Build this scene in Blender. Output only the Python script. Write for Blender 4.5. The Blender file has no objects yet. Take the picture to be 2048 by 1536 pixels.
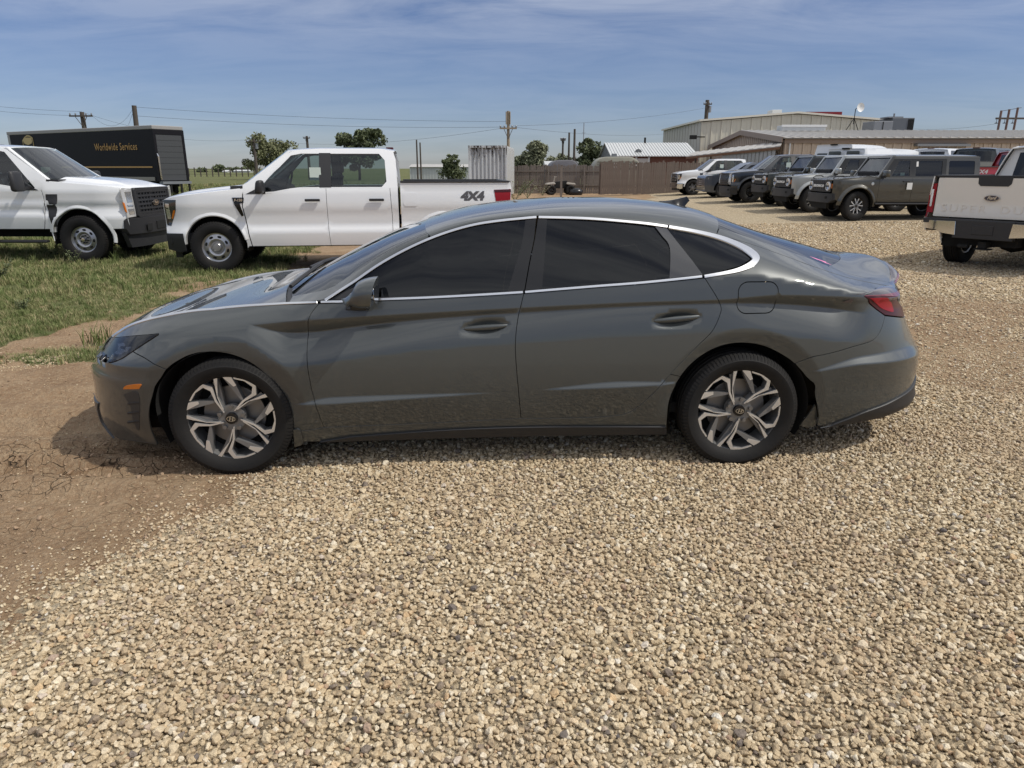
import bpy, bmesh, math, random
import numpy as np
from bisect import bisect_right
from mathutils import Vector, Matrix, Euler
from mathutils.geometry import delaunay_2d_cdt

# ---------------------------------------------------------------- camera, sky, sun, exposure
SC = bpy.context.scene
COL = SC.collection
FPX, CAMH, PITCH = 1420.0, 1.637, 0.295
cam_data = bpy.data.cameras.new("camera")
cam_data.sensor_width = 36.0
cam_data.lens = 36.0 * FPX / 2048.0
cam_data.clip_start, cam_data.clip_end = 0.05, 9000.0
cam = bpy.data.objects.new("camera", cam_data)
COL.objects.link(cam)
cam.location = (0, 0, CAMH)
cam.rotation_euler = (math.pi / 2 - PITCH, 0, 0)
SC.camera = cam

SUN_EL, SUN_AZ = math.radians(51), math.radians(-17)      # azimuth from +X towards +Y
sun_vec = Vector((math.cos(SUN_EL) * math.cos(SUN_AZ), math.cos(SUN_EL) * math.sin(SUN_AZ), math.sin(SUN_EL)))
world = bpy.data.worlds.new("World")
SC.world = world
world.use_nodes = True
wn = world.node_tree.nodes; wl = world.node_tree.links
wn.clear()
w_out = wn.new("ShaderNodeOutputWorld"); w_bg = wn.new("ShaderNodeBackground")
sky = wn.new("ShaderNodeTexSky"); sky.sky_type = 'NISHITA'; sky.sun_disc = False
sky.sun_elevation = SUN_EL
sky.sun_rotation = math.pi / 2 - SUN_AZ
sky.altitude = 900; sky.air_density = 1.0; sky.dust_density = 0.7; sky.ozone_density = 2.0
w_bg.inputs[1].default_value = 0.075
# thin streaky cloud over the whole dome
w_tc = wn.new("ShaderNodeTexCoord"); w_sep = wn.new("ShaderNodeSeparateXYZ")
w_add = wn.new("ShaderNodeMath"); w_add.operation = 'ADD'; w_add.inputs[1].default_value = 0.14
w_max = wn.new("ShaderNodeMath"); w_max.operation = 'MAXIMUM'; w_max.inputs[1].default_value = 0.02
w_dx = wn.new("ShaderNodeMath"); w_dx.operation = 'DIVIDE'; w_dy = wn.new("ShaderNodeMath"); w_dy.operation = 'DIVIDE'
w_cmb = wn.new("ShaderNodeCombineXYZ")
w_map = wn.new("ShaderNodeMapping"); w_map.inputs['Scale'].default_value = (0.75, 1.7, 1)
w_ns = wn.new("ShaderNodeTexNoise"); w_ns.inputs['Scale'].default_value = 1.7; w_ns.inputs['Detail'].default_value = 9
w_ns.inputs['Roughness'].default_value = 0.62; w_ns.inputs['Distortion'].default_value = 0.5
w_rmp = wn.new("ShaderNodeValToRGB")
w_rmp.color_ramp.elements[0].position = 0.27; w_rmp.color_ramp.elements[0].color = (0, 0, 0, 1)
w_rmp.color_ramp.elements[1].position = 0.60; w_rmp.color_ramp.elements[1].color = (0.9, 0.9, 0.9, 1)
w_mix = wn.new("ShaderNodeMix"); w_mix.data_type = 'RGBA'
w_mix.inputs[7].default_value = (13.5, 13.7, 14.0, 1)
wl.new(w_tc.outputs['Generated'], w_sep.inputs[0]); wl.new(w_sep.outputs[2], w_add.inputs[0]); wl.new(w_add.outputs[0], w_max.inputs[0])
wl.new(w_sep.outputs[0], w_dx.inputs[0]); wl.new(w_max.outputs[0], w_dx.inputs[1])
wl.new(w_sep.outputs[1], w_dy.inputs[0]); wl.new(w_max.outputs[0], w_dy.inputs[1])
wl.new(w_dx.outputs[0], w_cmb.inputs[0]); wl.new(w_dy.outputs[0], w_cmb.inputs[1])
wl.new(w_cmb.outputs[0], w_map.inputs[0]); wl.new(w_map.outputs[0], w_ns.inputs['Vector'])
w_hi = wn.new("ShaderNodeMapRange"); w_hi.interpolation_type = 'SMOOTHSTEP'; w_hi.inputs[1].default_value = 0.10; w_hi.inputs[2].default_value = 0.42; w_hi.inputs[3].default_value = 0.06; w_hi.inputs[4].default_value = 1.0
w_mul = wn.new("ShaderNodeMath"); w_mul.operation = 'MULTIPLY'
w_tint = wn.new("ShaderNodeMix"); w_tint.data_type = 'RGBA'; w_tint.blend_type = 'MULTIPLY'; w_tint.inputs[0].default_value = 1.0; w_tint.inputs[7].default_value = (0.79, 0.83, 1.05, 1)
wl.new(w_sep.outputs[2], w_hi.inputs[0]); wl.new(w_ns.outputs[0], w_rmp.inputs[0]); wl.new(w_rmp.outputs[0], w_mul.inputs[0]); wl.new(w_hi.outputs[0], w_mul.inputs[1]); wl.new(w_mul.outputs[0], w_mix.inputs[0])
wl.new(sky.outputs[0], w_tint.inputs[6]); wl.new(w_tint.outputs[2], w_mix.inputs[6]); wl.new(w_mix.outputs[2], w_bg.inputs[0]); wl.new(w_bg.outputs[0], w_out.inputs[0])

sun_data = bpy.data.lights.new("sun", 'SUN')
sun_data.energy = 3.0; sun_data.angle = math.radians(1.0); sun_data.color = (1.0, 0.95, 0.86)
sun = bpy.data.objects.new("sun", sun_data); COL.objects.link(sun)
sun.rotation_euler = sun_vec.to_track_quat('Z', 'Y').to_euler()

SC.view_settings.view_transform = 'Standard'
SC.view_settings.look = 'None'
SC.view_settings.exposure = 0.03
SC.view_settings.gamma = 1.0
SC.view_settings.use_curve_mapping = False
SC.render.engine = 'CYCLES'
SC.cycles.use_denoising = True
SC.cycles.max_bounces = 8
SC.cycles.transparent_max_bounces = 12
SC.cycles.caustics_reflective = False
SC.cycles.caustics_refractive = False
random.seed(7)
RNG = np.random.default_rng(11)
# ---------------------------------------------------------------- helpers: projection used to measure the place
_cp, _sp = math.cos(PITCH), math.sin(PITCH)
def ray(px, py):
    dx = (px - 1024) / FPX; dy = (768 - py) / FPX
    return (dx, _cp + dy * _sp, -_sp + dy * _cp)
def ground_at(px, py, z=0.0):
    r = ray(px, py); t = (z - CAMH) / r[2]
    return (r[0] * t, r[1] * t)
def depth_at(px, py, Y):
    r = ray(px, py); t = Y / r[1]
    return (r[0] * t, Y, CAMH + r[2] * t)
def project(P):
    x, y, z = P; z -= CAMH
    d = y * _cp - z * _sp; up = y * _sp + z * _cp
    return 1024 + FPX * x / d, 768 - FPX * up / d
class Frame:
    """a vehicle's frame: x runs from nose to tail, y across (near side of the photograph negative), z up"""
    def __init__(s, ox, oy, th, oz=0.0, sx=1):
        s.o = (ox, oy, oz); s.th = th; s.c, s.s = math.cos(th), math.sin(th)
    def world(s, p):
        return (s.o[0] + p[0] * s.c - p[1] * s.s, s.o[1] + p[0] * s.s + p[1] * s.c, s.o[2] + p[2])
    def at(s, px, py, y):
        r = ray(px, py)
        rl = (r[0] * s.c + r[1] * s.s, -r[0] * s.s + r[1] * s.c, r[2])
        a, b = -s.o[0], -s.o[1]
        o = (a * s.c + b * s.s, -a * s.s + b * s.c, CAMH - s.o[2])
        t = (y - o[1]) / rl[1]
        return (o[0] + t * rl[0], o[2] + t * rl[2])
    def proj(s, p):
        return project(s.world(p))

def curve(pts):
    """monotone cubic through (x, y) points, clamped outside"""
    pts = sorted(pts); X = [p[0] for p in pts]; Y = [p[1] for p in pts]; n = len(X)
    if n == 1: return lambda x: Y[0]
    h = [X[i + 1] - X[i] for i in range(n - 1)]; d = [(Y[i + 1] - Y[i]) / h[i] for i in range(n - 1)]
    m = [0.0] * n; m[0] = d[0]; m[-1] = d[-1]
    for i in range(1, n - 1):
        if d[i - 1] * d[i] > 0:
            w1 = 2 * h[i] + h[i - 1]; w2 = h[i] + 2 * h[i - 1]
            m[i] = (w1 + w2) / (w1 / d[i - 1] + w2 / d[i])
    def f(x):
        if x <= X[0]: return Y[0]
        if x >= X[-1]: return Y[-1]
        i = bisect_right(X, x) - 1; t = (x - X[i]) / h[i]
        a = 1 - t
        return Y[i] * (1 + 2 * t) * a * a + m[i] * h[i] * t * a * a + Y[i + 1] * t * t * (3 - 2 * t) - m[i + 1] * h[i] * t * t * a
    return f
def clamp(v, a=0.0, b=1.0): return a if v < a else b if v > b else v
def sstep(a, b, v):
    t = clamp((v - a) / (b - a)); return t * t * (3 - 2 * t)
def lerp(a, b, t): return a + (b - a) * t

# ---------------------------------------------------------------- helpers: materials
MATS = {}
def mat(name, color=(0.5, 0.5, 0.5), rough=0.6, metal=0.0, coat=0.0, spec=0.5, emit=None, bump=None, var=None, coat_rough=0.03, dust=0.0):
    """procedural principled material; bump=(scale, strength[, distance]); var=(scale, amount)"""
    if name in MATS: return MATS[name]
    m = bpy.data.materials.new(name); m.use_nodes = True
    nt = m.node_tree; b = nt.nodes['Principled BSDF']
    b.inputs['Base Color'].default_value = (*color, 1); b.inputs['Roughness'].default_value = rough
    b.inputs['Metallic'].default_value = metal; b.inputs['Coat Weight'].default_value = coat
    b.inputs['Coat Roughness'].default_value = coat_rough
    b.inputs['Specular IOR Level'].default_value = spec
    tc = nt.nodes.new("ShaderNodeTexCoord")
    last = None
    if var:
        n = nt.nodes.new("ShaderNodeTexNoise"); n.inputs['Scale'].default_value = var[0]; n.inputs['Detail'].default_value = 6
        n.inputs['Roughness'].default_value = 0.6
        nt.links.new(tc.outputs['Object'], n.inputs['Vector'])
        mx = nt.nodes.new("ShaderNodeMix"); mx.data_type = 'RGBA'
        k = var[1]
        mx.inputs[6].default_value = (*[c * (1 - k) for c in color], 1); mx.inputs[7].default_value = (*[min(1, c * (1 + k)) for c in color], 1)
        nt.links.new(n.outputs[0], mx.inputs[0]); nt.links.new(mx.outputs[2], b.inputs['Base Color']); last = mx
    if dust:
        n = nt.nodes.new("ShaderNodeTexNoise"); n.inputs['Scale'].default_value = 2.3; n.inputs['Detail'].default_value = 8
        n.inputs['Roughness'].default_value = 0.7
        nt.links.new(tc.outputs['Object'], n.inputs['Vector'])
        mr = nt.nodes.new("ShaderNodeMapRange"); mr.inputs[1].default_value = 0.35; mr.inputs[2].default_value = 0.75
        mr.inputs[3].default_value = 0; mr.inputs[4].default_value = dust
        nt.links.new(n.outputs[0], mr.inputs[0])
        mx = nt.nodes.new("ShaderNodeMix"); mx.data_type = 'RGBA'; mx.inputs[6].default_value = (*color, 1); mx.inputs[7].default_value = (0.42, 0.33, 0.22, 1)
        if last: nt.links.new(last.outputs[2], mx.inputs[6])
        nt.links.new(mr.outputs[0], mx.inputs[0]); nt.links.new(mx.outputs[2], b.inputs['Base Color'])
    if bump:
        n = nt.nodes.new("ShaderNodeTexNoise"); n.inputs['Scale'].default_value = bump[0]; n.inputs['Detail'].default_value = 5
        nt.links.new(tc.outputs['Object'], n.inputs['Vector'])
        bp = nt.nodes.new("ShaderNodeBump"); bp.inputs['Strength'].default_value = bump[1]
        bp.inputs['Distance'].default_value = bump[2] if len(bump) > 2 else 0.01
        nt.links.new(n.outputs[0], bp.inputs['Height']); nt.links.new(bp.outputs[0], b.inputs['Normal'])
    if emit:
        b.inputs['Emission Color'].default_value = (*emit[0], 1); b.inputs['Emission Strength'].default_value = emit[1]
    MATS[name] = m; return m
def glass(name, tint=(0.6, 0.68, 0.66), gloss=1.0, rough=0.0, ior=1.5):
    if name in MATS: return MATS[name]
    m = bpy.data.materials.new(name); m.use_nodes = True; nt = m.node_tree; nt.nodes.clear()
    o = nt.nodes.new("ShaderNodeOutputMaterial"); mix = nt.nodes.new("ShaderNodeMixShader")
    tr = nt.nodes.new("ShaderNodeBsdfTransparent"); tr.inputs[0].default_value = (*tint, 1)
    gl = nt.nodes.new("ShaderNodeBsdfGlossy"); gl.inputs['Roughness'].default_value = rough; gl.inputs[0].default_value = (0.95, 0.97, 1, 1)
    fr = nt.nodes.new("ShaderNodeFresnel"); fr.inputs[0].default_value = ior
    mu = nt.nodes.new("ShaderNodeMath"); mu.operation = 'MULTIPLY'; mu.use_clamp = True; mu.inputs[1].default_value = gloss
    nt.links.new(fr.outputs[0], mu.inputs[0]); nt.links.new(mu.outputs[0], mix.inputs[0])
    nt.links.new(tr.outputs[0], mix.inputs[1]); nt.links.new(gl.outputs[0], mix.inputs[2]); nt.links.new(mix.outputs[0], o.inputs[0])
    MATS[name] = m; return m

# ---------------------------------------------------------------- helpers: objects and meshes
def props(o, label=None, cat=None, group=None, kind=None):
    if label: o['label'] = label
    if cat: o['category'] = cat
    if group: o['group'] = group
    if kind: o['kind'] = kind
    return o
def thing(name, label, cat, loc=(0, 0, 0), rz=0.0, group=None):
    o = bpy.data.objects.new(name, None); COL.objects.link(o); o.empty_display_size = 0.2
    o.location = loc; o.rotation_euler = (0, 0, rz)
    return props(o, label, cat, group)
def sub(name, parent, loc=(0, 0, 0), rot=(0, 0, 0)):
    o = bpy.data.objects.new(name, None); COL.objects.link(o); o.parent = parent; o.location = loc; o.rotation_euler = rot
    o.empty_display_size = 0.1
    return o
def place(name, me, parent=None, loc=(0, 0, 0), rot=(0, 0, 0), scale=(1, 1, 1)):
    o = bpy.data.objects.new(name, me); COL.objects.link(o); o.parent = parent
    o.location = loc; o.rotation_euler = rot; o.scale = scale
    return o
class MB:
    """collects shapes into one mesh"""
    def __init__(s): s.v = []; s.f = []; s.mi = []; s.cur = 0
    def add(s, vs, fs):
        n = len(s.v); s.v += [tuple(p) for p in vs]; s.f += [tuple(i + n for i in f) for f in fs]; s.mi += [s.cur] * len(fs)
        return s
    def box(s, x0, x1, y0, y1, z0, z1):
        return s.add([(x0, y0, z0), (x1, y0, z0), (x1, y1, z0), (x0, y1, z0), (x0, y0, z1), (x1, y0, z1), (x1, y1, z1), (x0, y1, z1)],
                     [(0, 3, 2, 1), (4, 5, 6, 7), (0, 1, 5, 4), (1, 2, 6, 5), (2, 3, 7, 6), (3, 0, 4, 7)])
    def hexa(s, p):        # 8 corners: bottom 4 ccw, top 4 ccw
        return s.add(p, [(0, 3, 2, 1), (4, 5, 6, 7), (0, 1, 5, 4), (1, 2, 6, 5), (2, 3, 7, 6), (3, 0, 4, 7)])
    def prism(s, poly, axis, a, b):
        """extrude a 2-D polygon along an axis ('x','y','z') from a to b"""
        def P(q, h):
            return (h, q[0], q[1]) if axis == 'x' else (q[0], h, q[1]) if axis == 'y' else (q[0], q[1], h)
        n = len(poly)
        return s.add([P(q, a) for q in poly] + [P(q, b) for q in poly],
                     [tuple(range(n - 1, -1, -1)), tuple(range(n, 2 * n))] + [(i, (i + 1) % n, n + (i + 1) % n, n + i) for i in range(n)])
    def tube(s, pts, r, seg=8, caps=True):
        pts = [Vector(p) for p in pts]; n = len(pts); vs = []; fs = []
        rr = r if isinstance(r, (list, tuple)) else [r] * n
        up = None
        for i, p in enumerate(pts):
            t = (pts[min(i + 1, n - 1)] - pts[max(i - 1, 0)]).normalized()
            if up is None: up = Vector((0, 0, 1)) if abs(t.z) < .9 else Vector((1, 0, 0))
            a = t.cross(up).normalized(); b = a.cross(t).normalized(); up = b
            for k in range(seg):
                w = 2 * math.pi * k / seg; vs.append(p + (a * math.cos(w) + b * math.sin(w)) * rr[i])
        for i in range(n - 1):
            for k in range(seg):
                fs.append((i * seg + k, i * seg + (k + 1) % seg, (i + 1) * seg + (k + 1) % seg, (i + 1) * seg + k))
        if caps: fs += [tuple(range(seg - 1, -1, -1)), tuple((n - 1) * seg + k for k in range(seg))]
        return s.add(vs, fs)
    def lathe(s, prof, axis='y', seg=48, c=(0, 0, 0), close=False):
        """prof: (radius, height) pairs; turned about an axis"""
        vs = []; fs = []; n = len(prof)
        for k in range(seg):
            w = 2 * math.pi * k / seg; cw, sw = math.cos(w), math.sin(w)
            for r, h in prof:
                p = (r * cw, h, r * sw) if axis == 'y' else (r * cw, r * sw, h) if axis == 'z' else (h, r * cw, r * sw)
                vs.append((p[0] + c[0], p[1] + c[1], p[2] + c[2]))
        m = n if close else n - 1
        for k in range(seg):
            for i in range(m):
                a = k * n + i; b = k * n + (i + 1) % n; c2 = ((k + 1) % seg) * n + (i + 1) % n; d = ((k + 1) % seg) * n + i
                fs.append((a, b, c2, d) if axis == 'y' else (a, d, c2, b))
        return s.add(vs, fs)
    def loft(s, rings, closed=True, caps=True):
        n = len(rings[0]); vs = [p for r in rings for p in r]; fs = []
        m = n if closed else n - 1
        for i in range(len(rings) - 1):
            for k in range(m): fs.append((i * n + k, i * n + (k + 1) % n, (i + 1) * n + (k + 1) % n, (i + 1) * n + k))
        if caps and closed: fs += [tuple(range(n - 1, -1, -1)), tuple((len(rings) - 1) * n + k for k in range(n))]
        return s.add(vs, fs)
    def mesh(s, name, mats, smooth=None, bevel=0.0, bseg=2, weld=True):
        me = bpy.data.meshes.new(name)
        bm = bmesh.new()
        bv = [bm.verts.new(p) for p in s.v]
        for f, mi in zip(s.f, s.mi):
            try:
                fc = bm.faces.new([bv[i] for i in f]); fc.material_index = mi
            except ValueError: pass
        if weld: bmesh.ops.remove_doubles(bm, verts=bm.verts, dist=1e-5)
        bmesh.ops.recalc_face_normals(bm, faces=bm.faces)
        if bevel:
            es = [e for e in bm.edges if len(e.link_faces) == 2 and e.calc_face_angle(0) > 0.5]
            bmesh.ops.bevel(bm, geom=es, offset=bevel, segments=bseg, affect='EDGES', profile=0.5, clamp_overlap=True)
        bm.to_mesh(me); bm.free()
        for m in (mats if isinstance(mats, (list, tuple)) else [mats]): me.materials.append(m)
        if smooth is not None:
            me.polygons.foreach_set('use_smooth', [True] * len(me.polygons))
            me.set_sharp_from_angle(angle=math.radians(smooth))
        return me
    def obj(s, name, mats, parent=None, smooth=None, bevel=0.0, bseg=2, loc=(0, 0, 0), rot=(0, 0, 0), weld=True):
        return place(name, s.mesh(name, mats, smooth, bevel, bseg, weld), parent, loc, rot)
def quick(name, mats, parent=None, **k):
    b = MB(); b.obj_args = (name, mats, parent, k); return b
def mirror_y(o, name=None):
    """a mirrored twin (own mesh) of a part that lies on one side"""
    me = o.data.copy(); n = len(me.vertices)
    co = np.empty(n * 3, dtype=np.float32); me.vertices.foreach_get('co', co); co = co.reshape(-1, 3); co[:, 1] *= -1
    me.vertices.foreach_set('co', co.ravel()); me.flip_normals()
    q = bpy.data.objects.new(name or o.name.split('.')[0], me); COL.objects.link(q); q.parent = o.parent
    l = o.location; q.location = (l[0], -l[1], l[2]); q.rotation_euler = o.rotation_euler
    return q
def copy_tree(o, parent=None):
    c = o.copy(); COL.objects.link(c); c.parent = parent
    for ch in o.children: copy_tree(ch, c)
    return c
def swap_mat(root, old, new):
    for ch in root.children_recursive:
        if ch.type in ('MESH', 'FONT', 'CURVE'):
            for sl in ch.material_slots:
                if sl.material == old: sl.link = 'OBJECT'; sl.material = new
def text_mesh(name, body, size, mt, parent=None, loc=(0, 0, 0), rot=(0, 0, 0), extrude=0.004, shear=0.0, bold=0.0, space=1.0, xscale=1.0, align='CENTER'):
    cu = bpy.data.curves.new(name, 'FONT'); cu.body = body; cu.size = size; cu.extrude = extrude; cu.shear = shear
    cu.offset = bold; cu.space_character = space; cu.align_x = align; cu.align_y = 'CENTER'; cu.resolution_u = 3
    cu.materials.append(mt)
    o = bpy.data.objects.new(name, cu); COL.objects.link(o); dg = bpy.context.evaluated_depsgraph_get()
    me = bpy.data.meshes.new_from_object(o.evaluated_get(dg)); bpy.data.objects.remove(o)
    if not me.materials: me.materials.append(mt)
    return place(name, me, parent, loc, rot, (xscale, 1, 1))

def smooth_line(pts, n=6):
    """Catmull-Rom through 2-D points"""
    if len(pts) < 3: return list(pts)
    out = []; P = [pts[0]] + list(pts) + [pts[-1]]
    for i in range(1, len(P) - 2):
        p0, p1, p2, p3 = P[i - 1], P[i], P[i + 1], P[i + 2]
        for k in range(n):
            t = k / n
            out.append(tuple(0.5 * (2 * p1[j] + (p2[j] - p0[j]) * t + (2 * p0[j] - 5 * p1[j] + 4 * p2[j] - p3[j]) * t * t + (3 * p1[j] - p0[j] - 3 * p2[j] + p3[j]) * t ** 3) for j in (0, 1)))
    out.append(tuple(pts[-1])); return out
def poly_area(p): return 0.5 * sum(p[i - 1][0] * p[i][1] - p[i][0] * p[i - 1][1] for i in range(len(p)))
def dedupe(p, eps=1e-4):
    out = []
    for q in p:
        if not out or abs(q[0] - out[-1][0]) + abs(q[1] - out[-1][1]) > eps: out.append(tuple(q))
    while len(out) > 1 and abs(out[0][0] - out[-1][0]) + abs(out[0][1] - out[-1][1]) <= eps: out.pop()
    return out
def inset(p, d):
    """move a polygon's edges inwards by d"""
    if d == 0: return p
    s = 1 if poly_area(p) > 0 else -1; n = len(p); out = []
    for i in range(n):
        a, b, c = p[i - 1], p[i], p[(i + 1) % n]
        e1 = (b[0] - a[0], b[1] - a[1]); e2 = (c[0] - b[0], c[1] - b[1])
        l1 = math.hypot(*e1) or 1e-9; l2 = math.hypot(*e2) or 1e-9
        n1 = (-e1[1] / l1 * s, e1[0] / l1 * s); n2 = (-e2[1] / l2 * s, e2[0] / l2 * s)
        k = max(0.35, 1 + n1[0] * n2[0] + n1[1] * n2[1])
        out.append((b[0] + (n1[0] + n2[0]) * d / k, b[1] + (n1[1] + n2[1]) * d / k))
    return out
def in_poly(p, P):
    """vectorised point in polygon; P is (n,2)"""
    x, y = P[:, 0], P[:, 1]; r = np.zeros(len(P), bool); n = len(p)
    for i in range(n):
        x0, y0 = p[i - 1]; x1, y1 = p[i]
        if y0 == y1: continue
        c = ((y0 > y) != (y1 > y)) & (x < (x1 - x0) * (y - y0) / (y1 - y0) + x0); r ^= c
    return r
def seg_dist(p, P):
    d = np.full(len(P), 1e9); n = len(p)
    for i in range(n):
        a = np.array(p[i - 1]); b = np.array(p[i]); e = b - a; l = (e @ e) or 1e-12
        t = np.clip(((P - a) @ e) / l, 0, 1); d = np.minimum(d, np.hypot(*(P - a - t[:, None] * e).T))
    return d
def sheet(name, poly, lift, normal, mt, parent=None, step=0.03, gap=0.0, thick=0.012, creases=(), holes=(), off=0.0, dense=None):
    """a panel: 2-D outline triangulated over a curved surface lift(a, b, off) -> xyz; thin returns at its edge"""
    p = dedupe(poly)
    if poly_area(p) < 0: p = p[::-1]
    p = inset(p, gap)
    # resample long edges
    q = []
    for i in range(len(p)):
        a, b = p[i], p[(i + 1) % len(p)]; l = math.hypot(b[0] - a[0], b[1] - a[1]); k = max(1, int(l / step))
        q += [(lerp(a[0], b[0], j / k), lerp(a[1], b[1], j / k)) for j in range(k)]
    p = q
    xs = [v[0] for v in p]; ys = [v[1] for v in p]
    gx = np.arange(min(xs), max(xs) + step, step); gy = np.arange(min(ys), max(ys) + step, step)
    G = np.array([(x + (step / 2 if j % 2 else 0), y) for j, y in enumerate(gy) for x in gx])
    ok = in_poly(p, G); G = G[ok]
    if len(G): G = G[seg_dist(p, G) > step * 0.45]
    vs = [tuple(v) for v in p]; n0 = len(vs)
    edges = [(i, (i + 1) % n0) for i in range(n0)]
    hs = []
    for h in holes:
        h = dedupe(h); k = len(vs); vs += [tuple(v) for v in h]; edges += [(k + i, k + (i + 1) % len(h)) for i in range(len(h))]; hs.append(h)
        if len(G): G = G[~in_poly(h, G)]
        if len(G): G = G[seg_dist(h, G) > step * 0.4]
    for c in creases:
        c = np.array(c, float)
        # keep the runs of the crease that lie inside
        m = in_poly(p, c) & (seg_dist(p, c) > step * 0.2)
        for h in hs: m &= ~in_poly(h, c)
        prev = None
        for i, f in enumerate(m):
            if f:
                vs.append((float(c[i][0]), float(c[i][1])))
                if prev is not None: edges.append((prev, len(vs) - 1))
                prev = len(vs) - 1
            else: prev = None
        if len(G):
            d = np.full(len(G), 1e9)
            for i in range(len(c) - 1):
                e = c[i + 1] - c[i]; l = (e @ e) or 1e-12; t = np.clip(((G - c[i]) @ e) / l, 0, 1)
                d = np.minimum(d, np.hypot(*(G - c[i] - t[:, None] * e).T))
            G = G[d > step * 0.3]
    vs += [tuple(map(float, g)) for g in G]
    ov, oe, of, *_ = delaunay_2d_cdt([Vector(v) for v in vs], edges, [], 0, 1e-6)
    ov = np.array([(v[0], v[1]) for v in ov]); tri = np.array([f for f in of if len(f) == 3])
    cen = ov[tri].mean(1); keep = in_poly(p, cen)
    for h in hs: keep &= ~in_poly(h, cen)
    tri = tri[keep]
    used = np.unique(tri); remap = -np.ones(len(ov), int); remap[used] = range(len(used)); ov = ov[used]; tri = remap[tri]
    co = [lift(a, b, off) for a, b in ov]; no = [normal(a, b) for a, b in ov]
    # orient the triangles with the normals
    faces = []
    for t in tri:
        a, b, c = (Vector(co[i]) for i in t); nn = (b - a).cross(c - a)
        faces.append(tuple(t) if nn.dot(Vector(no[t[0]])) >= 0 else (t[0], t[2], t[1]))
    # border returns
    if thick:
        cnt = {}
        for f in faces:
            for i in range(3): cnt[(f[i], f[(i + 1) % 3])] = 1
        be = [e for e in cnt if (e[1], e[0]) not in cnt]
        for a, b in be:
            k = len(co); ca, cb = Vector(co[a]), Vector(co[b]); na, nb = Vector(no[a]), Vector(no[b])
            side = (cb - ca).cross(na); side = side.normalized() if side.length > 1e-9 else na
            co += [tuple(ca), tuple(cb), tuple(cb - nb * thick), tuple(ca - na * thick)]; no += [tuple((side + na).normalized()), tuple((side + nb).normalized()), tuple(side), tuple(side)]
            faces.append((k, k + 3, k + 2, k + 1))
    me = bpy.data.meshes.new(name); me.from_pydata(co, [], faces)
    me.polygons.foreach_set('use_smooth', [True] * len(me.polygons))
    me.normals_split_custom_set_from_vertices([Vector(v).normalized() for v in no])
    me.materials.append(mt); me.update()
    o = place(name, me, parent); return o
def mirror_sheet(o, name=None):
    me0 = o.data; n = len(me0.vertices)
    co = np.empty(n * 3, dtype=np.float32); me0.vertices.foreach_get('co', co); co = co.reshape(-1, 3); co[:, 1] *= -1
    nl = len(me0.loops); cn = np.array([l.normal[:] for l in me0.loops]); li = np.empty(nl, int); me0.loops.foreach_get('vertex_index', li)
    vn = np.zeros((n, 3)); vn[li] = cn; vn[:, 1] *= -1
    me = bpy.data.meshes.new(me0.name); me.from_pydata(co.tolist(), [], [tuple(p.vertices)[::-1] for p in me0.polygons])
    me.polygons.foreach_set('use_smooth', [True] * len(me.polygons))
    me.normals_split_custom_set_from_vertices([tuple(v) for v in vn])
    for m in me0.materials: me.materials.append(m)
    q = place(name or o.name.split('.')[0], me, o.parent); return q
def num_normal(lift, ea=0.004, eb=0.004, flip=1):
    def f(a, b):
        p1 = Vector(lift(a + ea, b, 0)); p0 = Vector(lift(a - ea, b, 0)); q1 = Vector(lift(a, b + eb, 0)); q0 = Vector(lift(a, b - eb, 0))
        n = (p1 - p0).cross(q1 - q0) * flip
        return n.normalized() if n.length > 1e-12 else Vector((0, -1, 0))
    return f
# ---------------------------------------------------------------- ground: one sheet, gravel / bare dirt / grass told apart by what lies where
def vnoise(x, y, seed=0):
    xi = np.floor(x).astype(np.int64); yi = np.floor(y).astype(np.int64); xf = x - xi; yf = y - yi
    def h(a, b):
        n = (a * 374761393 + b * 668265263 + seed * 974711) & 0x7fffffff; n = ((n ^ (n >> 13)) * 1274126177) & 0x7fffffff
        return ((n ^ (n >> 16)) & 0xffff) / 65535.0
    u = xf * xf * (3 - 2 * xf); v = yf * yf * (3 - 2 * yf)
    return (h(xi, yi) * (1 - u) + h(xi + 1, yi) * u) * (1 - v) + (h(xi, yi + 1) * (1 - u) + h(xi + 1, yi + 1) * u) * v
def fbm(x, y, seed=0, oct=4):
    s = 0; a = .5
    for o in range(oct): s = s + a * vnoise(x * 2 ** o, y * 2 ** o, seed + o); a *= .5
    return s / (1 - .5 ** oct)
def ss(a, b, v): t = np.clip((v - a) / (b - a), 0, 1); return t * t * (3 - 2 * t)
def rise(x, y):                                            # the lot climbs a little towards the back right
    return .26 * ss(16, 30, y) * ss(5, 13, x)
_gb = np.array([(-2.9, .8), (-2.5, 1.5), (-1.95, 2.17), (-1.9, 2.7), (-1.72, 3.11), (-1.5, 3.58), (-1.1, 4.4), (-1.3, 5.5), (-1.4, 7.0), (-1.3, 9.0), (-1.0, 12), (.2, 18), (4, 30), (8.5, 44), (10, 60)])
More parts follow.
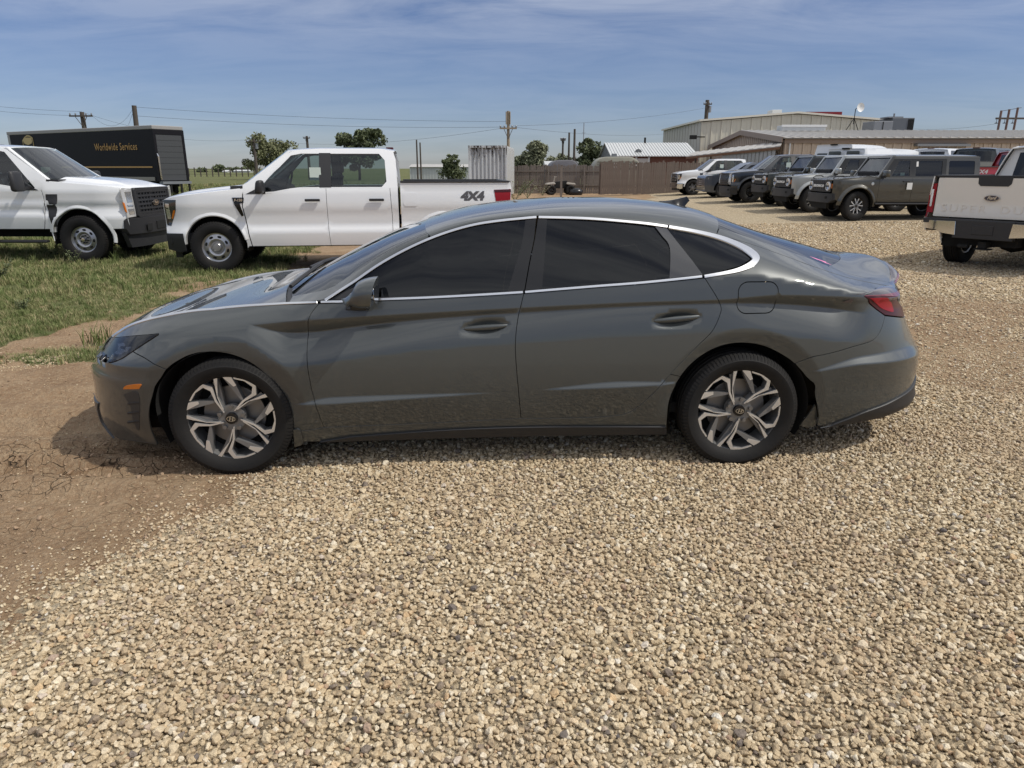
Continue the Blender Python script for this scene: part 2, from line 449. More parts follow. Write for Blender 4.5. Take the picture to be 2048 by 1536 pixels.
def gravel_mask(x, y):
    b = np.interp(y, _gb[:, 1], _gb[:, 0]); n = fbm(x * 1.3, y * 1.3, 3) - .5; n2 = fbm(x * 5, y * 5, 9) - .5
    m = ss(-1.0, 1.25, (x - b) / (.55 + .03 * y) + n * .9 + n2 * .5)
    pk = np.exp(-(((x - 4.2) / 1.3) ** 2 + ((y - 6.3) / 1.5) ** 2)) + .7 * np.exp(-(((x - 5.6) / 1.5) ** 2 + ((y - 8.4) / 1.2) ** 2))
    m = m * (1 - np.clip(pk * 1.1 + (fbm(x * 2, y * 2, 5) - .5) * pk * 1.6, 0, .60))
    st = .85 * np.exp(-((y - (6.1 + .12 * (x + 5))) / .35) ** 2) * ss(-6, -5, x) * ss(-3.4, -4.2, x)   # washed-out stones in the strip by the grass
    return np.clip(m * ss(62, 46, y) + st * ss(.45, .62, fbm(x * 3, y * 3, 21)), 0, 1)
def grass_mask(x, y):
    n = fbm(x * .9, y * .9, 31) - .5; n2 = fbm(x * 3.5, y * 3.5, 33) - .5
    rb = np.interp(y, [6.2, 7.0, 7.7, 8.4, 9.3, 10.5, 11.5, 14, 18, 40, 70], [-5.0, -4.7, -4.45, -4.2, -4.05, -4.0, -3.8, -4.3, -4.3, -3.4, -2.2])
    m = ss(-.25, .35, (y - 6.7) * .8 + n * 1.2 + n2 * .9) * ss(-.4, .4, (rb - x) * 1.2 + n * 1.6 + n2)
    bare = ss(.58, .70, fbm(x * .9 + 4, y * .9, 41)) * ss(16, 9, y); m = m * (1 - .7 * bare)
    tuft = np.exp(-(((x + 4.05) / .50) ** 2 + ((y - 6.25 - .1 * (x + 4)) / .22) ** 2)) * 1.5
    edge = np.exp(-(((x + 4.9) / .45) ** 2 + ((y - 5.6) / .8) ** 2)) * 1.3
    far = ss(56, 70, y) * ss(9, 4, x - .12 * y)
    return np.clip(np.maximum(np.maximum(m * ss(-40, -30, -np.abs(x) * 0), np.clip(tuft + n2, 0, 1) * (tuft > .25)), np.maximum(np.clip(edge + n2, 0, 1) * (edge > .2), far)), 0, 1)
def mud_mask(x, y): return np.clip(np.exp(-(((x + 2.9) / 1.0) ** 2 + ((y - 3.75) / .62) ** 2)) * 1.4 * (1 - gravel_mask(x, y)), 0, 1)
def ground_z(x, y):
    g = gravel_mask(x, y); near = ss(14, 8, y) * ss(9, 6, np.abs(x))
    z = rise(x, y) + near * ((fbm(x * .8, y * .8, 51) - .5) * .03 + (1 - g) * ((fbm(x * 4, y * 4, 52) - .5) * .035 + (fbm(x * 11, y * 11, 53, 2) - .5) * .022))
    left = ss(-1.6, -2.3, x) * ss(6.2, 5.2, y) * (1 - g)
    wob = .10 * (fbm(x * 1.1, y * 0, 61) - .5)
    for yc, w, d in ((3.36, .07, .022), (3.72, .10, .05), (3.92, .04, .022), (4.03, .04, .022), (4.35, .10, .035), (4.62, .05, .02), (5.0, .12, .03)):
        q = (y - yc - wob) / w; z = z + left * (-d * np.exp(-q * q) + d * .55 * (np.exp(-((q - 1.7) / .8) ** 2) + np.exp(-((q + 1.7) / .8) ** 2)))
    # level pads under the sedan's tyres
    for wx, wy in ((-1.55, 3.76), (1.28, 3.9)):
        k = np.exp(-(((x - wx) / .25) ** 2 + ((y - wy) / .22) ** 2)); z = z * (1 - k)
    return z
def grow(a, b, step, far, k=1.13):
    c = list(np.arange(a, b, step)); s = step; v = c[-1]
    while v < far: s *= k; v += s; c.append(v)
    s = step; v = c[0]; lo = []
    while v > -far: s *= k; v -= s; lo.append(v)
    return np.array(lo[::-1] + c)
gx = grow(-6.2, 6.4, .045, 3500); gy = grow(1.0, 8.4, .045, 3500, 1.10)
GX, GY = np.meshgrid(gx, gy); GZ = ground_z(GX, GY) - .004
nx_, ny_ = len(gx), len(gy)
gv = np.stack([GX.ravel(), GY.ravel(), GZ.ravel()], 1)
ii = (np.arange(ny_ - 1)[:, None] * nx_ + np.arange(nx_ - 1)[None, :]).ravel()
gf = np.stack([ii, ii + 1, ii + nx_ + 1, ii + nx_], 1)
gme = bpy.data.meshes.new("ground"); gme.vertices.add(len(gv)); gme.vertices.foreach_set('co', gv.ravel().astype(np.float32))
gme.loops.add(gf.size); gme.loops.foreach_set('vertex_index', gf.ravel().astype(np.int32)); gme.polygons.add(len(gf))
gme.polygons.foreach_set('loop_start', np.arange(0, gf.size, 4, dtype=np.int32)); gme.update(calc_edges=True)
gme.polygons.foreach_set('use_smooth', [True] * len(gf))
for nm, arr in (("gravel", gravel_mask(GX, GY)), ("grass", grass_mask(GX, GY)), ("mud", mud_mask(GX, GY))):
    at_ = gme.attributes.new(nm, 'FLOAT', 'POINT'); at_.data.foreach_set('value', arr.ravel().astype(np.float32))
def ground_material():
    m = bpy.data.materials.new("ground_dirt_gravel_grass"); m.use_nodes = True; nt = m.node_tree; N = nt.nodes; L = nt.links; b = N['Principled BSDF']
    b.inputs['Roughness'].default_value = .95; b.inputs['Specular IOR Level'].default_value = .15
    tc = N.new("ShaderNodeTexCoord")
    def noise(sc, det=6, rough=.6, dist=0.0):
        n = N.new("ShaderNodeTexNoise"); n.inputs['Scale'].default_value = sc; n.inputs['Detail'].default_value = det; n.inputs['Roughness'].default_value = rough; n.inputs['Distortion'].default_value = dist
        L.new(tc.outputs['Object'], n.inputs['Vector']); return n.outputs[0]
    def ramp(inp, *st):
        r = N.new("ShaderNodeValToRGB"); e = r.color_ramp.elements
        while len(e) < len(st): e.new(.5)
        for k, (p, c) in enumerate(st): e[k].position = p; e[k].color = (*c, 1)
        L.new(inp, r.inputs[0]); return r.outputs[0]
    def mix(f, a, c):
        x = N.new("ShaderNodeMix"); x.data_type = 'RGBA'
        (L.new(f, x.inputs[0]) if not isinstance(f, float) else setattr(x.inputs[0], 'default_value', f))
        L.new(a, x.inputs[6]) if not isinstance(a, tuple) else setattr(x.inputs[6], 'default_value', (*a, 1))
        L.new(c, x.inputs[7]) if not isinstance(c, tuple) else setattr(x.inputs[7], 'default_value', (*c, 1)); return x.outputs[2]
    def math_(op, a, c):
        x = N.new("ShaderNodeMath"); x.operation = op; x.use_clamp = op in ('ADD', 'SUBTRACT') and False
        for k, v in enumerate((a, c)):
            if isinstance(v, (int, float)): x.inputs[k].default_value = v
            else: L.new(v, x.inputs[k])
        return x.outputs[0]
    def attr(nm):
        a = N.new("ShaderNodeAttribute"); a.attribute_name = nm; return a.outputs['Fac']
    dirt = ramp(noise(1.5, 10, .68), (.30, (.22, .138, .080)), (.50, (.32, .215, .130)), (.72, (.42, .305, .195)))
    dirt = mix(ramp(noise(38, 5, .7), (.45, (0, 0, 0)), (.72, (.6, .6, .6))), dirt, (.50, .39, .26))
    # drying cracks in the mud
    vo = N.new("ShaderNodeTexVoronoi"); vo.feature = 'DISTANCE_TO_EDGE'; vo.inputs['Scale'].default_value = 13
    wv = N.new("ShaderNodeTexNoise"); wv.inputs['Scale'].default_value = 5; L.new(tc.outputs['Object'], wv.inputs['Vector'])
    mxv = N.new("ShaderNodeMix"); mxv.data_type = 'RGBA'; mxv.inputs[0].default_value = .16; L.new(tc.outputs['Object'], mxv.inputs[6]); L.new(wv.outputs['Color'], mxv.inputs[7]); L.new(mxv.outputs[2], vo.inputs['Vector'])
    crack = ramp(vo.outputs['Distance'], (.003, (.8, .8, .8)), (.022, (0, 0, 0)))
    patchy = ramp(noise(1.7, 3), (.42, (0, 0, 0)), (.56, (1, 1, 1)))
    crk = math_('MULTIPLY', math_('MULTIPLY', crack, attr("mud")), patchy)
    dirt = mix(crk, dirt, (.045, .028, .016))
    grav = ramp(noise(55, 3, .8), (.30, (.30, .235, .15)), (.5, (.46, .37, .25)), (.72, (.62, .52, .37)))
    vs = N.new("ShaderNodeTexVoronoi"); vs.inputs['Scale'].default_value = 34; L.new(tc.outputs['Object'], vs.inputs['Vector'])
    sep = N.new("ShaderNodeSeparateColor"); L.new(vs.outputs['Color'], sep.inputs[0])
    stone = ramp(sep.outputs[0], (.0, (.22, .18, .13)), (.2, (.42, .335, .22)), (.6, (.56, .46, .31)), (1.0, (.70, .60, .44)))
    grav = mix(.62, grav, stone)
    grav = mix(ramp(noise(.55, 4), (.5, (0, 0, 0)), (.8, (.45, .45, .45))), grav, (.42, .31, .20))
    grs = ramp(noise(.35, 8, .7), (.30, (.085, .100, .036)), (.5, (.125, .135, .055)), (.68, (.20, .18, .09)), (.8, (.24, .195, .11)))
    gfac = math_('GREATER_THAN', math_('ADD', attr("gravel"), math_('MULTIPLY', math_('SUBTRACT', noise(16, 4), .5), .9)), .5)
    rfac = ramp(math_('ADD', attr("grass"), math_('MULTIPLY', math_('SUBTRACT', noise(9, 5), .5), .8)), (.42, (0, 0, 0)), (.62, (1, 1, 1)))
    c = mix(gfac, dirt, grav); c = mix(rfac, c, grs); L.new(c, b.inputs['Base Color'])
    bp = N.new("ShaderNodeBump"); bp.inputs['Strength'].default_value = 1.0; bp.inputs['Distance'].default_value = .045
    hs = math_('ADD', math_('ADD', math_('MULTIPLY', noise(22, 8, .7), .7), math_('MULTIPLY', noise(6, 6, .7), 1.6)), math_('MULTIPLY', math_('MULTIPLY', math_('SUBTRACT', 1.0, vs.outputs['Distance']), gfac), .7))
    hs = math_('SUBTRACT', hs, math_('MULTIPLY', crk, 1.2)); L.new(hs, bp.inputs['Height']); L.new(bp.outputs[0], b.inputs['Normal'])
    return m
gme.materials.append(ground_material())
ground = place("ground", gme); props(ground, "gravel lot with bare dirt and grass at its left", None, None, 'structure')
# ---------------------------------------------------------------- shared vehicle materials
M_TYRE = mat("tyre_rubber", (0.009, 0.009, 0.0095), 0.72, spec=.3, bump=(60, 0.25, 0.004), dust=0.03)
M_BLACKPL = mat("black_plastic", (0.02, 0.02, 0.022), 0.5, bump=(300, 0.15, 0.001))
M_BLACKGL = mat("gloss_black_trim", (0.008, 0.008, 0.009), 0.22, coat=.3, spec=.35)
M_DARK = mat("dark_void", (0.008, 0.008, 0.008), 0.9)
M_CHROME = mat("chrome", (0.62, 0.63, 0.65), 0.12, 1.0)
M_BRIGHT = mat("satin_bright_trim", (0.72, 0.73, 0.75), 0.30, 1.0)
M_STEEL = mat("wheel_silver", (0.42, 0.42, 0.43), 0.32, 0.85, bump=(40, 0.05))
M_MACH = mat("machined_alloy", (0.80, 0.79, 0.77), 0.36, 0.75, bump=(90, 0.06, 0.002))
M_WGREY = mat("wheel_dark_grey", (0.23, 0.228, 0.225), 0.4, 0.5)
M_DISC = mat("brake_disc", (0.24, 0.23, 0.22), 0.45, 0.8)
M_TINT = glass("tinted_window_glass", (0.022, 0.024, 0.026), 1.0, 0.0)
M_CLEAR = glass("clear_window_glass", (0.55, 0.64, 0.62), 1.35, 0.0)
M_WSHIELD = glass("windshield_glass", (0.5, 0.6, 0.58), 1.15, 0.0)
M_SEAT = mat("seat_cloth", (0.03, 0.03, 0.032), 0.9)
M_WHITEPL = mat("white_print", (0.75, 0.75, 0.73), 0.6)
M_REDL = mat("red_lens", (0.26, 0.008, 0.014), 0.3, spec=.3)
M_REDD = mat("dark_red_lens", (0.050, 0.004, 0.007), 0.28, spec=.4)
M_AMBER = mat("amber_lens", (0.62, 0.17, 0.012), 0.2, coat=0.6)
M_CLEARL = mat("lamp_reflector", (0.65, 0.66, 0.68), 0.15, 0.8)

# ---------------------------------------------------------------- wheels
def tyre_mesh(R, rim, w, name="tyre", grooves=4, lugs=0, seg=72):
    b = MB(); h = w / 2; prof = [(rim - .012, -h * .72), (rim + .004, -h * .86), (rim + .012, -h * .9), (rim + (R - rim) * .35, -h * .995), (rim + (R - rim) * .62, -h), (R - .028, -h * .95), (R - .010, -h * .86), (R - .003, -h * .74)]
    n = grooves
    for i in range(n):
        c = lerp(-h * .55, h * .55, i / (n - 1)); prof += [(R, c - .008), (R - .008, c - .004), (R - .008, c + .004), (R, c + .008)]
    prof += [(R - .003, h * .74), (R - .010, h * .86), (R - .028, h * .95), (rim + (R - rim) * .62, h), (rim + (R - rim) * .35, h * .995), (rim + .012, h * .9), (rim + .004, h * .86), (rim - .012, h * .72)]
    b.lathe(prof, 'y', seg)
    k = lugs or 96
    for i in range(k):                                   # tread blocks at both shoulders
        a = 2 * math.pi * i / k; ca, sa = math.cos(a), math.sin(a); da = 2 * math.pi / k * (.62 if not lugs else .55)
        cb, sb = math.cos(a + da), math.sin(a + da)
        for s in (-1, 1):
            y0, y1, y2 = s * h * .64, s * h * .88, s * h * .97; t = .003 if not lugs else .012
            r0, r1, r2 = R + t, R - .010 + t, R - .034 + t
            p = [(r0 * ca, y0, r0 * sa), (r0 * cb, y0, r0 * sb), (r1 * cb, y1, r1 * sb), (r1 * ca, y1, r1 * sa), (r2 * cb, y2, r2 * sb), (r2 * ca, y2, r2 * sa)]
            q = [(x * (1 - .02), y * .97, z * (1 - .02)) for x, y, z in p]
            b.add(p + q, [(0, 1, 2, 3), (3, 2, 4, 5), (0, 3, 9, 6), (3, 5, 11, 9), (1, 7, 8, 2), (2, 8, 10, 4), (5, 4, 10, 11)])
    return b.mesh(name, M_TYRE, smooth=35)
def polar(a, r): a = math.radians(a); return (r * math.cos(a), r * math.sin(a))
def slab(b, poly, y0, y1):
    """polygon in the wheel's x-z plane, extruded across y"""
    if poly_area(poly) > 0: poly = poly[::-1]
    return b.prism(poly, 'y', y0, y1)
def build_wheel(kind, R, rim, w):
    """meshes of one wheel: [(name, mesh)]; outer face looks to -y"""
    out = [("tyre", tyre_mesh(R, rim, w, grooves=4 if kind == 'sedan' else 5, lugs=0 if kind in ('sedan', 'suv') else 60 if kind != 'offroad' else 44))]
    h = w / 2; b = MB()
    bar = [(rim - .002, -h * .80), (rim + .006, -h * .84), (rim + .006, -h * .72), (rim - .012, -h * .66), (rim - .022, -h * .3), (rim - .03, h * .2), (rim - .03, h * .75), (rim, h * .8)]
    lip = {'sedan': M_WGREY, 'steel': M_STEEL, 'steel7': M_STEEL, 'alloy6': M_STEEL, 'bronco': M_WGREY, 'offroad': M_BLACKGL, 'suv': M_STEEL}[kind]
    b.lathe(bar, 'y', 64); out.append(("rim", b.mesh("rim", lip, smooth=35)))
    d = MB(); d.lathe([(0, -.01), (rim * .68, -.01), (rim * .68, .012), (0, .012)], 'y', 40); out.append(("brake_disc", d.mesh("brake_disc", M_DISC, smooth=30)))
    k = MB(); k.lathe([(0, .03), (rim * .96, .03), (rim * .96, .036)], 'y', 32); out.append(("backing_plate", k.mesh("backing_plate", M_DARK)))
    yf = -h * .74                                         # face plane
    if kind == 'sedan':
        f = MB(); g = MB(); R1 = rim * 0.985
        for i in range(5):
            a0 = -72 * i
            A = lambda pts: [polar(a0 + a, r * R1) for a, r in pts]
            blade = A([(110.3, .985), (104.3, .985), (117, .58), (125, .26), (140, .22), (120.5, .56)])
            short = A([(98.5, .985), (86.5, .985), (57, .53), (63, .50)])
            loop = A([(85, .985), (70, .99), (54, .99), (44.5, .82), (52.5, .52), (61, .2), (73, .19), (59.5, .5), (52, .76), (57, .905), (70, .94), (84, .935)])
            web = A([(62, .2), (43, .9), (34, .9), (50, .26)])
            for p in (blade, short, loop): slab(f, p, yf + .004, yf + .05)
            slab(f, web, yf + .022, yf + .05)
            slab(g, inset(blade[::-1] if poly_area(blade) < 0 else blade, .002), yf, yf + .005)
            sh2 = A([(98.0, .98), (87, .98), (79, .80), (83, .76)]); slab(g, sh2, yf, yf + .005)
            slab(g, inset(loop[::-1] if poly_area(loop) < 0 else loop, .0018), yf, yf + .005)
        f.lathe([(0, yf + .012), (rim * .30, yf + .012), (rim * .30, yf + .05)], 'y', 40)
        out.append(("spokes", f.mesh("spokes", M_WGREY, smooth=20))); out.append(("machined_face", g.mesh("machined_face", M_MACH)))
        n = MB(); c = MB()
        for i in range(5):
            n = MB(); x, z = polar(54 - 72 * i + 36, rim * .265)
            n.lathe([(0, yf - .004), (.011, yf - .004), (.013, yf + .02)], 'y', 10, (x, 0, z))
            out.append(("lug_nut", n.mesh("lug_nut", M_DISC, smooth=40)))
        c.lathe([(0, yf - .006), (.031, yf - .005), (.035, yf + .02)], 'y', 32); out.append(("centre_cap", c.mesh("centre_cap", M_BLACKGL, smooth=40)))
        e = MB()
        ring_o = [polar(a, 1) for a in range(0, 360, 12)]
        for i in range(30):
            p, q = ring_o[i], ring_o[(i + 1) % 30]
            e.prism([(p[0] * .024, p[1] * .015), (q[0] * .024, q[1] * .015), (q[0] * .0205, q[1] * .012), (p[0] * .0205, p[1] * .012)], 'y', yf - .009, yf - .005)
        for x in (-.011, .005):
            e.prism([(x, -.011), (x + .006, -.011), (x + .010, .011), (x + .004, .011)], 'y', yf - .009, yf - .005)
        e.prism([(-.008, -.003), (.011, .001), (.012, .004), (-.007, .000)], 'y', yf - .009, yf - .005)
        out.append(("emblem", e.mesh("emblem", M_CHROME)))
    elif kind in ('steel', 'steel7'):
        f = MB(); m = rim; holes = 8 if kind == 'steel' else 8
        f.lathe([(m * .99, yf + .01), (m * .94, yf + .03), (m * .86, yf + .035), (m * .80, yf + .03), (m * .56, yf + .012), (m * .46, yf + .02), (m * .40, yf + .035), (m * .30, yf + .035), (0, yf + .03)], 'y', 64)
        out.append(("spokes", f.mesh("spokes", M_STEEL, smooth=30)))
        g = MB()
        for i in range(holes):
            a = 360 / holes * i + 10; pts = []
            cx, cz = polar(a, m * .70); ca, sa = polar(a, 1)
            for k in range(14):
                u, v = math.cos(k * math.pi / 7) * m * .075, math.sin(k * math.pi / 7) * m * .13
                pts.append((cx + u * ca - v * sa, cz + u * sa + v * ca))
            slab(g, pts, yf + .014, yf + .03)
        out.append(("hand_hole", g.mesh("hand_hole", M_DARK)))
        c = MB(); c.lathe([(0, yf - .004), (m * .24, yf - .002), (m * .30, yf + .012), (m * .33, yf + .03)] if kind == 'steel' else [(0, yf - .03), (m * .13, yf - .028), (m * .16, yf + .03)], 'y', 32)
        out.append(("centre_cap", c.mesh("centre_cap", M_STEEL if kind == 'steel' else M_CHROME, smooth=35)))
        if kind == 'steel7':
            n = MB()
            for i in range(8):
                x, z = polar(45 * i, m * .27); n.lathe([(0, yf + .004), (.014, yf + .006), (.014, yf + .035)], 'y', 8, (x, 0, z))
            out.append(("lug_nut", n.mesh("lug_nut", M_DARK)))
    else:
        f = MB(); m = rim; ns = {'alloy6': 6, 'bronco': 5, 'offroad': 6, 'suv': 10}[kind]; g = MB()
        for i in range(ns):
            a0 = 360 / ns * i + 90; A = lambda pts: [polar(a0 + a, r * m) for a, r in pts]
            if kind == 'alloy6': ps = [A([(-9, .98), (-3.5, .98), (-6, .3), (-24, .28)]), A([(3.5, .98), (9, .98), (24, .28), (6, .3)])]
            elif kind == 'bronco': ps = [A([(-22, .97), (-13, .97), (-5, .52), (0, .30), (-20, .28), (-18, .55)]), A([(13, .97), (22, .97), (18, .55), (20, .28), (0, .30), (5, .52)])]
            elif kind == 'offroad': ps = [A([(-12, .98), (-5, .98), (-10, .28), (-26, .26)]), A([(5, .98), (12, .98), (26, .26), (10, .28)])]
            else: ps = [A([(-5, .98), (5, .98), (9, .28), (-9, .28)])]
            for p in ps:
                slab(f, p, yf + .008, yf + .05)
                if kind == 'bronco': slab(g, inset(p[::-1] if poly_area(p) < 0 else p, .004), yf + .003, yf + .009)
        f.lathe([(0, yf + .005), (m * .3, yf + .008), (m * .33, yf + .05)], 'y', 32)
        out.append(("spokes", f.mesh("spokes", lip, smooth=20)))
        if kind == 'bronco': out.append(("machined_face", g.mesh("machined_face", M_MACH)))
        c = MB(); c.lathe([(0, yf - .006), (m * .14, yf - .004), (m * .16, yf + .02)], 'y', 24); out.append(("centre_cap", c.mesh("centre_cap", M_BLACKGL if kind != 'alloy6' else M_STEEL, smooth=35)))
    return out
WHEELS = {}
def wheel(parent, kind, R, rim, w, x, y, z, steer=0.0, spin=0.0):
    """y<0: outer face towards -y, else +y"""
    key = (kind, R, rim, w)
    if key not in WHEELS: WHEELS[key] = build_wheel(*key)
    e = sub("wheel", parent, (x, y, z), (0, 0, steer + (math.pi if y > 0 else 0)))
    for n, me in WHEELS[key]: place(n, me, e, rot=(0, spin, 0))
    return e

# ---------------------------------------------------------------- the grey sedan
SF = Frame(-1.585, 4.568, 0.0464)
M_SED = mat("sedan_grey_paint", (0.056, 0.063, 0.064), 0.42, 0.25, coat=1.0, coat_rough=0.015, dust=0.012)
sedan = thing("sedan_car", "dark grey four-door sedan with tinted windows parked on gravel, nearest to viewer", "car", SF.world((0, 0, 0)), SF.th)
def pl(pts, y0=-.9):      # pixel points (px, py[, y]) -> (x, z) on lateral planes
    return [SF.at(p[0], p[1], p[2] if len(p) > 2 else y0) for p in pts]
N_F, N_R, L_F, L_R, U_M = 2.3, 2.5, 0.88, 0.80, 4.0
rail_px = [(206, 692, -.22), (222, 674, -.36), (234.5, 666, -.45), (254.5, 653, -.54), (283, 641.7, -.61), (327, 631, -.66), (403.5, 619, -.71), (475, 612, -.735), (561, 606.5, -.76), (610, 603, -.81),
           (650, 598, -.855), (706, 561, -.82), (755, 527, -.785), (804, 499, -.755), (853, 476, -.73), (902, 458, -.705), (950, 445, -.69), (1000, 437.5, -.68), (1048, 432.5, -.67), (1075, 431, -.665), (1146, 432.5, -.66),
           (1195, 435, -.66), (1243, 438.5, -.66), (1292, 443.5, -.66), (1336, 449.5, -.655), (1390, 459, -.65), (1439, 470, -.655), (1490, 484, -.66), (1560, 508, -.68), (1640, 537, -.69), (1700, 556, -.66), (1750, 566, -.60), (1790, 572, -.45)]
RZ = curve(pl(rail_px))
def xs_of(px, py, y): return SF.at(px, py, y)[0]
RY = curve([(-1.2, .74), (-.5, .74), (-.1, .735), (xs_of(561, 606, -.76), .765), (xs_of(610, 603, -.81), .815), (xs_of(650, 598, -.855), .85)] + [(xs_of(*p), -p[2]) for p in rail_px[11:30]] + [(3.75, .69), (4.3, .68)])
belt_px = [(638, 607, -.875), (750, 602, -.88), (853, 598, -.885), (950, 593, -.89), (1048, 587, -.89), (1097, 583, -.89), (1195, 575, -.89), (1292, 567.5, -.89), (1402, 555.5, -.885), (1463, 552, -.88), (1515, 553, -.88), (1560, 560, -.87), (1640, 574, -.86), (1728, 586, -.82), (1790, 590, -.6)]
_bz = curve(pl(belt_px))
def SZ(x):
    k = sstep(.30, .55, x); d = RZ(x) - lerp(.13, .055, k)
    return min(lerp(d, _bz(x), k), d)
SY = curve([(-1.2, .875), (.4, .878), (1.0, .875), (2.6, .875), (3.0, .88), (3.4, .88), (4.3, .87)])
YM = curve([(-1.2, .92), (0, .925), (1.4, .925), (2.9, .93), (4.3, .92)])
GA = curve([(-.2, .4), (.35, .5), (.6, .8), (2.4, .8), (2.95, .45), (3.4, .3)])
sh_u = curve(pl([(489.5, 654.6), (614, 643.7), (1036, 619), (1292, 607), (1444, 602), (1559, 593), (1728, 592, -.8)], -.915))
sh_l = curve(pl([(489.5, 654.6), (575, 673), (614, 671), (706, 658), (853, 641), (1036, 627.6), (1200, 617), (1292, 612.5), (1441, 607.5), (1559, 611), (1728, 624, -.8), (1769, 630, -.7)], -.915))
SHX = (xs_of(489, 654, -.91), xs_of(1728, 592, -.75))
def facet(lo, up):
    a, b = pl(lo, -.925), pl(up, -.925); return (curve(a), curve(b), a[0][0], a[-1][0])
FAC = [facet([(584, 813), (997, 786)], [(584, 813), (665, 796), (997, 786)]),
       facet([(1077.6, 781), (1353, 768)], [(1077.6, 781), (1248.5, 763.8), (1353, 765)]),
       facet([(1622, 744), (1720, 722, -.86), (1790, 708, -.70), (1837, 699, -.40)], [(1622, 744), (1720, 709, -.86), (1790, 691, -.70), (1837, 682, -.40)])]
HND = [SF.at(970, 657, -.91), SF.at(1354, 640, -.905)]
AC = [(-.035, .322, .375), (2.835, .322, .392)]
def SW(x, z, plain=False):
    ym = YM(x); ys = SY(x); zs = SZ(x); zm = .60
    if z < zm: y = ym - .085 * ((zm - z) / .42) ** 2.2
    elif z <= zs: y = ym - (ym - ys) * ((z - zm) / max(.05, zs - zm)) ** 1.8
    else:
        zr = RZ(x); yr = RY(x); t = min(1.15, (z - zs) / max(.02, zr - zs)); a = GA(x)
        y = ys + (yr - ys) * (a * t + (1 - a) * t * t)
    if plain: return y
    if SHX[0] < x < SHX[1] and z < zs + .05:
        z1, z2 = sh_u(x), sh_l(x); h = z1 - z2
        if h > .001:
            d = .85 * h * sstep(SHX[1], SHX[1] - .25, x)
            if z >= z1: k = 0
            elif z >= z2: k = d * (z1 - z) / h
            else: k = d * clamp(1 - (z2 - z) / .17) ** 1.5
            y -= k
    for lo, up, x0, x1 in FAC:
        if x0 < x < x1:
            zl, zu = lo(x), up(x); h = zu - zl
            if h > .001:
                k = .65 * h
                if z >= zu: pass
                elif z >= zl: y += k * (zu - z) / h
                else: y += k * clamp(1 - (zl - z) / .16) ** 1.3
    for cx, cz, r0 in AC:
        r = math.hypot(x - cx, z - cz)
        if r < r0 + .085 and z > .25: y -= .30 * (r0 + .085 - max(r, r0 - .02)) * sstep(.25, .45, z)
    for hx, hz in HND:
        e = ((x - hx) / .135) ** 2 + ((z - hz - (x - hx) * .10) / .042) ** 2
        if e < 1: y -= .022 * (1 - e) ** .8
    return y
XF = lambda z: -.95
XR = lambda z: 3.95
XM0, XM1 = -.08, 3.20                                       # between these the plan outline is straight
def S3(u, z):
    xf, xr = XF(z), XR(z); lf, lr = XM0 - xf, xr - XM1
    if u < 1:
        f = max(0.0, u) * math.pi / 2; x = xf + lf * (1 - max(0.0, math.cos(f)) ** (2 / N_F)); c = math.sin(f) ** (2 / N_F)
        if u < 0: c = -(math.sin(-u * math.pi / 2) ** (2 / N_F))
    elif u <= 1 + U_M: x = lerp(XM0, XM1, (u - 1) / U_M); c = 1
    else:
        f = min(1.0, u - 1 - U_M) * math.pi / 2; x = xr - lr * (1 - math.sin(f) ** (2 / N_R)); c = max(0.0, math.cos(f)) ** (2 / N_R)
    return (x, -SW(x, z) * c, z)
def cfac(x, z):
    xf, xr = XF(z), XR(z); t = clamp((x - xf) / (XM0 - xf)); s = clamp((xr - x) / (xr - XM1))
    return (1 - (1 - t) ** N_F) ** (1 / N_F) * (1 - (1 - s) ** N_R) ** (1 / N_R)
def u_of(x, z):
    xf, xr = XF(z), XR(z)
    if x < XM0: return math.acos(clamp(clamp((XM0 - x) / (XM0 - xf)) ** (N_F / 2))) * 2 / math.pi
    if x <= XM1: return 1 + U_M * (x - XM0) / (XM1 - XM0)
    return 1 + U_M + math.asin(clamp(clamp((x - XM1) / (xr - XM1)) ** (N_R / 2))) * 2 / math.pi
# noses and tails: the overhang at each height, found from the outline seen from the side
fr_px = [(206, 692), (196, 709), (187, 723), (182, 738), (184, 749), (188, 769), (190, 792), (194, 815), (204, 844), (231, 874), (280, 884)]
rr_px = [(1803, 539), (1814, 552), (1812.5, 564), (1799, 594), (1804, 615), (1811, 636), (1828, 680), (1837.5, 695.6), (1836, 724), (1828, 761), (1825, 774), (1826.6, 789), (1800, 821), (1762, 832)]
fr_c = curve([(b, a) for a, b in fr_px]); rr_c = curve([(b, a) for a, b in rr_px])
def solve_end(z, front):
    global XF, XR
    lo, hi = (-1.25, -.5) if front else (3.5, 4.5)
    for _ in range(22):
        m = (lo + hi) / 2
        if front: XF = lambda q: m
        else: XR = lambda q: m
        best = 1e9 if front else -1e9
        for i in range(0, 21):
            u = .05 + i * .045 if front else 1 + U_M + .05 + i * .045
            p = SF.proj(S3(u, z)); d = p[0] - (fr_c if front else rr_c)(p[1])
            best = min(best, d) if front else max(best, d)
        if front: lo, hi = (m, hi) if best < 0 else (lo, m)
        else: lo, hi = (lo, m) if best > 0 else (m, hi)
    return (lo + hi) / 2
_zf = [.15, .20, .26, .32, .38, .43, .47, .50, .53, .56, .60]; _tf = [(z, solve_end(z, True)) for z in _zf]
XF = curve(_tf + [(.66, _tf[-1][1] + .03), (.75, _tf[-1][1] + .07)])
_zr = [.22, .27, .32, .37, .41, .46, .50, .53, .555, .58, .62, .67, .72, .77, .81, .85, .89, .92, .95, .98, 1.01, 1.035, 1.06]; _tr = [(z, solve_end(z, False)) for z in _zr]
XR = curve(_tr)
if __name__ == "__main__": print("XF", [(z, round(x, 3)) for z, x in _tf]); print("XR", [(z, round(x, 3)) for z, x in _tr])
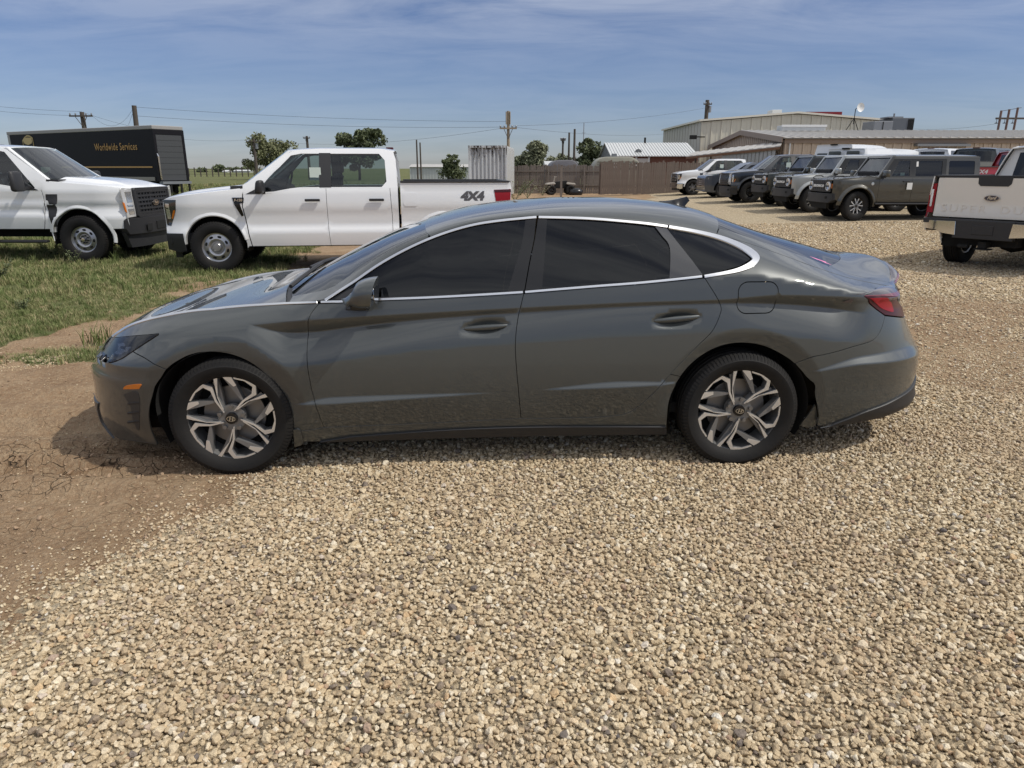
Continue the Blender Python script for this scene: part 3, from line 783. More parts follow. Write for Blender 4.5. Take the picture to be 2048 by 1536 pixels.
def s_lift(u, z, off=0.0):
    p = S3(u, z)
    if not off: return p
    n = s_norm(u, z); return (p[0] + n[0] * off, p[1] + n[1] * off, p[2] + n[2] * off)
s_norm = num_normal(lambda a, b, o: S3(a, b), .005, .004, 1)
def on_side(px, py):
    y = -.9
    for _ in range(40):
        x, z = SF.at(px, py, y); x = clamp(x, XF(z) + .002, XR(z) - .002); y2 = -SW(x, z, True) * cfac(x, z); y += (y2 - y) * .35
    return (u_of(x, z), z)
def sp(*lines):
    """outline from runs of pixel points; ('u', u, z) gives a point on the shell directly"""
    out = []
    for ln in lines:
        q = [(p[1], p[2]) if p[0] == 'u' else on_side(p[0], p[1]) for p in ln]
        out += smooth_line(q, 5) if 2 < len(q) < 24 else q
    return out
_lo, _hi = -1.05, -.85
for _ in range(30):
    _m = (_lo + _hi) / 2
    if _m < XF(RZ(_m)): _lo = _m
    else: _hi = _m
XN = _hi
# --- the top: bonnet, windshield, roof, rear window, boot lid share one surface
top_px = [(182, 738), (187, 723), (196, 709), (206, 692), (221.6, 672), (246, 654.6), (274.6, 636), (303, 619), (346, 599), (389, 583), (446.5, 567), (504, 554), (561, 545), (618, 540), (652, 526), (731, 485), (794, 456), (853, 435), (911, 417), (975, 405), (1048, 397.6),
          (1121, 393.7), (1195, 393.7), (1268, 397.6), (1341, 406), (1390, 417), (1446, 437), (1501, 456), (1556, 472), (1610, 487), (1660, 502), (1702, 504), (1738, 510), (1775, 523), (1800, 538), (1815, 555)]
top_c = curve(top_px)
FLAT = curve([(-1.0, 1.15), (.35, 1.15), (.75, .62), (1.1, .52), (2.8, .52), (3.3, .75), (3.8, 1.05), (4.3, 1.2)])   # start angle of the section at the rail, from vertical
def top_sec(x, zc):
    zr = RZ(x); yr = RY(x) * cfac(x, min(zr, .95)); h = max(.002, zc - zr); a = FLAT(x)
    if x > .35: a = math.atan(max(.1, (SW(x, zr - .02, True) - SW(x, zr, True)) / .02))
    k1 = .72 * h; ta = math.tan(min(a, 1.35)); k1 = min(k1, yr * .42 / ta); p1 = (yr - k1 * ta, zr + k1)
    kb = sstep(.35, 1.0, x); p1 = (lerp(yr * .66, p1[0], kb), lerp(zr + h * .62, p1[1], kb))
    return (yr, zr), p1, (yr * .52, zc), (0.0, zc)
def bez(P, t):
    a = 1 - t; return tuple(a ** 3 * P[0][i] + 3 * a * a * t * P[1][i] + 3 * a * t * t * P[2][i] + t ** 3 * P[3][i] for i in (0, 1))
def solve_top(x):
    lo, hi = RZ(x) - .02, RZ(x) + .30
    for _ in range(20):
        m = (lo + hi) / 2; P = top_sec(x, m); best = 1e9
        for i in range(9):
            for s in (-1, 1):
                y, z = bez(P, i / 8); p = SF.proj((x, s * y, z)); best = min(best, p[1] - top_c(p[0]))
        lo, hi = (m, hi) if best > 0 else (lo, m)
    return (lo + hi) / 2
XF0 = XN; XR0 = 4.02
_xs = list(np.arange(-.80, 3.96, .08)); _zc = [max(RZ(x) + .004, solve_top(x)) for x in _xs]
_zs = [_zc[0]] + [.25 * _zc[i - 1] + .5 * _zc[i] + .25 * _zc[i + 1] for i in range(1, len(_zc) - 1)] + [_zc[-1]]
ZC = curve([(XF0 - .005, RZ(XF0) + .006)] + list(zip(_xs, _zs)) + [(4.06, 1.045)])
if __name__ == "__main__": print("ZC", [(round(x, 2), round(z, 3), round(RZ(x), 3)) for x, z in zip(_xs, _zs)][::4])
def T3(x, s):
    t = 1 - abs(s); P = top_sec(x, ZC(x)); y, z = bez(P, t)
    return (x, math.copysign(y, s) if s else 0.0, z)
t_norm = num_normal(lambda a, b, o: T3(a, b), .006, .004, 1)
def t_lift(x, s, off=0.0):
    p = T3(x, s)
    if not off: return p
    n = t_norm(x, s); return (p[0] + n[0] * off, p[1] + n[1] * off, p[2] + n[2] * off)
def tpanel(name, poly, mt, gap=.0022, step=.035, off=0.0, thick=.012, parent=None, cr=()):
    return sheet(name, poly, t_lift, t_norm, mt, parent or sedan, step, gap, thick, cr, (), off)
_cre = []
for f_, rng in ((sh_u, SHX), (sh_l, SHX), (FAC[0][0], FAC[0][2:]), (FAC[0][1], FAC[0][2:]), (FAC[1][0], FAC[1][2:]), (FAC[1][1], FAC[1][2:]), (FAC[2][0], FAC[2][2:]), (FAC[2][1], FAC[2][2:])):
    for dz in (-.007, 0, .007): _cre.append([(u_of(x, f_(x) + dz), f_(x) + dz) for x in np.arange(rng[0] + .01, rng[1] - .005, .02)])
for cx, cz, r0 in AC:
    q = [(cx + (r0 + .085) * math.cos(a), cz + (r0 + .085) * math.sin(a)) for a in np.arange(.02, math.pi - .02, .05)]
    _cre.append([(u_of(x, z), z) for x, z in q])
    q = [(cx + (r0 + .097) * math.cos(a), cz + (r0 + .097) * math.sin(a)) for a in np.arange(.02, math.pi - .02, .05)]
    _cre.append([(u_of(x, z), z) for x, z in q])
for hx, hz in HND:
    for k in (.25, .5, .75, 1.0):
        _cre.append([(u_of(hx + .135 * k * math.cos(a), hz), hz + .0135 * k * math.cos(a) + .042 * k * math.sin(a)) for a in np.arange(0, 6.3, .2)])
_sn0 = s_norm
def s_norm(u, z):
    n = _sn0(u, z); p = S3(u, z); x = p[0]
    if 2.3 < x < xe_lim:
        k = sstep(RZ(x) - .09, RZ(x), z)
        if k > 0: n = (Vector(n) * (1 - k) + Vector(t_norm(x, -.99)) * k).normalized()
    return n
xe_lim = 3.95
def spanel(name, poly, mt, parent=None, gap=.0022, step=.03, thick=.012, off=0.0, both=True, cr=True, holes=()):
    o = sheet(name, poly, s_lift, s_norm, mt, parent or sedan, step, gap, thick, _cre if cr else (), holes, off)
    if both:
        q = mirror_sheet(o)
        if parent and parent is not sedan and 'twin' in parent.keys(): pass
        return o, q
    return o, None
arch_f = [(587, 858), (581, 838), (567, 803.6), (541, 766), (504, 732), (461, 712), (418, 706), (380, 711), (349, 726), (330, 741), (315, 763.5), (303, 792), (297.5, 821), (301, 855), (316, 890)]
arch_r = [(1333, 867), (1334, 839), (1340.6, 799), (1362.5, 755), (1394, 720.6), (1434, 697), (1475, 688), (1519, 691), (1556, 705), (1594, 730), (1619, 761), (1631, 795.6), (1634, 852)]
hood_ln = [(222, 677), (234.5, 668.5), (254.5, 656), (283, 644.7), (327, 634), (403.5, 622), (475, 615), (561, 609.5), (638, 607)]
door_a = [(638, 607), (618.6, 634), (612, 673), (613.7, 722), (623.5, 780), (635.7, 819.5), (648, 854.6)]
door_b = [(1047.5, 587), (1036, 639), (1031, 683), (1032.6, 731.5), (1042, 836.5)]
door_c = [(1042, 836.5), (1120, 836), (1195, 834), (1243.6, 829), (1268, 819), (1302, 790), (1341, 748.6), (1390, 697), (1424, 663), (1441, 629), (1443, 614), (1434, 595), (1409.6, 556)]
belt = [(638, 607), (750, 602), (853, 598), (950, 593), (1047.5, 587)]
belt2 = [(1047.5, 587), (1097, 583), (1195, 575), (1292, 567.5), (1409.6, 556)]
door_cd = smooth_line(door_c, 5); arch_rd = smooth_line(arch_r, 4); arch_fd = smooth_line(arch_f, 4)
def rail_run(x0, x1, n=24):
    return [('u', u_of(x, RZ(x)), RZ(x)) for x in np.linspace(x0, x1, n)]
hl_top = [(223, 675.5), (260, 672.5), (317, 667.5)]; hl_bot = [(317, 669.5), (292, 686), (266, 703), (243, 718), (221.6, 725.5), (206, 723), ('u', .46, .598)]
hl_fr = [('u', .46, .598), ('u', .40, .606), ('u', .372, .635), ('u', .385, .665), (223, 675.5)]
seam_f = [(266, 703), (292, 717.6), (330, 741)]
HLB = sp(hl_bot); HLF = sp(hl_fr)
spanel("fender", sp(hood_ln, door_a, [(648, 854.6), (618, 860), (592, 862), (587, 858)], arch_f[:10], seam_f[::-1], [('u', *p) for p in HLB[::-1] if p[0] >= on_side(267, 702)[0]] + [(317, 667.5)], [(317, 667.5), (260, 672.5), (223, 675.5)]), M_SED)
spanel("bumper", sp([(266, 703), (292, 717.6), (330, 741)], arch_f[9:], [(316, 890), (275, 884), (240, 879)], [('u', .30, .165), ('u', .0, .16)], rail_run(XN + .0005, S3(*on_side(222, 677))[0], 16), [('u', *p) for p in HLF[::-1]] + [('u', *p) for p in HLB[::-1] if p[0] < on_side(267, 702)[0]]), M_SED)
# front lamps: dark lens with inner lamp pieces
hl_poly = sp(hl_top) + HLB + HLF
M_LENS = glass("lamp_lens", (0.55, 0.56, 0.58), 0.8, 0.02)
for o in spanel("headlight", hl_poly, mat("headlight_housing", (0.016, 0.016, 0.018), 0.3, coat=0.3), gap=.002, off=-.001, cr=False, step=.025):
    pass
spanel("headlight_lens", hl_poly, M_LENS, gap=.002, off=.0035, cr=False, step=.025)
spanel("lamp_reflector", sp([(236, 688), (248, 686), (249, 692), (241, 693), (241, 697), (249, 699), (246, 707), (234, 709), (230, 704), (236, 701)]), M_CLEARL, gap=0, off=.002, cr=False, step=.02)
spanel("lamp_reflector", sp([(252, 694), (262, 694), (256, 702), (250, 705)]), M_CLEARL, gap=0, off=.002, cr=False, step=.02)
spanel("side_marker", sp([(247.4, 778), (253, 771), (282, 768), (279, 777.5)]), M_AMBER, gap=0, off=.004, cr=False, step=.02)
spanel("bumper_vent", sp([(247, 789), (277, 787), (279, 858), (268, 845), (262, 815), (254, 800)]), mat("vent_grey", (0.04, 0.04, 0.04), 0.5), gap=0, off=.0025, cr=False, step=.02)
for py in (806, 825, 843):
    spanel("vent_rib", sp([(256, py), (276, py - 2), (276, py + 1), (257, py + 3)]), M_BLACKPL, gap=0, off=.006, cr=False, step=.02)
spanel("grille", [(0, .36), (.18, .34), (.24, .40), (.26, .50), (.22, .535), (.15, .54), (0, .54)], mat("grille_mesh", (0.012, 0.012, 0.012), 0.35, bump=(120, 1.0, 0.02)), gap=0, off=.002, cr=False)
spanel("lower_lip", sp([('u', 0, .165), ('u', .35, .165), (229, 876), (206, 846), (197, 818)], [(198, 806), ('u', .30, .31), ('u', 0, .30)]), mat("lip_grey", (0.06, 0.06, 0.062), 0.4), gap=0, off=.008, cr=False)
lp = MB()
for s in (-1, 1): lp.box(-.98, -.972, s * .26 - .26, s * .26 + .26, .44, .56)
lp.obj("number_plate_bracket", M_BLACKPL, sedan) if False else None

# doors with their windows, trims and handles
def win(name, poly, mt, par, off, gap=.001, step=.03):
    out = []
    for k, q in enumerate(par):
        o = sheet(name, poly, s_lift, s_norm, mt, q if k == 0 else None, step, gap, .006, (), (), off)
        if k == 1:
            t = mirror_sheet(o); t.parent = q; bpy.data.objects.remove(o); o = t
        out.append(o)
    return out
def ribbon(pts, w0, w1=None):
    """pixel ribbon along a run; w may be a list"""
    n = len(pts); ws = w0 if isinstance(w0, list) else [w0] * n; a = []; b = []
    for i, p in enumerate(pts):
        q0, q1 = pts[max(0, i - 1)], pts[min(n - 1, i + 1)]; dx, dy = q1[0] - q0[0], q1[1] - q0[1]; l = math.hypot(dx, dy)
        nx, ny = -dy / l, dx / l; a.append((p[0] - nx * ws[i], p[1] - ny * ws[i])); b.append((p[0] + nx * ws[i], p[1] + ny * ws[i]))
    return sp(a, b[::-1])
fd = spanel("door", sp(door_a, [(648, 854.6), (853, 846), (1042, 836.5)], door_b[::-1], belt[::-1]), M_SED, step=.024)
rd = spanel("door", sp(door_b, door_c, belt2[::-1]), M_SED, step=.024)
up_f = [(650, 600.7), (706.5, 564.6), (755, 531), (804, 503), (853, 480), (902, 462), (950.6, 449), (999.5, 441.5), (1048, 436.6), (1073, 434.5)]
up_r = [(1077, 434.5), (1146, 436), (1195, 438.5), (1243.6, 442.5), (1292.4, 447.4), (1335, 453.5)]
up_q = [(1338, 454), (1390, 463), (1439, 475), (1478, 490), (1502, 504.5), (1512, 516), (1505, 527), (1488, 536), (1463, 543.6), (1409, 553)]
win("window_trim", ribbon(up_f, 2.6), M_BRIGHT, fd, .004); win("window_trim", ribbon(up_r, 2.6), M_BRIGHT, rd, .004)
win("window_trim", ribbon([(642, 604.3), (750, 599.3), (853, 595.3), (950, 590.3), (1046, 584.5)], 2.4), M_BRIGHT, fd, .005)
win("window_trim", ribbon([(1050, 584.2), (1097, 580.3), (1195, 572.3), (1292, 564.8), (1404, 553.2)], 2.4), M_BRIGHT, rd, .005)
spanel("window_trim", ribbon(up_q, [2.6, 3, 3.6, 4.6, 6, 7, 6, 4.6, 3.4, 2.6]), M_BRIGHT, gap=0, off=.004, cr=False)
spanel("hood_trim", ribbon([(225, 673.5), (234.5, 666), (254.5, 653.5), (283, 642.5), (327, 631.8), (403.5, 619.8), (475, 612.8), (561, 607.3), (634, 604.4)], 1.8), M_BRIGHT, gap=0, off=.003, cr=False)
gf_top = [(761, 532), (804, 507), (853, 484), (902, 466), (950.6, 453), (999.5, 445.5), (1050, 440.5)]
win("side_window", sp([(751, 596), (761, 532)], gf_top, [(1050, 440.5), (1043, 487), (1014, 584)], [(1014, 584), (853, 592), (751, 596)]), M_TINT, fd, -.007, -.014)
win("side_window", sp([(655, 600), (706, 568), (750, 538)], [(757, 535), (748, 596)]), M_TINT, fd, -.0065, -.010)
win("mirror_sail", sp([(668, 599.5), (700, 578), (752, 560), (747, 597)]), M_BLACKPL, fd, .001)
win("pillar_trim", sp([(1051, 440.5), (1072, 438)], [(1068, 477.6), (1058, 526.5), (1048.5, 581)], [(1015, 584), (1044, 487)]), M_BLACKGL, fd, .001, 0)
win("pillar_trim", sp([(1076, 438.5), (1094, 439)], [(1090, 500), (1084, 578)], [(1050.5, 581), (1060, 526.5), (1070, 477.6)]), M_BLACKGL, rd, .001, 0)
win("side_window", sp([(1095, 440), (1146, 440.5), (1195, 443), (1243, 447), (1292, 452), (1309.5, 456)], [(1325, 474), (1338, 496), (1337, 557)], [(1337, 557), (1200, 568), (1085, 577.5)]), M_TINT, rd, -.007, -.014)
win("pillar_trim", sp([(1310, 453), (1334, 457)], [(1385, 521.6), (1406, 550)], [(1338.5, 557), (1339.5, 496), (1326, 474)]), mat("pillar_gloss", (0.03, 0.03, 0.032), 0.2, coat=1.0), rd, .001)
spanel("side_window", sp([(1343, 460.6), (1390, 469), (1439, 481.6), (1473, 496), (1495, 514)], [(1478, 525), (1439, 536), (1408, 546)]), M_TINT, gap=-.012, off=-.007, cr=False)
win("belt_seal", sp([(752, 594.6), (853, 590.6), (950, 586.4), (1046, 581)], [(1046, 583), (950, 588.6), (853, 593.2), (752, 597)]), M_BLACKPL, fd, .002)
hs = [SF.at(918, 661, -.9), SF.at(1021, 653, -.9)], [SF.at(1301, 644, -.9), SF.at(1408.6, 634, -.9)]
for (a, b), par in zip(hs, (fd, rd)):
    for k, q in enumerate(par):
        sgn = 1 if k == 0 else -1; m = MB(); rings = []
        for i in range(13):
            t = i / 12; x = lerp(a[0], b[0], t); z = lerp(a[1], b[1], t) + .004; r = (math.sin(math.pi * clamp(t, .02, .98)) ** .45)
            y0 = -(SW((a[0] + b[0]) / 2, z + .07) + .016 - .018 * (2 * t - 1) ** 4) * sgn
            rings.append([(x, y0 + .012 * r * math.cos(w) * 1.0, z + .0165 * r * math.sin(w)) for w in np.arange(0, 6.28, 6.2832 / 10)])
        m.loft(rings); m.obj("door_handle", M_SED, q, smooth=60)
# sills, quarters, rear bumper, lamps
spanel("sill", sp([(648, 854.6), (853, 846), (1042, 836.5)], door_cd[:31], arch_rd[:13][::-1], [(1333, 867), (1048, 871), (853, 876), (604, 884)], [(592, 862), (618, 860), (648, 854.6)]), M_SED, gap=.0015)
spanel("side_skirt", sp([(700, 872), (900, 858), (1100, 852), (1331, 852)], [(1333, 866), (1048, 870), (853, 875), (640, 882)]), M_BLACKPL, gap=0, off=.012, cr=False)
quart_top = [(1411, 555.5), (1463, 547.5), (1490, 540.5), (1509, 530.5), (1518, 517), (1508, 501), (1482, 485), (1441, 470.5), (1391, 458.5), (1338, 449.8)]
rl = [(1338, 449.8), (1390, 459), (1439, 470), (1490, 484), (1560, 508), (1640, 537), (1700, 556), (1750, 566), (1775, 570)]
seam_r = [(1770, 631.6), (1762.5, 658), (1747, 680), (1706, 693.5), (1650, 709), (1597, 727)]
_fu, _fz = on_side(1516.5, 596); _k = U_M / (XM1 - XM0); _r = .055
fuel = [(_fu + _k * (cx_ * (.112 - _r) + _r * math.cos(math.radians(a_))), _fz + cz_ * (.088 - _r) + _r * math.sin(math.radians(a_))) for cx_, cz_, a0_ in ((1, -1, -90), (1, 1, 0), (-1, 1, 90), (-1, -1, 180)) for a_ in range(a0_, a0_ + 91, 15)]
spanel("quarter_panel", sp(door_cd[30:][::-1], arch_rd[12:37], seam_r[::-1], [(1770, 631.6), (1728, 592)], [(1728, 590.5), (1752, 577)], rail_run(3.778, 2.50, 30), quart_top[:-1][::-1]), M_SED, holes=[fuel], step=.02)
spanel("fuel_cap_door", fuel, M_SED, gap=.0055, step=.02)
tail_o = [(1728, 591), (1752, 578), (1775, 563.5)]
zt = on_side(1775, 566)[1]
ztop = .985
spanel("bumper", sp(seam_r, [(1594, 730), (1619, 761), (1631, 795.6), (1634, 852)], [(1634, 852), (1722, 839), (1760, 832)], [('u', 5.75, .245), ('u', 6.0, .245)], [('u', 6.0, .79)], [('u', 5.62, .79), (1806, 635), (1770, 631.6)]), M_SED)
spanel("diffuser", sp([(1660, 850), (1720, 826), (1769, 808), (1800, 792), (1823, 774)], [('u', 5.7, .40), ('u', 6, .38)], [('u', 6, .25), ('u', 5.75, .25), (1760, 832), (1722, 840), (1640, 854)]), M_BLACKPL, gap=0, off=.012, cr=False)
spanel("tail_light", sp([(1728, 592), (1758, 591), (1796, 593)], [(1804, 615), (1808, 634)], [(1806, 634), (1785, 632), (1769, 630)], [(1769, 630), (1728, 592)]), M_REDD, gap=.002, off=.003, cr=False)
spanel("lamp_segment", sp([(1738, 596.5), (1774, 596), (1781, 606), (1785, 624), (1764, 618), (1750, 606)]), M_REDL, gap=0, off=.006, cr=False, step=.02)
spanel("trunk_face", sp([('u', 6, .792), ('u', 5.63, .792), (1807, 634)], [(1801, 612), (1797, 596)], [('u', 5.65, .918), ('u', 6, .918)]), M_SED, gap=.001, cr=False)
S_ = list(np.linspace(-1, 1, 25))
cowl = lambda s: .27 + .10 * s * s
head = lambda s: 1.05 + .06 * s * s
bl_b = lambda s: 3.66 - .26 * (s / .84) ** 2
xn = XN + .004
tpanel("bonnet", [(xn + .0, -.999), (xn, .999)] + [(x, .999) for x in np.arange(xn + .1, .30, .1)] + [(cowl(s) - .045, s) for s in S_[::-1]] + [(x, -.999) for x in np.arange(xn + .1, .30, .1)][::-1], M_SED, cr=[[(x, s * (.80 - .30 * (x + .75) / 1.0)) for x in np.arange(-.7, .2, .05)] for s in (-1, 1)])
tpanel("cowl", [(cowl(s) - .045, s) for s in S_] + [(cowl(s) + .03, s) for s in S_[::-1]], M_BLACKPL, gap=0, off=-.012)
W_ = [s for s in np.linspace(-.875, .875, 21)]
ws = tpanel("windshield", [(cowl(s), s) for s in W_] + [(head(s), s) for s in W_[::-1]], M_WSHIELD, off=-.006, gap=-.012)
fr_b = MB()
for s in (-1, 1):
    e = [(x, s * 1.0) for x in np.linspace(.34, 1.10, 16)] + [(x, s * .87) for x in np.linspace(1.10, .34, 16)]
    tpanel("roof_pillar", e, M_SED, gap=.0008)
tpanel("windshield_frit", [(cowl(s) + .0, s) for s in W_] + [(cowl(s) + .06, s) for s in W_[::-1]], M_DARK, gap=0, off=-.009)
rh = lambda s: 2.80 - .10 * s * s
tpanel("roof", [(head(s) + .004, s) for s in S_] + [(rh(s), s) for s in S_[::-1]], M_SED, gap=.001)
B_ = list(np.linspace(-.84, .84, 21))
tpanel("rear_window", [(rh(s) + .01, s) for s in B_] + [(bl_b(s), s) for s in B_[::-1]], glass("rear_window_glass", (0.05, 0.055, 0.055), 1.2), off=-.005, gap=-.01)
XE = lambda s: 4.0 - .222 * abs(s) ** 3.2
trunk_l = [(bl_b(.84) + .004, .86), (3.52, .885), (3.64, .90), (XE(.9), .905)]
tpanel("boot_lid", [(bl_b(s) + .012, s) for s in np.linspace(-.84, .84, 21)] + smooth_line(trunk_l, 4) + [(XE(s), s) for s in np.linspace(.85, -.85, 15)] + [(x, -s) for x, s in smooth_line(trunk_l, 4)][::-1], M_SED)
for s in (-1, 1):
    e = [(rh(1) + .002, s), (rh(.84) + .006, s * .845)] + [(x, s * .845) for x in np.linspace(2.80, bl_b(.84), 10)] + [(x, s * (q + .004)) for x, q in smooth_line(trunk_l, 4)] + [(x, s) for x in np.linspace(XE(1), 2.72, 16)]
    tpanel("rear_pillar", e, M_SED, gap=.0008)
def resample(P, n):
    P = [Vector(p) for p in P]; d = [0.0]
    for i in range(1, len(P)): d.append(d[-1] + (P[i] - P[i - 1]).length)
    out = []; j = 0
    for k in range(n):
        t = d[-1] * k / (n - 1)
        while j < len(d) - 2 and d[j + 1] < t: j += 1
        out.append(P[j].lerp(P[j + 1], clamp((t - d[j]) / max(1e-9, d[j + 1] - d[j]))))
    return out
_in = [Vector(S3(*on_side(*q))) for q in ((1727, 591.5), (1740, 584), (1752, 577), (1764, 571))] + [Vector(T3(XE(s), s)) for s in np.linspace(-1, 0, 14)]
_oz = curve([(5.10, .966), (5.25, .945), (5.40, .938), (5.52, .952), (5.65, .985), (5.8, 1.008), (6.0, 1.015)])
_ou = []
for u in np.linspace(5.105, 6.0, 24):
    f = min(1.0, u - 1 - U_M) * math.pi / 2; x = 4.055 - (4.055 - XM1) * (1 - math.sin(f) ** (2 / N_R)); _ou.append(Vector((x, -SW(x, _oz(u), True) * max(0.0, math.cos(f)) ** (2 / N_R), _oz(u))))
_in, _ou = resample(_in, 26), resample(_ou, 26)
full = lambda P: P + [Vector((p.x, -p.y, p.z)) for p in P[::-1][1:]]
_I, _O = full(_in), full(_ou); rows = [[p - Vector((0, 0, .012)) for p in _I], _I]
for t in (.25, .5, .75): rows.append([a.lerp(c, t) + Vector((0, 0, .020 * math.sin(math.pi * t) * min(1, (a - c).length / .12))) for a, c in zip(_I, _O)])
rows += [_O, [p + Vector((-.004, 0, -.014)) for p in _O], [p + Vector((-.05, 0, -.03)) for p in _O]]
lipm = MB(); lipm.loft([[tuple(p) for p in r] for r in rows], closed=False, caps=False)
tl_strip = lipm.obj("tail_light", mat("smoked_red_bar", (0.050, 0.036, 0.042), 0.14, coat=1.0), sedan, smooth=40)
edg = MB(); edg.loft([[tuple(_I[k].lerp(_O[k], t) + Vector((0, 0, .0015 + .020 * math.sin(math.pi * t) * min(1, (_I[k] - _O[k]).length / .12)))) for k in range(len(_I))] for t in (.80, .9, .985)], closed=False, caps=False)
edg.obj("lamp_segment", mat("smoked_red_edge", (0.16, 0.022, 0.035), 0.16, coat=.8), tl_strip, smooth=40)
# pink sticker on the rear window
tpanel("sticker", [(3.30, -.79), (3.35, -.77), (3.42, -.75), (3.41, -.775), (3.45, -.785), (3.40, -.80), (3.38, -.785), (3.34, -.80)], mat("pink_sticker", (0.70, 0.22, 0.42), 0.5), gap=0, off=.003, thick=0)
# antenna fin
fin = MB(); fx = SF.at(1345, 400, -.02)[0]
rz = T3(fx, 0)[2] - .008
for i in range(9):
    pass
rings = []
for i in range(11):
    t = i / 10; x = fx - .08 + .16 * t; hh = .010 + .060 * t ** 1.6 if t < .93 else .010 + .060 * (1 - (t - .93) / .07 * .5); ww = .034 * math.sin(math.pi * clamp(.12 + t * .8)) + .006
    zb = T3(x, 0)[2] - .006
    rings.append([(x + .035 * t * (k > 0) * (k / hh), w, zb + k) for w, k in ((-ww, 0), (-ww * .55, hh * .45), (-.006, hh), (.006, hh), (ww * .55, hh * .45), (ww, 0))])
fin.loft(rings); fin.obj("antenna_fin", M_BLACKGL, sedan, smooth=40)
# mirrors
def ell_loft(cx, cy, cz, rx, ry, rz, n=9, seg=14, fx=lambda t: 1, pw=.8):
    rings = []
    for i in range(n):
        t = -1 + 2 * i / (n - 1); r = max(.03, (1 - abs(t) ** 2.6)) ** .5
        rings.append([(cx + rx * t, cy + ry * r * math.copysign(abs(math.cos(a)) ** pw, math.cos(a)), cz + rz * r * math.copysign(abs(math.sin(a)) ** pw, math.sin(a)) * fx(t)) for a in np.arange(0, 2 * math.pi - .01, 2 * math.pi / seg)])
    return rings
mx, mz = SF.at(722, 583, -1.0)
for k, q in enumerate(fd):
    s = -1 if k == 0 else 1
    m = MB(); rings = []
    for i in range(10):                                   # from the nose of the housing back to the glass
        t = i / 9; r = (1 - (1 - t) ** 2.2) ** .6 if t > 0 else .05
        hh = .082 * r * (1 - .06 * t); ww = .115 * r
        rings.append([(mx - .085 + .155 * t + .02 * math.sin(a), s * (.985 + ww * math.copysign(abs(math.cos(a)) ** .75, math.cos(a)) + .02 * r), mz - .015 * (1 - t) + hh * math.copysign(abs(math.sin(a)) ** .75, math.sin(a)) - .02 * (t < .3)) for a in np.arange(0, 6.28, 6.2832 / 16)])
    m.loft(rings); o = m.obj("mirror", M_SED, q, smooth=50)
    g = MB(); g.hexa([(mx - .11, s * .90, mz - .115), (mx + .02, s * .90, mz - .115), (mx + .02, s * .99, mz - .10), (mx - .06, s * .99, mz - .10), (mx - .09, s * .90, mz - .075), (mx + .01, s * .90, mz - .075), (mx + .03, s * 1.02, mz - .06), (mx - .05, s * 1.02, mz - .06)])
    g.obj("mirror_foot", M_BLACKPL, o, bevel=.008)
    g = MB(); g.prism([(s * .985 + .10 * math.cos(a), mz + .066 * math.sin(a)) for a in np.arange(0, 6.28, .4)], 'x', mx + .073, mx + .076); g.obj("mirror_glass", M_CHROME, o)
# wheels and what is behind the panels
for x, cz, st, sp_ in ((0.0, .322, .03, .05), (2.835, .322, 0, .12)):
    for y in (-.81, .81): wheel(sedan, 'sedan', .334, .247, .225, x, y, cz, st if y < 0 else st, sp_)
for x, _, r in AC:
    for sg in (-1, 1):
        ib = MB(); rings = []
        for a in np.linspace(-.45, math.pi + .45, 44):
            rr = r + .006; X = x + rr * math.cos(a); Z = .322 + rr * math.sin(a)
            yo = min(.90, SW(X, max(.22, Z), True) * cfac(X, max(.22, Z))) - .012
            rings.append([(X, sg * max(.62, yo), Z), (X, sg * max(.61, yo - .12), Z + .01 * math.sin(a)), (X, sg * .58, Z), (x, sg * .58, .322)])
        ib.loft(rings, closed=False, caps=False); ib.obj("wheel_arch_liner", M_DARK, sedan, smooth=40)
ub = MB(); ub.box(-.75, 3.65, -.60, .60, .17, .25); ub.box(.42, 2.40, -.80, .80, .18, .26); ub.box(-.70, .35, -.50, .50, .25, .58); ub.box(2.4, 3.9, -.55, .55, .25, .80)
ub.obj("underbody", M_DARK, sedan)
lz = [(u, .23) for u in np.linspace(.05, 5.95, 50)] + [(u, min(SZ(S3(u, .8)[0]), RZ(S3(u, .8)[0])) - .035 if .9 < u < 5.2 else .55) for u in np.linspace(5.95, .05, 50)]
ah = []
for cx, cz, r in AC: ah.append([(u_of(cx + (r + .012) * math.cos(a), .4), max(.22, cz + (r + .012) * math.sin(a))) for a in np.arange(-.30, math.pi + .31, .1)])
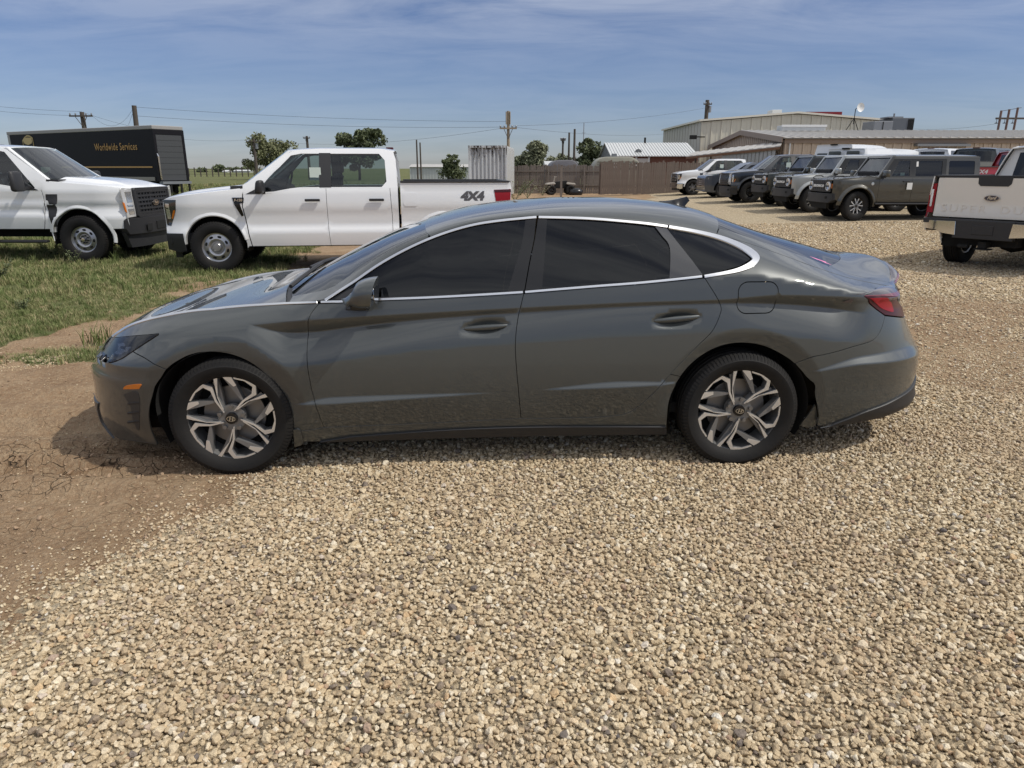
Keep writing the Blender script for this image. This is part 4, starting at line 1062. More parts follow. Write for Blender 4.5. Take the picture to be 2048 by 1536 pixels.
# cabin
cb = MB(); cb.box(.55, 3.1, -.78, .78, .28, .34)
cb.obj("cabin_floor", M_DARK, sedan)
dsh = MB(); dsh.prism([(.36, .6), (.95, .6), (.98, .86), (.85, .94), (.55, .965), (.36, .95)], 'y', -.76, .76); dsh.obj("dashboard", M_SEAT, sedan, bevel=.02)
stw = MB(); stw.tube([(1.02 + .05 * math.cos(a), -.38 + .18 * math.sin(a), .86 + .17 * math.cos(a)) for a in np.arange(0, 6.5, .35)], .015); stw.obj("steering_wheel", M_BLACKPL, sedan, smooth=40)
def seat(parent, x, y, z, w=.5, rec=.30, name="seat", hr=True, mt=None):
    m = MB(); m.hexa([(x, y - w / 2, z), (x + .5, y - w / 2, z), (x + .5, y + w / 2, z), (x, y + w / 2, z), (x, y - w / 2, z + .15), (x + .5, y - w / 2, z + .11), (x + .5, y + w / 2, z + .11), (x, y + w / 2, z + .15)])
    m.hexa([(x + .42, y - w / 2, z + .08), (x + .56, y - w / 2, z + .08), (x + .56, y + w / 2, z + .08), (x + .42, y + w / 2, z + .08), (x + .42 + rec, y - w * .42, z + .66), (x + .53 + rec, y - w * .42, z + .66), (x + .53 + rec, y + w * .42, z + .66), (x + .42 + rec, y + w * .42, z + .66)])
    o = m.obj(name, mt or M_SEAT, parent, bevel=.035, smooth=50)
    if hr:
        h = MB(); h.box(x + .44 + rec, x + .54 + rec, y - .13, y + .13, z + .70, z + .88); h.obj("headrest", mt or M_SEAT, o, bevel=.03, smooth=50)
    return o
for y in (-.38, .38): seat(sedan, 1.12, y, .40, .5, .22)
seat(sedan, 2.02, 0, .42, 1.25, .25)
# mud flaps and wipers
spanel("mud_flap", sp([(587, 858), (600, 858), (606, 884), (590, 892)]), M_SED, gap=0, off=.01, cr=False, step=.02)
spanel("mud_flap", sp([(1634, 815), (1636, 856), (1619, 862), (1604, 858)]), M_SED, gap=0, off=-.03, cr=False, step=.02)
for x0, s0, x1, s1 in ((.30, -.66, .40, -.1), (.285, .05, .38, .55)):
    w = MB(); w.tube([t_lift(lerp(x0, x1, t), lerp(s0, s1, t), .015) for t in np.linspace(0, 1, 8)], .012, 6); w.obj("wiper", M_BLACKPL, sedan)
# ---------------------------------------------------------------- generic vehicle pieces (x nose to tail, y across, z up)
M_WHITE = mat("white_truck_paint", (0.78, 0.79, 0.80), 0.35, 0.0, coat=1.0)
M_CREAM = mat("oxford_cream_paint", (0.70, 0.67, 0.62), 0.35, 0.0, coat=1.0)
M_BLACKP = mat("black_truck_paint", (0.010, 0.012, 0.016), 0.35, 0.2, coat=1.0)
M_BRZ = mat("bronze_grey_paint", (0.070, 0.066, 0.055), 0.38, 0.4, coat=1.0)
M_LGREY = mat("light_grey_paint", (0.40, 0.41, 0.40), 0.36, 0.3, coat=1.0)
M_SLATE = mat("slate_blue_paint", (0.055, 0.065, 0.085), 0.36, 0.4, coat=1.0)
M_RED = mat("red_truck_paint", (0.33, 0.012, 0.02), 0.36, 0.2, coat=1.0)
M_CARB = mat("dark_green_grey_paint", (0.045, 0.048, 0.042), 0.38, 0.4, coat=1.0)
M_GRAPH = mat("graphite_grille", (0.035, 0.036, 0.038), 0.45, 0.2)
M_PAPER = mat("window_paper", (0.62, 0.72, 0.66), 0.7)
M_BADGE = mat("badge_navy", (0.012, 0.018, 0.05), 0.2, coat=1.0)
M_SMOKE = mat("smoked_lamp", (0.03, 0.03, 0.032), 0.12, coat=1.0)

def arc(cx, cz, r, a0, a1, n=18, sz=1.0):
    return [(cx + r * math.cos(math.radians(lerp(a0, a1, i / n))), cz + sz * r * math.sin(math.radians(lerp(a0, a1, i / n)))) for i in range(n + 1)]
class Veh:
    def __init__(s, root, W, step=.09):
        s.root = root; s.W = W; s.step = step
        s.lift = lambda x, z, off=0.0: (x, -(W(x, z) + off), z)
        s.norm = num_normal(lambda a, b, o: s.lift(a, b), .01, .01, 1)
    def side(s, name, poly, mt, off=0.0, gap=.004, thick=.02, holes=(), parent=None, both=True, step=None):
        o = sheet(name, poly, s.lift, s.norm, mt, parent or s.root, step or s.step, gap, thick, (), holes, off)
        return (o, mirror_sheet(o)) if both else (o,)
    def win(s, name, poly, mt, pair, off=-.012, gap=-.01):
        for k, p in enumerate(pair):
            o = sheet(name, poly, s.lift, s.norm, mt, p, .2, gap, .0, (), (), off)
            if k: t = mirror_sheet(o); t.parent = p; bpy.data.objects.remove(o)
    def face(s, name, poly, X, mt, off=0.0, sgn=-1, step=None, thick=.02, gap=.003, holes=(), parent=None):
        """panel across the front (sgn -1) or back (+1); outline in (y, z); X(y, z) gives its x"""
        lf = lambda y, z, o=0.0: (X(y, z) + sgn * o, y, z)
        nm = num_normal(lambda a, b, o: lf(a, b), .01, .01, 1)
        def n2(a, b):
            n = Vector(nm(a, b)); return n if n.x * sgn > 0 else -n
        return sheet(name, poly, lf, n2, mt, parent or s.root, step or s.step * 1.3, gap, thick, (), holes, off)
    def top(s, name, poly, Z, mt, off=0.0, gap=.004, step=None, thick=.02, parent=None):
        lf = lambda x, y, o=0.0: (x, y, Z(x, y) + o)
        return sheet(name, poly, lf, num_normal(lambda a, b, o: lf(a, b), .01, .01, 1), mt, parent or s.root, step or s.step * 1.3, gap, thick, (), (), off)
def rect(a, b, c, d, r=0.0):
    if not r: return [(a, c), (b, c), (b, d), (a, d)]
    out = []
    for cx, cz, a0 in ((b - r, c + r, -90), (b - r, d - r, 0), (a + r, d - r, 90), (a + r, c + r, 180)): out += arc(cx, cz, r, a0, a0 + 90, 4)
    return out
def ellipse(cx, cz, rx, rz, n=24): return [(cx + rx * math.cos(2 * math.pi * i / n), cz + rz * math.sin(2 * math.pi * i / n)) for i in range(n)]
def flare(parent, cx, cz, r, w, y, mt, a0=-12, a1=192, out=.035, name="fender_flare", Wf=None):
    for sg in (-1, 1):
        b = MB(); rings = []
        for a in np.linspace(math.radians(a0), math.radians(a1), 26):
            ca, sa = math.cos(a), math.sin(a); R = lambda q: (cx + q * ca, cz + q * sa)
            yy = y if Wf is None else Wf(cx + (r + w) * ca, cz + (r + w) * sa)
            rings.append([(*R(r), sg * (yy - .10)), (*R(r), sg * (yy + out)), (*R(r + w * .25), sg * (yy + out + .008)), (*R(r + w), sg * (yy + .001)), (*R(r + w), sg * (yy - .02))])
        b.loft([[(p[0], p[2], p[1]) for p in ring] for ring in rings], closed=False, caps=False)
        b.obj(name, mt, parent, smooth=40)
def oval_badge(parent, at, rx, rz, axis, mt=None, txt=True, rot=(0, 0, 0)):
    """oval emblem with script lettering; lies in the y-z plane facing axis -x/+x"""
    sg = -1 if axis == '-x' else 1; x, y, z = at
    b = MB(); b.prism([(y + rx * math.cos(a), z + rz * math.sin(a)) for a in np.arange(0, 6.28, .262)], 'x', x, x + sg * .012); o = b.obj("emblem_rim", M_CHROME, parent)
    b = MB(); b.prism([(y + rx * .9 * math.cos(a), z + rz * .86 * math.sin(a)) for a in np.arange(0, 6.28, .262)], 'x', x + sg * .010, x + sg * .016); b.obj("emblem_field", mt or M_BADGE, o)
    if txt: text_mesh("emblem_lettering", "Ford", rz * 1.35, M_CHROME, o, (x + sg * .019, y, z + rz * .04), (math.pi / 2, 0, -math.pi / 2 if sg < 0 else math.pi / 2), .002, .32, .003)
def cabin(parent, x0, x1, hw, zf, rows=2, mt=None):
    m = mt or M_SEAT
    b = MB(); b.box(x0, x1 + .5, -hw * .85, hw * .85, zf - .12, zf - .05); b.obj("cabin_floor", M_DARK, parent)
    b = MB(); b.prism([(x0 - .05, zf + .2), (x0 + .42, zf + .2), (x0 + .46, zf + .48), (x0 + .2, zf + .60), (x0 - .1, zf + .58)], 'y', -hw * .8, hw * .8); b.obj("dashboard", M_SEAT, parent, bevel=.03)
    b = MB(); b.tube([(x0 + .52 + .06 * math.cos(a), -hw * .42 + .19 * math.sin(a), zf + .55 + .18 * math.cos(a)) for a in np.arange(0, 6.5, .35)], .016); b.obj("steering_wheel", M_BLACKPL, parent, smooth=40)
    for r in range(rows):
        for y in (-hw * .42, hw * .42): seat(parent, x0 + .62 + r * .92, y, zf, .52, .2, mt=m)

PICK = dict(hw=1.0, rw=.70, xf=-.90, zh0=1.20, zh1=1.36, xcow=.50, zcow=1.385, xwt=1.22, zroof=1.97, belt0=1.235, belt1=1.33, sill=.42, wb=3.68, cabr=2.95, bede=4.80, rail=1.41, R=.405, rim=.245, tw=.27,
            door=(.53, 1.80, 2.82), wheel='steel', paint=None, style='f150', bump=None, ra=.49, flare_out=.006, flare_mt=None, crew=True, grille=None, tow=False, lamp=None)
def pickup(name, label, loc, th, group=None, **kw):
    P = dict(PICK); P.update(kw); g = lambda k: P[k]
    root = thing(name, label, "pickup truck", loc, th, group); pt = g('paint'); hw, xf = g('hw'), g('xf'); R = g('R')
    zr, rw = g('zroof'), g('rw'); xc, zc, xt = g('xcow'), g('zcow'), g('xwt'); sill = g('sill'); ra = g('ra'); wb = g('wb'); cr = g('cabr')
    beltf = lambda x: lerp(g('belt0'), g('belt1'), sstep(xc + .2, xc + .95, x))
    wz = curve([(sill - .1, hw - .05), (sill + .1, hw - .012), (sill + .21, hw), (sill + .35, hw - .042), (sill + .50, hw - .036), (1.05, hw - .016), (1.25, hw - .03), (1.36, hw - .06), (zr - .08, rw + .015), (zr, rw - .03)])
    def W(x, z):
        y = wz(z)
        if x < xf + .55: y -= .13 * ((xf + .55 - x) / .55) ** 2
        if x > cr + .02: y = min(y, hw - .012) if z < 1.2 else max(y, hw - .05)
        return y
    V = Veh(root, W)
    hoodz = curve([(xf, g('zh0') - .035), (xf + .06, g('zh0')), (xf + .5, lerp(g('zh0'), g('zh1'), .45)), (xc, g('zh1'))])
    ac0 = (0, R, ra); dA, dB, dC = g('door')
    # --- lower side panels
    yb = .60                                              # bottom of the front fender ahead of the wheel
    arc_f = [p for p in arc(0, R + .02, ra, 180 - math.degrees(math.asin(clamp((yb - R - .02) / ra, -1, 1))), -5, 16)]
    fender = [(xf + .02, hoodz(xf) - .05)] + [(x, hoodz(x) - .03) for x in np.linspace(xf + .06, xc, 8)] + [(dA, zc - .03), (dA - .04, beltf(dA)), (dA - .06, 1.05), (dA - .02, .75), (dA + .03, sill), (ra + .03, sill)] + arc_f[::-1] + [(xf + .02, yb)]
    V.side("fender", fender, pt)
    pairF = V.side("door", [(dA - .03, beltf(dA)), (dA - .05, 1.05), (dA - .01, .75), (dA + .04, sill), (dB + .02, sill), (dB, .75), (dB, beltf(dB))] + [(x, beltf(x)) for x in np.linspace(dB - .1, dA + .1, 8)], pt)
    doors = [(pairF, dB)]
    if g('crew'):
        pairR = V.side("door", [(dB, beltf(dB)), (dB, .75), (dB + .02, sill), (dC + .02, sill), (dC + .02, .9), (dC, beltf(dC))], pt); doors.append((pairR, dC))
    V.side("cab_corner", [(dC, beltf(dC)), (dC + .02, .9), (dC + .02, sill), (cr, sill), (cr, beltf(cr))], pt)
    # --- greenhouse frame with window openings
    fz = lambda x: beltf(x) - .004
    a_x = lambda z: lerp(xc + .02, xt, clamp((z - zc) / (zr - .09 - zc)))
    tz = zr - .105
    wA = [(a_x(beltf(.9) + .1) + .17, beltf(dA + .35) + .015), (a_x(tz - .03) + .10, tz - .03), (a_x(tz) + .22, tz), (dB - .075, tz), (dB - .075, beltf(dB) + .015)] + [(x, beltf(x) + .015) for x in np.linspace(dB - .15, dA + .45, 6)]
    wins = [wA]
    if g('crew'): wins.append([(dB + .06, beltf(dB) + .015), (dB + .06, tz), (dC - .16, tz), (dC - .07, tz - .10), (dC - .05, beltf(dC) + .10), (dC - .13, beltf(dC) + .015)])
    frame = [(dA - .03, beltf(dA) - .004), (xc + .0, zc)] + [(a_x(z), z) for z in np.linspace(zc + .03, zr - .09, 6)] + [(xt + .15, zr - .045), (xt + .5, zr - .025), (cr - .25, zr - .025), (cr - .06, zr - .06), (cr - .02, zr - .2), (cr, beltf(cr) - .004)] + [(x, fz(x)) for x in np.linspace(cr - .1, dA + .05, 12)]
    V.side("cab_frame", frame, pt, holes=wins, gap=.002)
    for k, w in enumerate(wins): V.win("side_window", w, g('glassm') if 'glassm' in P else M_CLEAR, doors[k][0])
    V.side("pillar_trim", [(dB - .10, beltf(dB) + .01), (dB - .10, tz + .01), (dB + .085 if g('crew') else dB - .04, tz + .01), (dB + .085 if g('crew') else dB - .04, beltf(dB) + .01)], M_BLACKPL, off=.003, gap=0)
    # --- bonnet, windshield, roof, rear window
    hy = lambda x: min(hw - .05, W(x, hoodz(x) - .03)) - .004
    bulge = .03 if g('style') != 'sd' else .05
    def HZ(x, y):
        s_ = abs(y) / hy(x); return hoodz(x) - .03 * s_ ** 6 + bulge * sstep(.78, .60, s_) * sstep(xf + .02, xf + .5, x) - .0
    V.top("bonnet", [(xf + .015, -hy(xf + .015)), (xf - .0, 0), (xf + .015, hy(xf + .015))] + [(x, hy(x)) for x in np.linspace(xf + .1, xc - .04, 10)] + [(xc - .14, .4), (xc - .16, 0), (xc - .14, -.4)] + [(x, -hy(x)) for x in np.linspace(xc - .04, xf + .1, 10)], HZ, pt)
    b = MB(); b.box(xc - .20, xc + .06, -hw + .10, hw - .10, zc - .10, zc - .02); b.obj("cowl", M_BLACKPL, root)
    def ws(a, b_):
        """windshield: a across -1..1, b up 0..1"""
        y0, y1 = W(xc, zc) - .03, W(xt, zr - .09) - .02
        bow = (1 - a * a)
        return (lerp(xc, xt, b_) - .16 * bow * (1 - .5 * b_), a * lerp(y0, y1, b_), lerp(zc - .02, zr - .055, b_) + .03 * bow * b_)
    wn_ = num_normal(lambda a, b_, o: ws(a, b_), .01, .01, -1)
    def wl_(a, b_, o=0.0):
        p = ws(a, b_); return p
    sheet("windshield", rect(-.95, .95, .02, .97), wl_, lambda a, b_: (lambda n: n if n.z > 0 else -n)(Vector(wn_(a, b_))), M_WSHIELD, root, .12, 0, 0)
    for sg in (-1, 1):
        sheet("roof_pillar", [(sg * .94, 0), (sg * 1.0, 0), (sg * 1.0, 1), (sg * .94, 1)], wl_, lambda a, b_: (lambda n: n if n.z > 0 else -n)(Vector(wn_(a, b_))), pt, root, .1, 0, .03)
    RZf = lambda x, y: zr - .035 * (abs(y) / rw) ** 3 - .04 * sstep(xt + .45, xt - .25, x) - .03 * sstep(cr - .3, cr, x)
    ry = lambda x: W(x, zr - .03)
    V.top("roof", [(xt - .0, -ry(xt)), (xt - .07, -.4), (xt - .085, 0), (xt - .07, .4), (xt, ry(xt))] + [(x, ry(x)) for x in np.linspace(xt + .1, cr - .04, 8)] + [(x, -ry(x)) for x in np.linspace(cr - .04, xt + .1, 8)], RZf, pt, gap=0)
    XB = lambda y, z: cr - .10 * clamp((z - 1.3) / .65) - .05 * (abs(y) / hw) ** 3
    bw = lambda z: W(cr - .1, z) - .02
    V.face("cab_back", [(-bw(sill + .1), sill + .1), (bw(sill + .1), sill + .1), (bw(1.36), 1.36), (bw(zr - .05), zr - .05), (-bw(zr - .05), zr - .05), (-bw(1.36), 1.36)], XB, pt, sgn=1, holes=[[(-.62, 1.47), (.62, 1.47), (.58, zr - .14), (-.58, zr - .14)]])
    V.face("rear_window", [(-.62, 1.47), (.62, 1.47), (.58, zr - .14), (-.58, zr - .14)], XB, glass("dark_rear_glass", (0.10, 0.12, 0.12), 1.2), off=-.008, sgn=1, gap=-.01, thick=0)
    b = MB(); b.box(cr - .20, cr - .08, -.12, .12, zr - .035, zr + .012); b.obj("brake_lamp", M_REDD, root, bevel=.01)
    # --- bed
    be, rl = g('bede'), g('rail')
    arc_r = arc(wb, R + .02, ra, 188, -8, 18)
    V.side("bed_side", [(cr + .035, rl), (be, rl + .015), (be + .02, rl - .1), (be - .02, .62), (wb + ra + .10, .58)] + arc_r[::-1] + [(cr + .035, sill + .06)], pt)
    b = MB()
    for sg in (-1, 1): b.box(cr + .04, be - .02, sg * (hw - .09) - .055, sg * (hw - .09) + .055, rl, rl + .03)
    b.box(be - .06, be + .01, -hw + .1, hw - .1, rl - .005, rl + .028)
    b.obj("rail_cap", M_BLACKPL, root, bevel=.008)
    b = MB(); b.box(cr + .05, be - .05, -.80, .80, .86, .90); b.box(cr + .05, cr + .09, -.88, .88, .86, rl - .01)
    for sg in (-1, 1): b.box(cr + .05, be - .05, sg * .84 - .04, sg * .84 + .04, .86, rl - .005)
    b.obj("bed_liner", M_BLACKPL, root)
    zb = .14 if g('style') == 'sd' else 0.0
    XT = lambda y, z: be + .015 - .03 * (abs(y) / hw) ** 4 + .012 * sstep(1.0, .9, z)
    V.face("tailgate", rect(-hw + .135, hw - .135, .72 + zb, rl - .01, .02), XT, pt, sgn=1)
    for sg in (-1, 1):
        if g('style') == 'sd':
            o = V.face("tail_light", [(sg * (hw - .125), .92), (sg * (hw - .02), .92), (sg * (hw - .035), rl - .12), (sg * (hw - .125), rl - .10)], XT, M_REDL, sgn=1, off=.01)
            V.face("lamp_segment", [(sg * (hw - .085), 1.02), (sg * (hw - .055), 1.02), (sg * (hw - .06), rl - .2), (sg * (hw - .09), rl - .2)], XT, M_CLEARL, sgn=1, off=.016, gap=0, parent=o)
        else:
            V.face("tail_light", [(sg * (hw - .125), .85), (sg * (hw - .02), .85), (sg * (hw - .03), rl - .10), (sg * (hw - .125), rl - .09)], XT, M_REDL, sgn=1, off=.01)
    if g('style') != 'sd':
        tlp = V.side("tail_light", [(be - .28, rl - .11), (be + .012, rl - .10), (be + .0, rl - .29), (be - .25, rl - .30)], M_REDL, off=.006)
        V.side("lamp_bar", [(be - .275, rl - .115), (be + .008, rl - .105), (be + .008, rl - .145), (be - .27, rl - .15)], M_REDD, off=.010, gap=0)
        V.side("lamp_bar", [(be - .25, rl - .21), (be - .10, rl - .21), (be - .03, rl - .30), (be - .28, rl - .31), (be - .30, rl - .25)], M_REDD, off=.009, gap=0) if False else None
    else: V.side("tail_light", [(be - .06, .80), (be + .01, .80), (be + .01, rl - .1), (be - .06, rl - .1)], M_REDL, off=.006)
    # --- rear bumper and hitch
    rb = M_CHROME if g('bump') == 'chrome' else M_BLACKPL
    for sg in (-1, 1):
        V.face("bumper", [(sg * .40, .45 + zb), (sg * .60, .47 + zb), (sg * .72, .52 + zb), (sg * (hw - .03), .53 + zb), (sg * (hw - .0), .70 + zb), (sg * .93, .70 + zb), (sg * .86, .66 + zb), (sg * .42, .665 + zb)], lambda y, z: be + .17 - .22 * clamp((abs(y) - .7) / .35) ** 2, rb, sgn=1, thick=.06, gap=0, step=.05)
    b = MB(); b.box(be - .05, be + .13, -.95, .95, .62 + zb, .70 + zb); b.box(be + .02, be + .155, -.44, .44, .40 + zb, .69 + zb); b.box(be + .15, be + .165, -.16, .16, .47 + zb, .62 + zb); b.obj("bumper_step", M_BLACKPL, root, bevel=.012)
    b = MB(); b.box(be - .45, be + .08, -.06, .06, .40, .50); b.box(be - .1, be + .1, -.10, .10, .37, .39); b.tube([(be + .03, -.36, .41), (be + .09, -.30, .41), (be + .09, -.20, .41)], .03); b.obj("tow_hitch", M_DARK, root)
    # --- front end
    XFf = (lambda y, z: xf + .13 * (abs(y) / hw) ** 2.6 - .03 * sstep(1.2, .9, z)) if g('style') != 'sd' else (lambda y, z: xf + .075 * (abs(y) / hw) ** 3.5 - .02 * sstep(1.2, .9, z))
    ft = W(xf + .02, .9) + .05
    st = g('style')
    bm_ = M_CHROME if g('bump') == 'chrome' else M_BLACKPL
    zt = g('zh0') - .04
    if st == 'sd':
        V.face("grille", rect(-.64, .64, .80, zt, .04), XFf, M_GRAPH, off=.02)
        for k in range(6):
            z = lerp(.86, zt - .06, k / 5)
            V.face("grille_bar", rect(-.60, .60, z - .017, z + .017), XFf, M_BLACKPL, off=.05, thick=.05, gap=0)
        for k in range(-5, 6):
            if k: V.face("grille_bar", rect(k * .11 - .008, k * .11 + .008, .84, zt - .05), XFf, M_BLACKPL, off=.046, thick=.03, gap=0)
        V.face("grille_surround", rect(-.655, .655, .785, zt + .01, .04), XFf, M_BLACKPL, off=.06, thick=.06, gap=0, holes=[rect(-.60, .60, .84, zt - .045, .03)])
        for sg in (-1, 1):
            o = V.face("headlight", [(sg * .66, .80), (sg * .90, .79), (sg * .95, zt - .01), (sg * .92, zt + .02), (sg * .66, zt)], XFf, mat("lamp_chrome_bezel", (.62, .62, .62), .28, .3, coat=.4), off=.012)
            for z0, z1 in ((.85, .94), (.985, 1.01), (1.06, zt - .05)):
                V.face("lamp_cell", [(sg * .70, z0), (sg * .84, z0), (sg * .86, z1), (sg * .70, z1)], XFf, M_CLEARL, off=.02, gap=0, parent=o)
            V.face("side_marker", [(sg * .90, .88), (sg * .93, .9), (sg * .95, 1.06), (sg * .915, 1.05)], XFf, M_AMBER, off=.02, gap=0, parent=o)
        oval_badge(root, (xf - .075, 0, 1.02), .115, .05, '-x', mat("emblem_dark", (.02, .02, .02), .3))
        V.face("bumper", [(-ft + .02, .50), (ft - .02, .50), (ft + .03, .60), (ft + .03, .745), (.9, .78), (-.9, .78), (-ft - .03, .745), (-ft - .03, .60)], lambda y, z: xf - .12 + .22 * (abs(y) / hw) ** 3, M_BLACKPL, thick=.30, gap=0)
        V.face("air_dam", [(-.8, .26), (.8, .26), (.88, .52), (-.88, .52)], lambda y, z: xf - .04 + .2 * (abs(y) / hw) ** 3, M_BLACKPL, thick=.12, gap=0)
        V.face("number_plate_bracket", rect(-.16, .16, .55, .69), lambda y, z: xf - .135, M_DARK, thick=.02, gap=0)
        for sg in (-1, 1): V.face("tow_hook", rect(sg * .42 - .09, sg * .42 + .09, .54, .66), lambda y, z: xf - .125, M_DARK, thick=.01, gap=0)
    else:
        gm = M_GRAPH if st == 'f150' else M_BLACKGL
        V.face("grille", [(-.60, .72), (.60, .72), (.66, .95), (.60, zt), (-.60, zt), (-.66, .95)], XFf, gm, off=.012)
        nb = 3 if st == 'f150' else 6
        for k in range(nb):
            z = lerp(.80, zt - .08, k / (nb - 1)); V.face("grille_bar", rect(-.58, .58, z - .02, z + .02), XFf, M_BLACKPL if st == 'raptor' or not g('grille') else M_CHROME, off=.035, thick=.04, gap=0)
        if st == 'f150': oval_badge(root, (xf - .03, 0, .97), .11, .046, '-x')
        for sg in (-1, 1):
            o = V.face("headlight", [(sg * .62, .80), (sg * .80, .74), (sg * (ft - .02), .76), (sg * (ft - .0), zt), (sg * .62, zt)], XFf, M_SMOKE, off=.014)
            V.face("lamp_cell", [(sg * .70, .86), (sg * .80, .86), (sg * .80, zt - .05), (sg * .70, zt - .05)], XFf, M_CLEARL, off=.02, gap=0, parent=o)
            if st == 'raptor': V.face("lamp_cell", [(sg * .84, .80), (sg * .88, .80), (sg * .90, zt - .02), (sg * .78, zt - .02), (sg * .78, zt - .06), (sg * .85, zt - .06)], XFf, mat("daytime_lamp", (.8, .8, .8), .3), off=.024, gap=0, parent=o)
        pr = V.side("headlight", [(xf + .03, zt), (xf + .25, zt), (xf + .23, 1.0), (xf + .11, .745), (xf + .03, .755)], M_SMOKE, off=.005)
        V.side("lamp_cell", [(xf + .06, .86), (xf + .12, .86), (xf + .12, zt - .06), (xf + .06, zt - .06)], M_CLEARL, off=.009, gap=0)
        V.side("side_marker", [(xf + .155, .86), (xf + .20, .95), (xf + .21, 1.0), (xf + .18, .99), (xf + .135, .87)], M_AMBER, off=.010, gap=0)
        V.face("bumper", [(-ft + .03, .38), (ft - .03, .38), (ft + .03, .48), (ft + .03, .63), (.75, .68), (-.75, .68), (-ft - .03, .63), (-ft - .03, .48)], lambda y, z: xf - .06 + .20 * (abs(y) / hw) ** 3, bm_, thick=.35, gap=0)
        V.face("air_dam", [(-.8, .24), (.8, .24), (.85, .40), (-.85, .40)], lambda y, z: xf + .02 + .15 * (abs(y) / hw) ** 3, M_BLACKPL, thick=.1, gap=0)
        V.side("bumper_end", [(xf + .01, .38), (xf + .02, .635), (xf + .30, .635), (xf + .31, .36), (xf + .2, .33)], bm_, off=.012, gap=0)
        for sg in (-1, 1): V.face("fog_lamp", rect(sg * .72 - .07, sg * .72 + .07, .50, .58, .02), lambda y, z: xf - .064 + .20 * (abs(y) / hw) ** 3, M_DARK, off=.004, thick=.0, gap=0)
    # fender badge / vent
    if st == 'sd': V.side("fender_vent", [(dA - .30, 1.20), (dA - .10, 1.20), (dA - .085, 1.0), (dA - .13, .64), (dA - .20, .64), (dA - .25, .95)], M_BLACKPL, off=.008, gap=0)
    elif st == 'f150':
        V.side("fender_badge", [(dA - .20, 1.19), (dA - .02, 1.19), (dA - .03, 1.11), (dA - .09, 1.10), (dA - .05, .91), (dA - .085, .895), (dA - .17, 1.07)], M_BLACKGL, off=.007, gap=0)
        if g('badge'): text_mesh("badge_lettering", "F-150", .055, M_CHROME, root, (dA - .11, -W(dA - .1, 1.15) - .014, 1.148), (math.pi / 2, 0, 0), .001, .2, .002)
    # arches, wheels
    fm = g('flare_mt') or pt
    fw = .085 if st == 'raptor' else .06; flare(root, 0, R + .02, ra - .012, fw, hw, fm, 12, 188 if st == 'sd' else 176, g('flare_out'), Wf=W); flare(root, wb, R + .02, ra - .012, fw, hw, fm, -2, 182, g('flare_out'), Wf=W)
    for x in (0, wb):
        for y in (-1, 1): wheel(root, g('wheel'), R, g('rim'), g('tw'), x, y * (hw - .02 - g('tw') / 2 + g('flare_out') * .5), R, 0, .3 * y + x)
        for sg in (-1, 1):
            b = MB(); rings = []
            for a in np.linspace(-.2, math.pi + .2, 20):
                X, Z = x + (ra + .005) * math.cos(a), R + .02 + (ra + .005) * math.sin(a); rings.append([(X, sg * (hw - .06), Z), (X, sg * .55, Z), (x, sg * .55, R)])
            b.loft(rings, closed=False, caps=False); b.obj("wheel_arch_liner", M_DARK, root)
    b = MB(); b.box(xf + .2, be - .1, -.42, .42, .42, .60); b.box(ra, wb - ra, -.86, .86, sill - .02, sill + .1); b.box(xf + .15, ra, -.52, .52, .5, 1.0); b.tube([(0, -.7, R), (0, .7, R)], .06); b.tube([(wb, -.7, R), (wb, .7, R)], .07)
    b.lathe([(0, -.2), (.12, -.17), (.17, 0), (.12, .17), (0, .2)], 'y', 14, (wb, 0, R)); b.tube([(be - .3, .6, .44), (be - .9, .6, .44)], .11); b.obj("chassis", M_DARK, root)
    if st == 'sd':
        for sg in (-1, 1): b = MB(); b.box(ra + .1, cr - .1, sg * .96 - .06, sg * .96 + .06, .36, .41); b.obj("running_board", M_BLACKPL, root, bevel=.02)
    # mirrors, handles, interior
    for k, (pr_, xh) in enumerate(doors):
        for j, o in enumerate(pr_):
            sg = -1 if j == 0 else 1
            b = MB(); y = sg * (W(xh - .25, 1.15) + .02); b.box(xh - .34, xh - .10, min(y, y + sg * .025), max(y, y + sg * .025), 1.125, 1.165); b.obj("door_handle", M_BLACKPL if not g('lamp') == 'body' else pt, o, bevel=.01)
            if k == 0:
                mxx = xc + .30; b = MB(); tall = .34 if st == 'sd' else .21; y0 = sg * (hw + .10); wy = .26 if st == 'sd' else .22
                b.hexa([(mxx - .06, min(y0, y0 + sg * wy), 1.25), (mxx + .07, min(y0, y0 + sg * wy), 1.25), (mxx + .07, max(y0, y0 + sg * wy), 1.25), (mxx - .04, max(y0, y0 + sg * wy), 1.25), (mxx - .02, min(y0, y0 + sg * wy), 1.25 + tall), (mxx + .08, min(y0, y0 + sg * wy), 1.25 + tall), (mxx + .08, max(y0, y0 + sg * wy), 1.25 + tall), (mxx, max(y0, y0 + sg * wy), 1.25 + tall)])
                m_ = b.obj("mirror", M_BLACKPL, o, bevel=.04, smooth=50)
                b = MB(); b.box(mxx - .03, mxx + .05, min(sg * (hw - .06), y0), max(sg * (hw - .06), y0), 1.28, 1.33)
                if st == 'sd': b.box(mxx - .02, mxx + .04, min(sg * (hw - .06), y0), max(sg * (hw - .06), y0), 1.40, 1.44)
                b.obj("mirror_arm", M_BLACKPL, m_)
    V.side("mirror_sail", [(dA + .02, beltf(dA) + .01), (dA + .32, beltf(dA) + .01), (dA + .32, beltf(dA) + .16)], M_BLACKPL, off=.004, gap=0)
    cabin(root, xc + .1, cr - .3, .85, .86, 2 if g('crew') else 1)
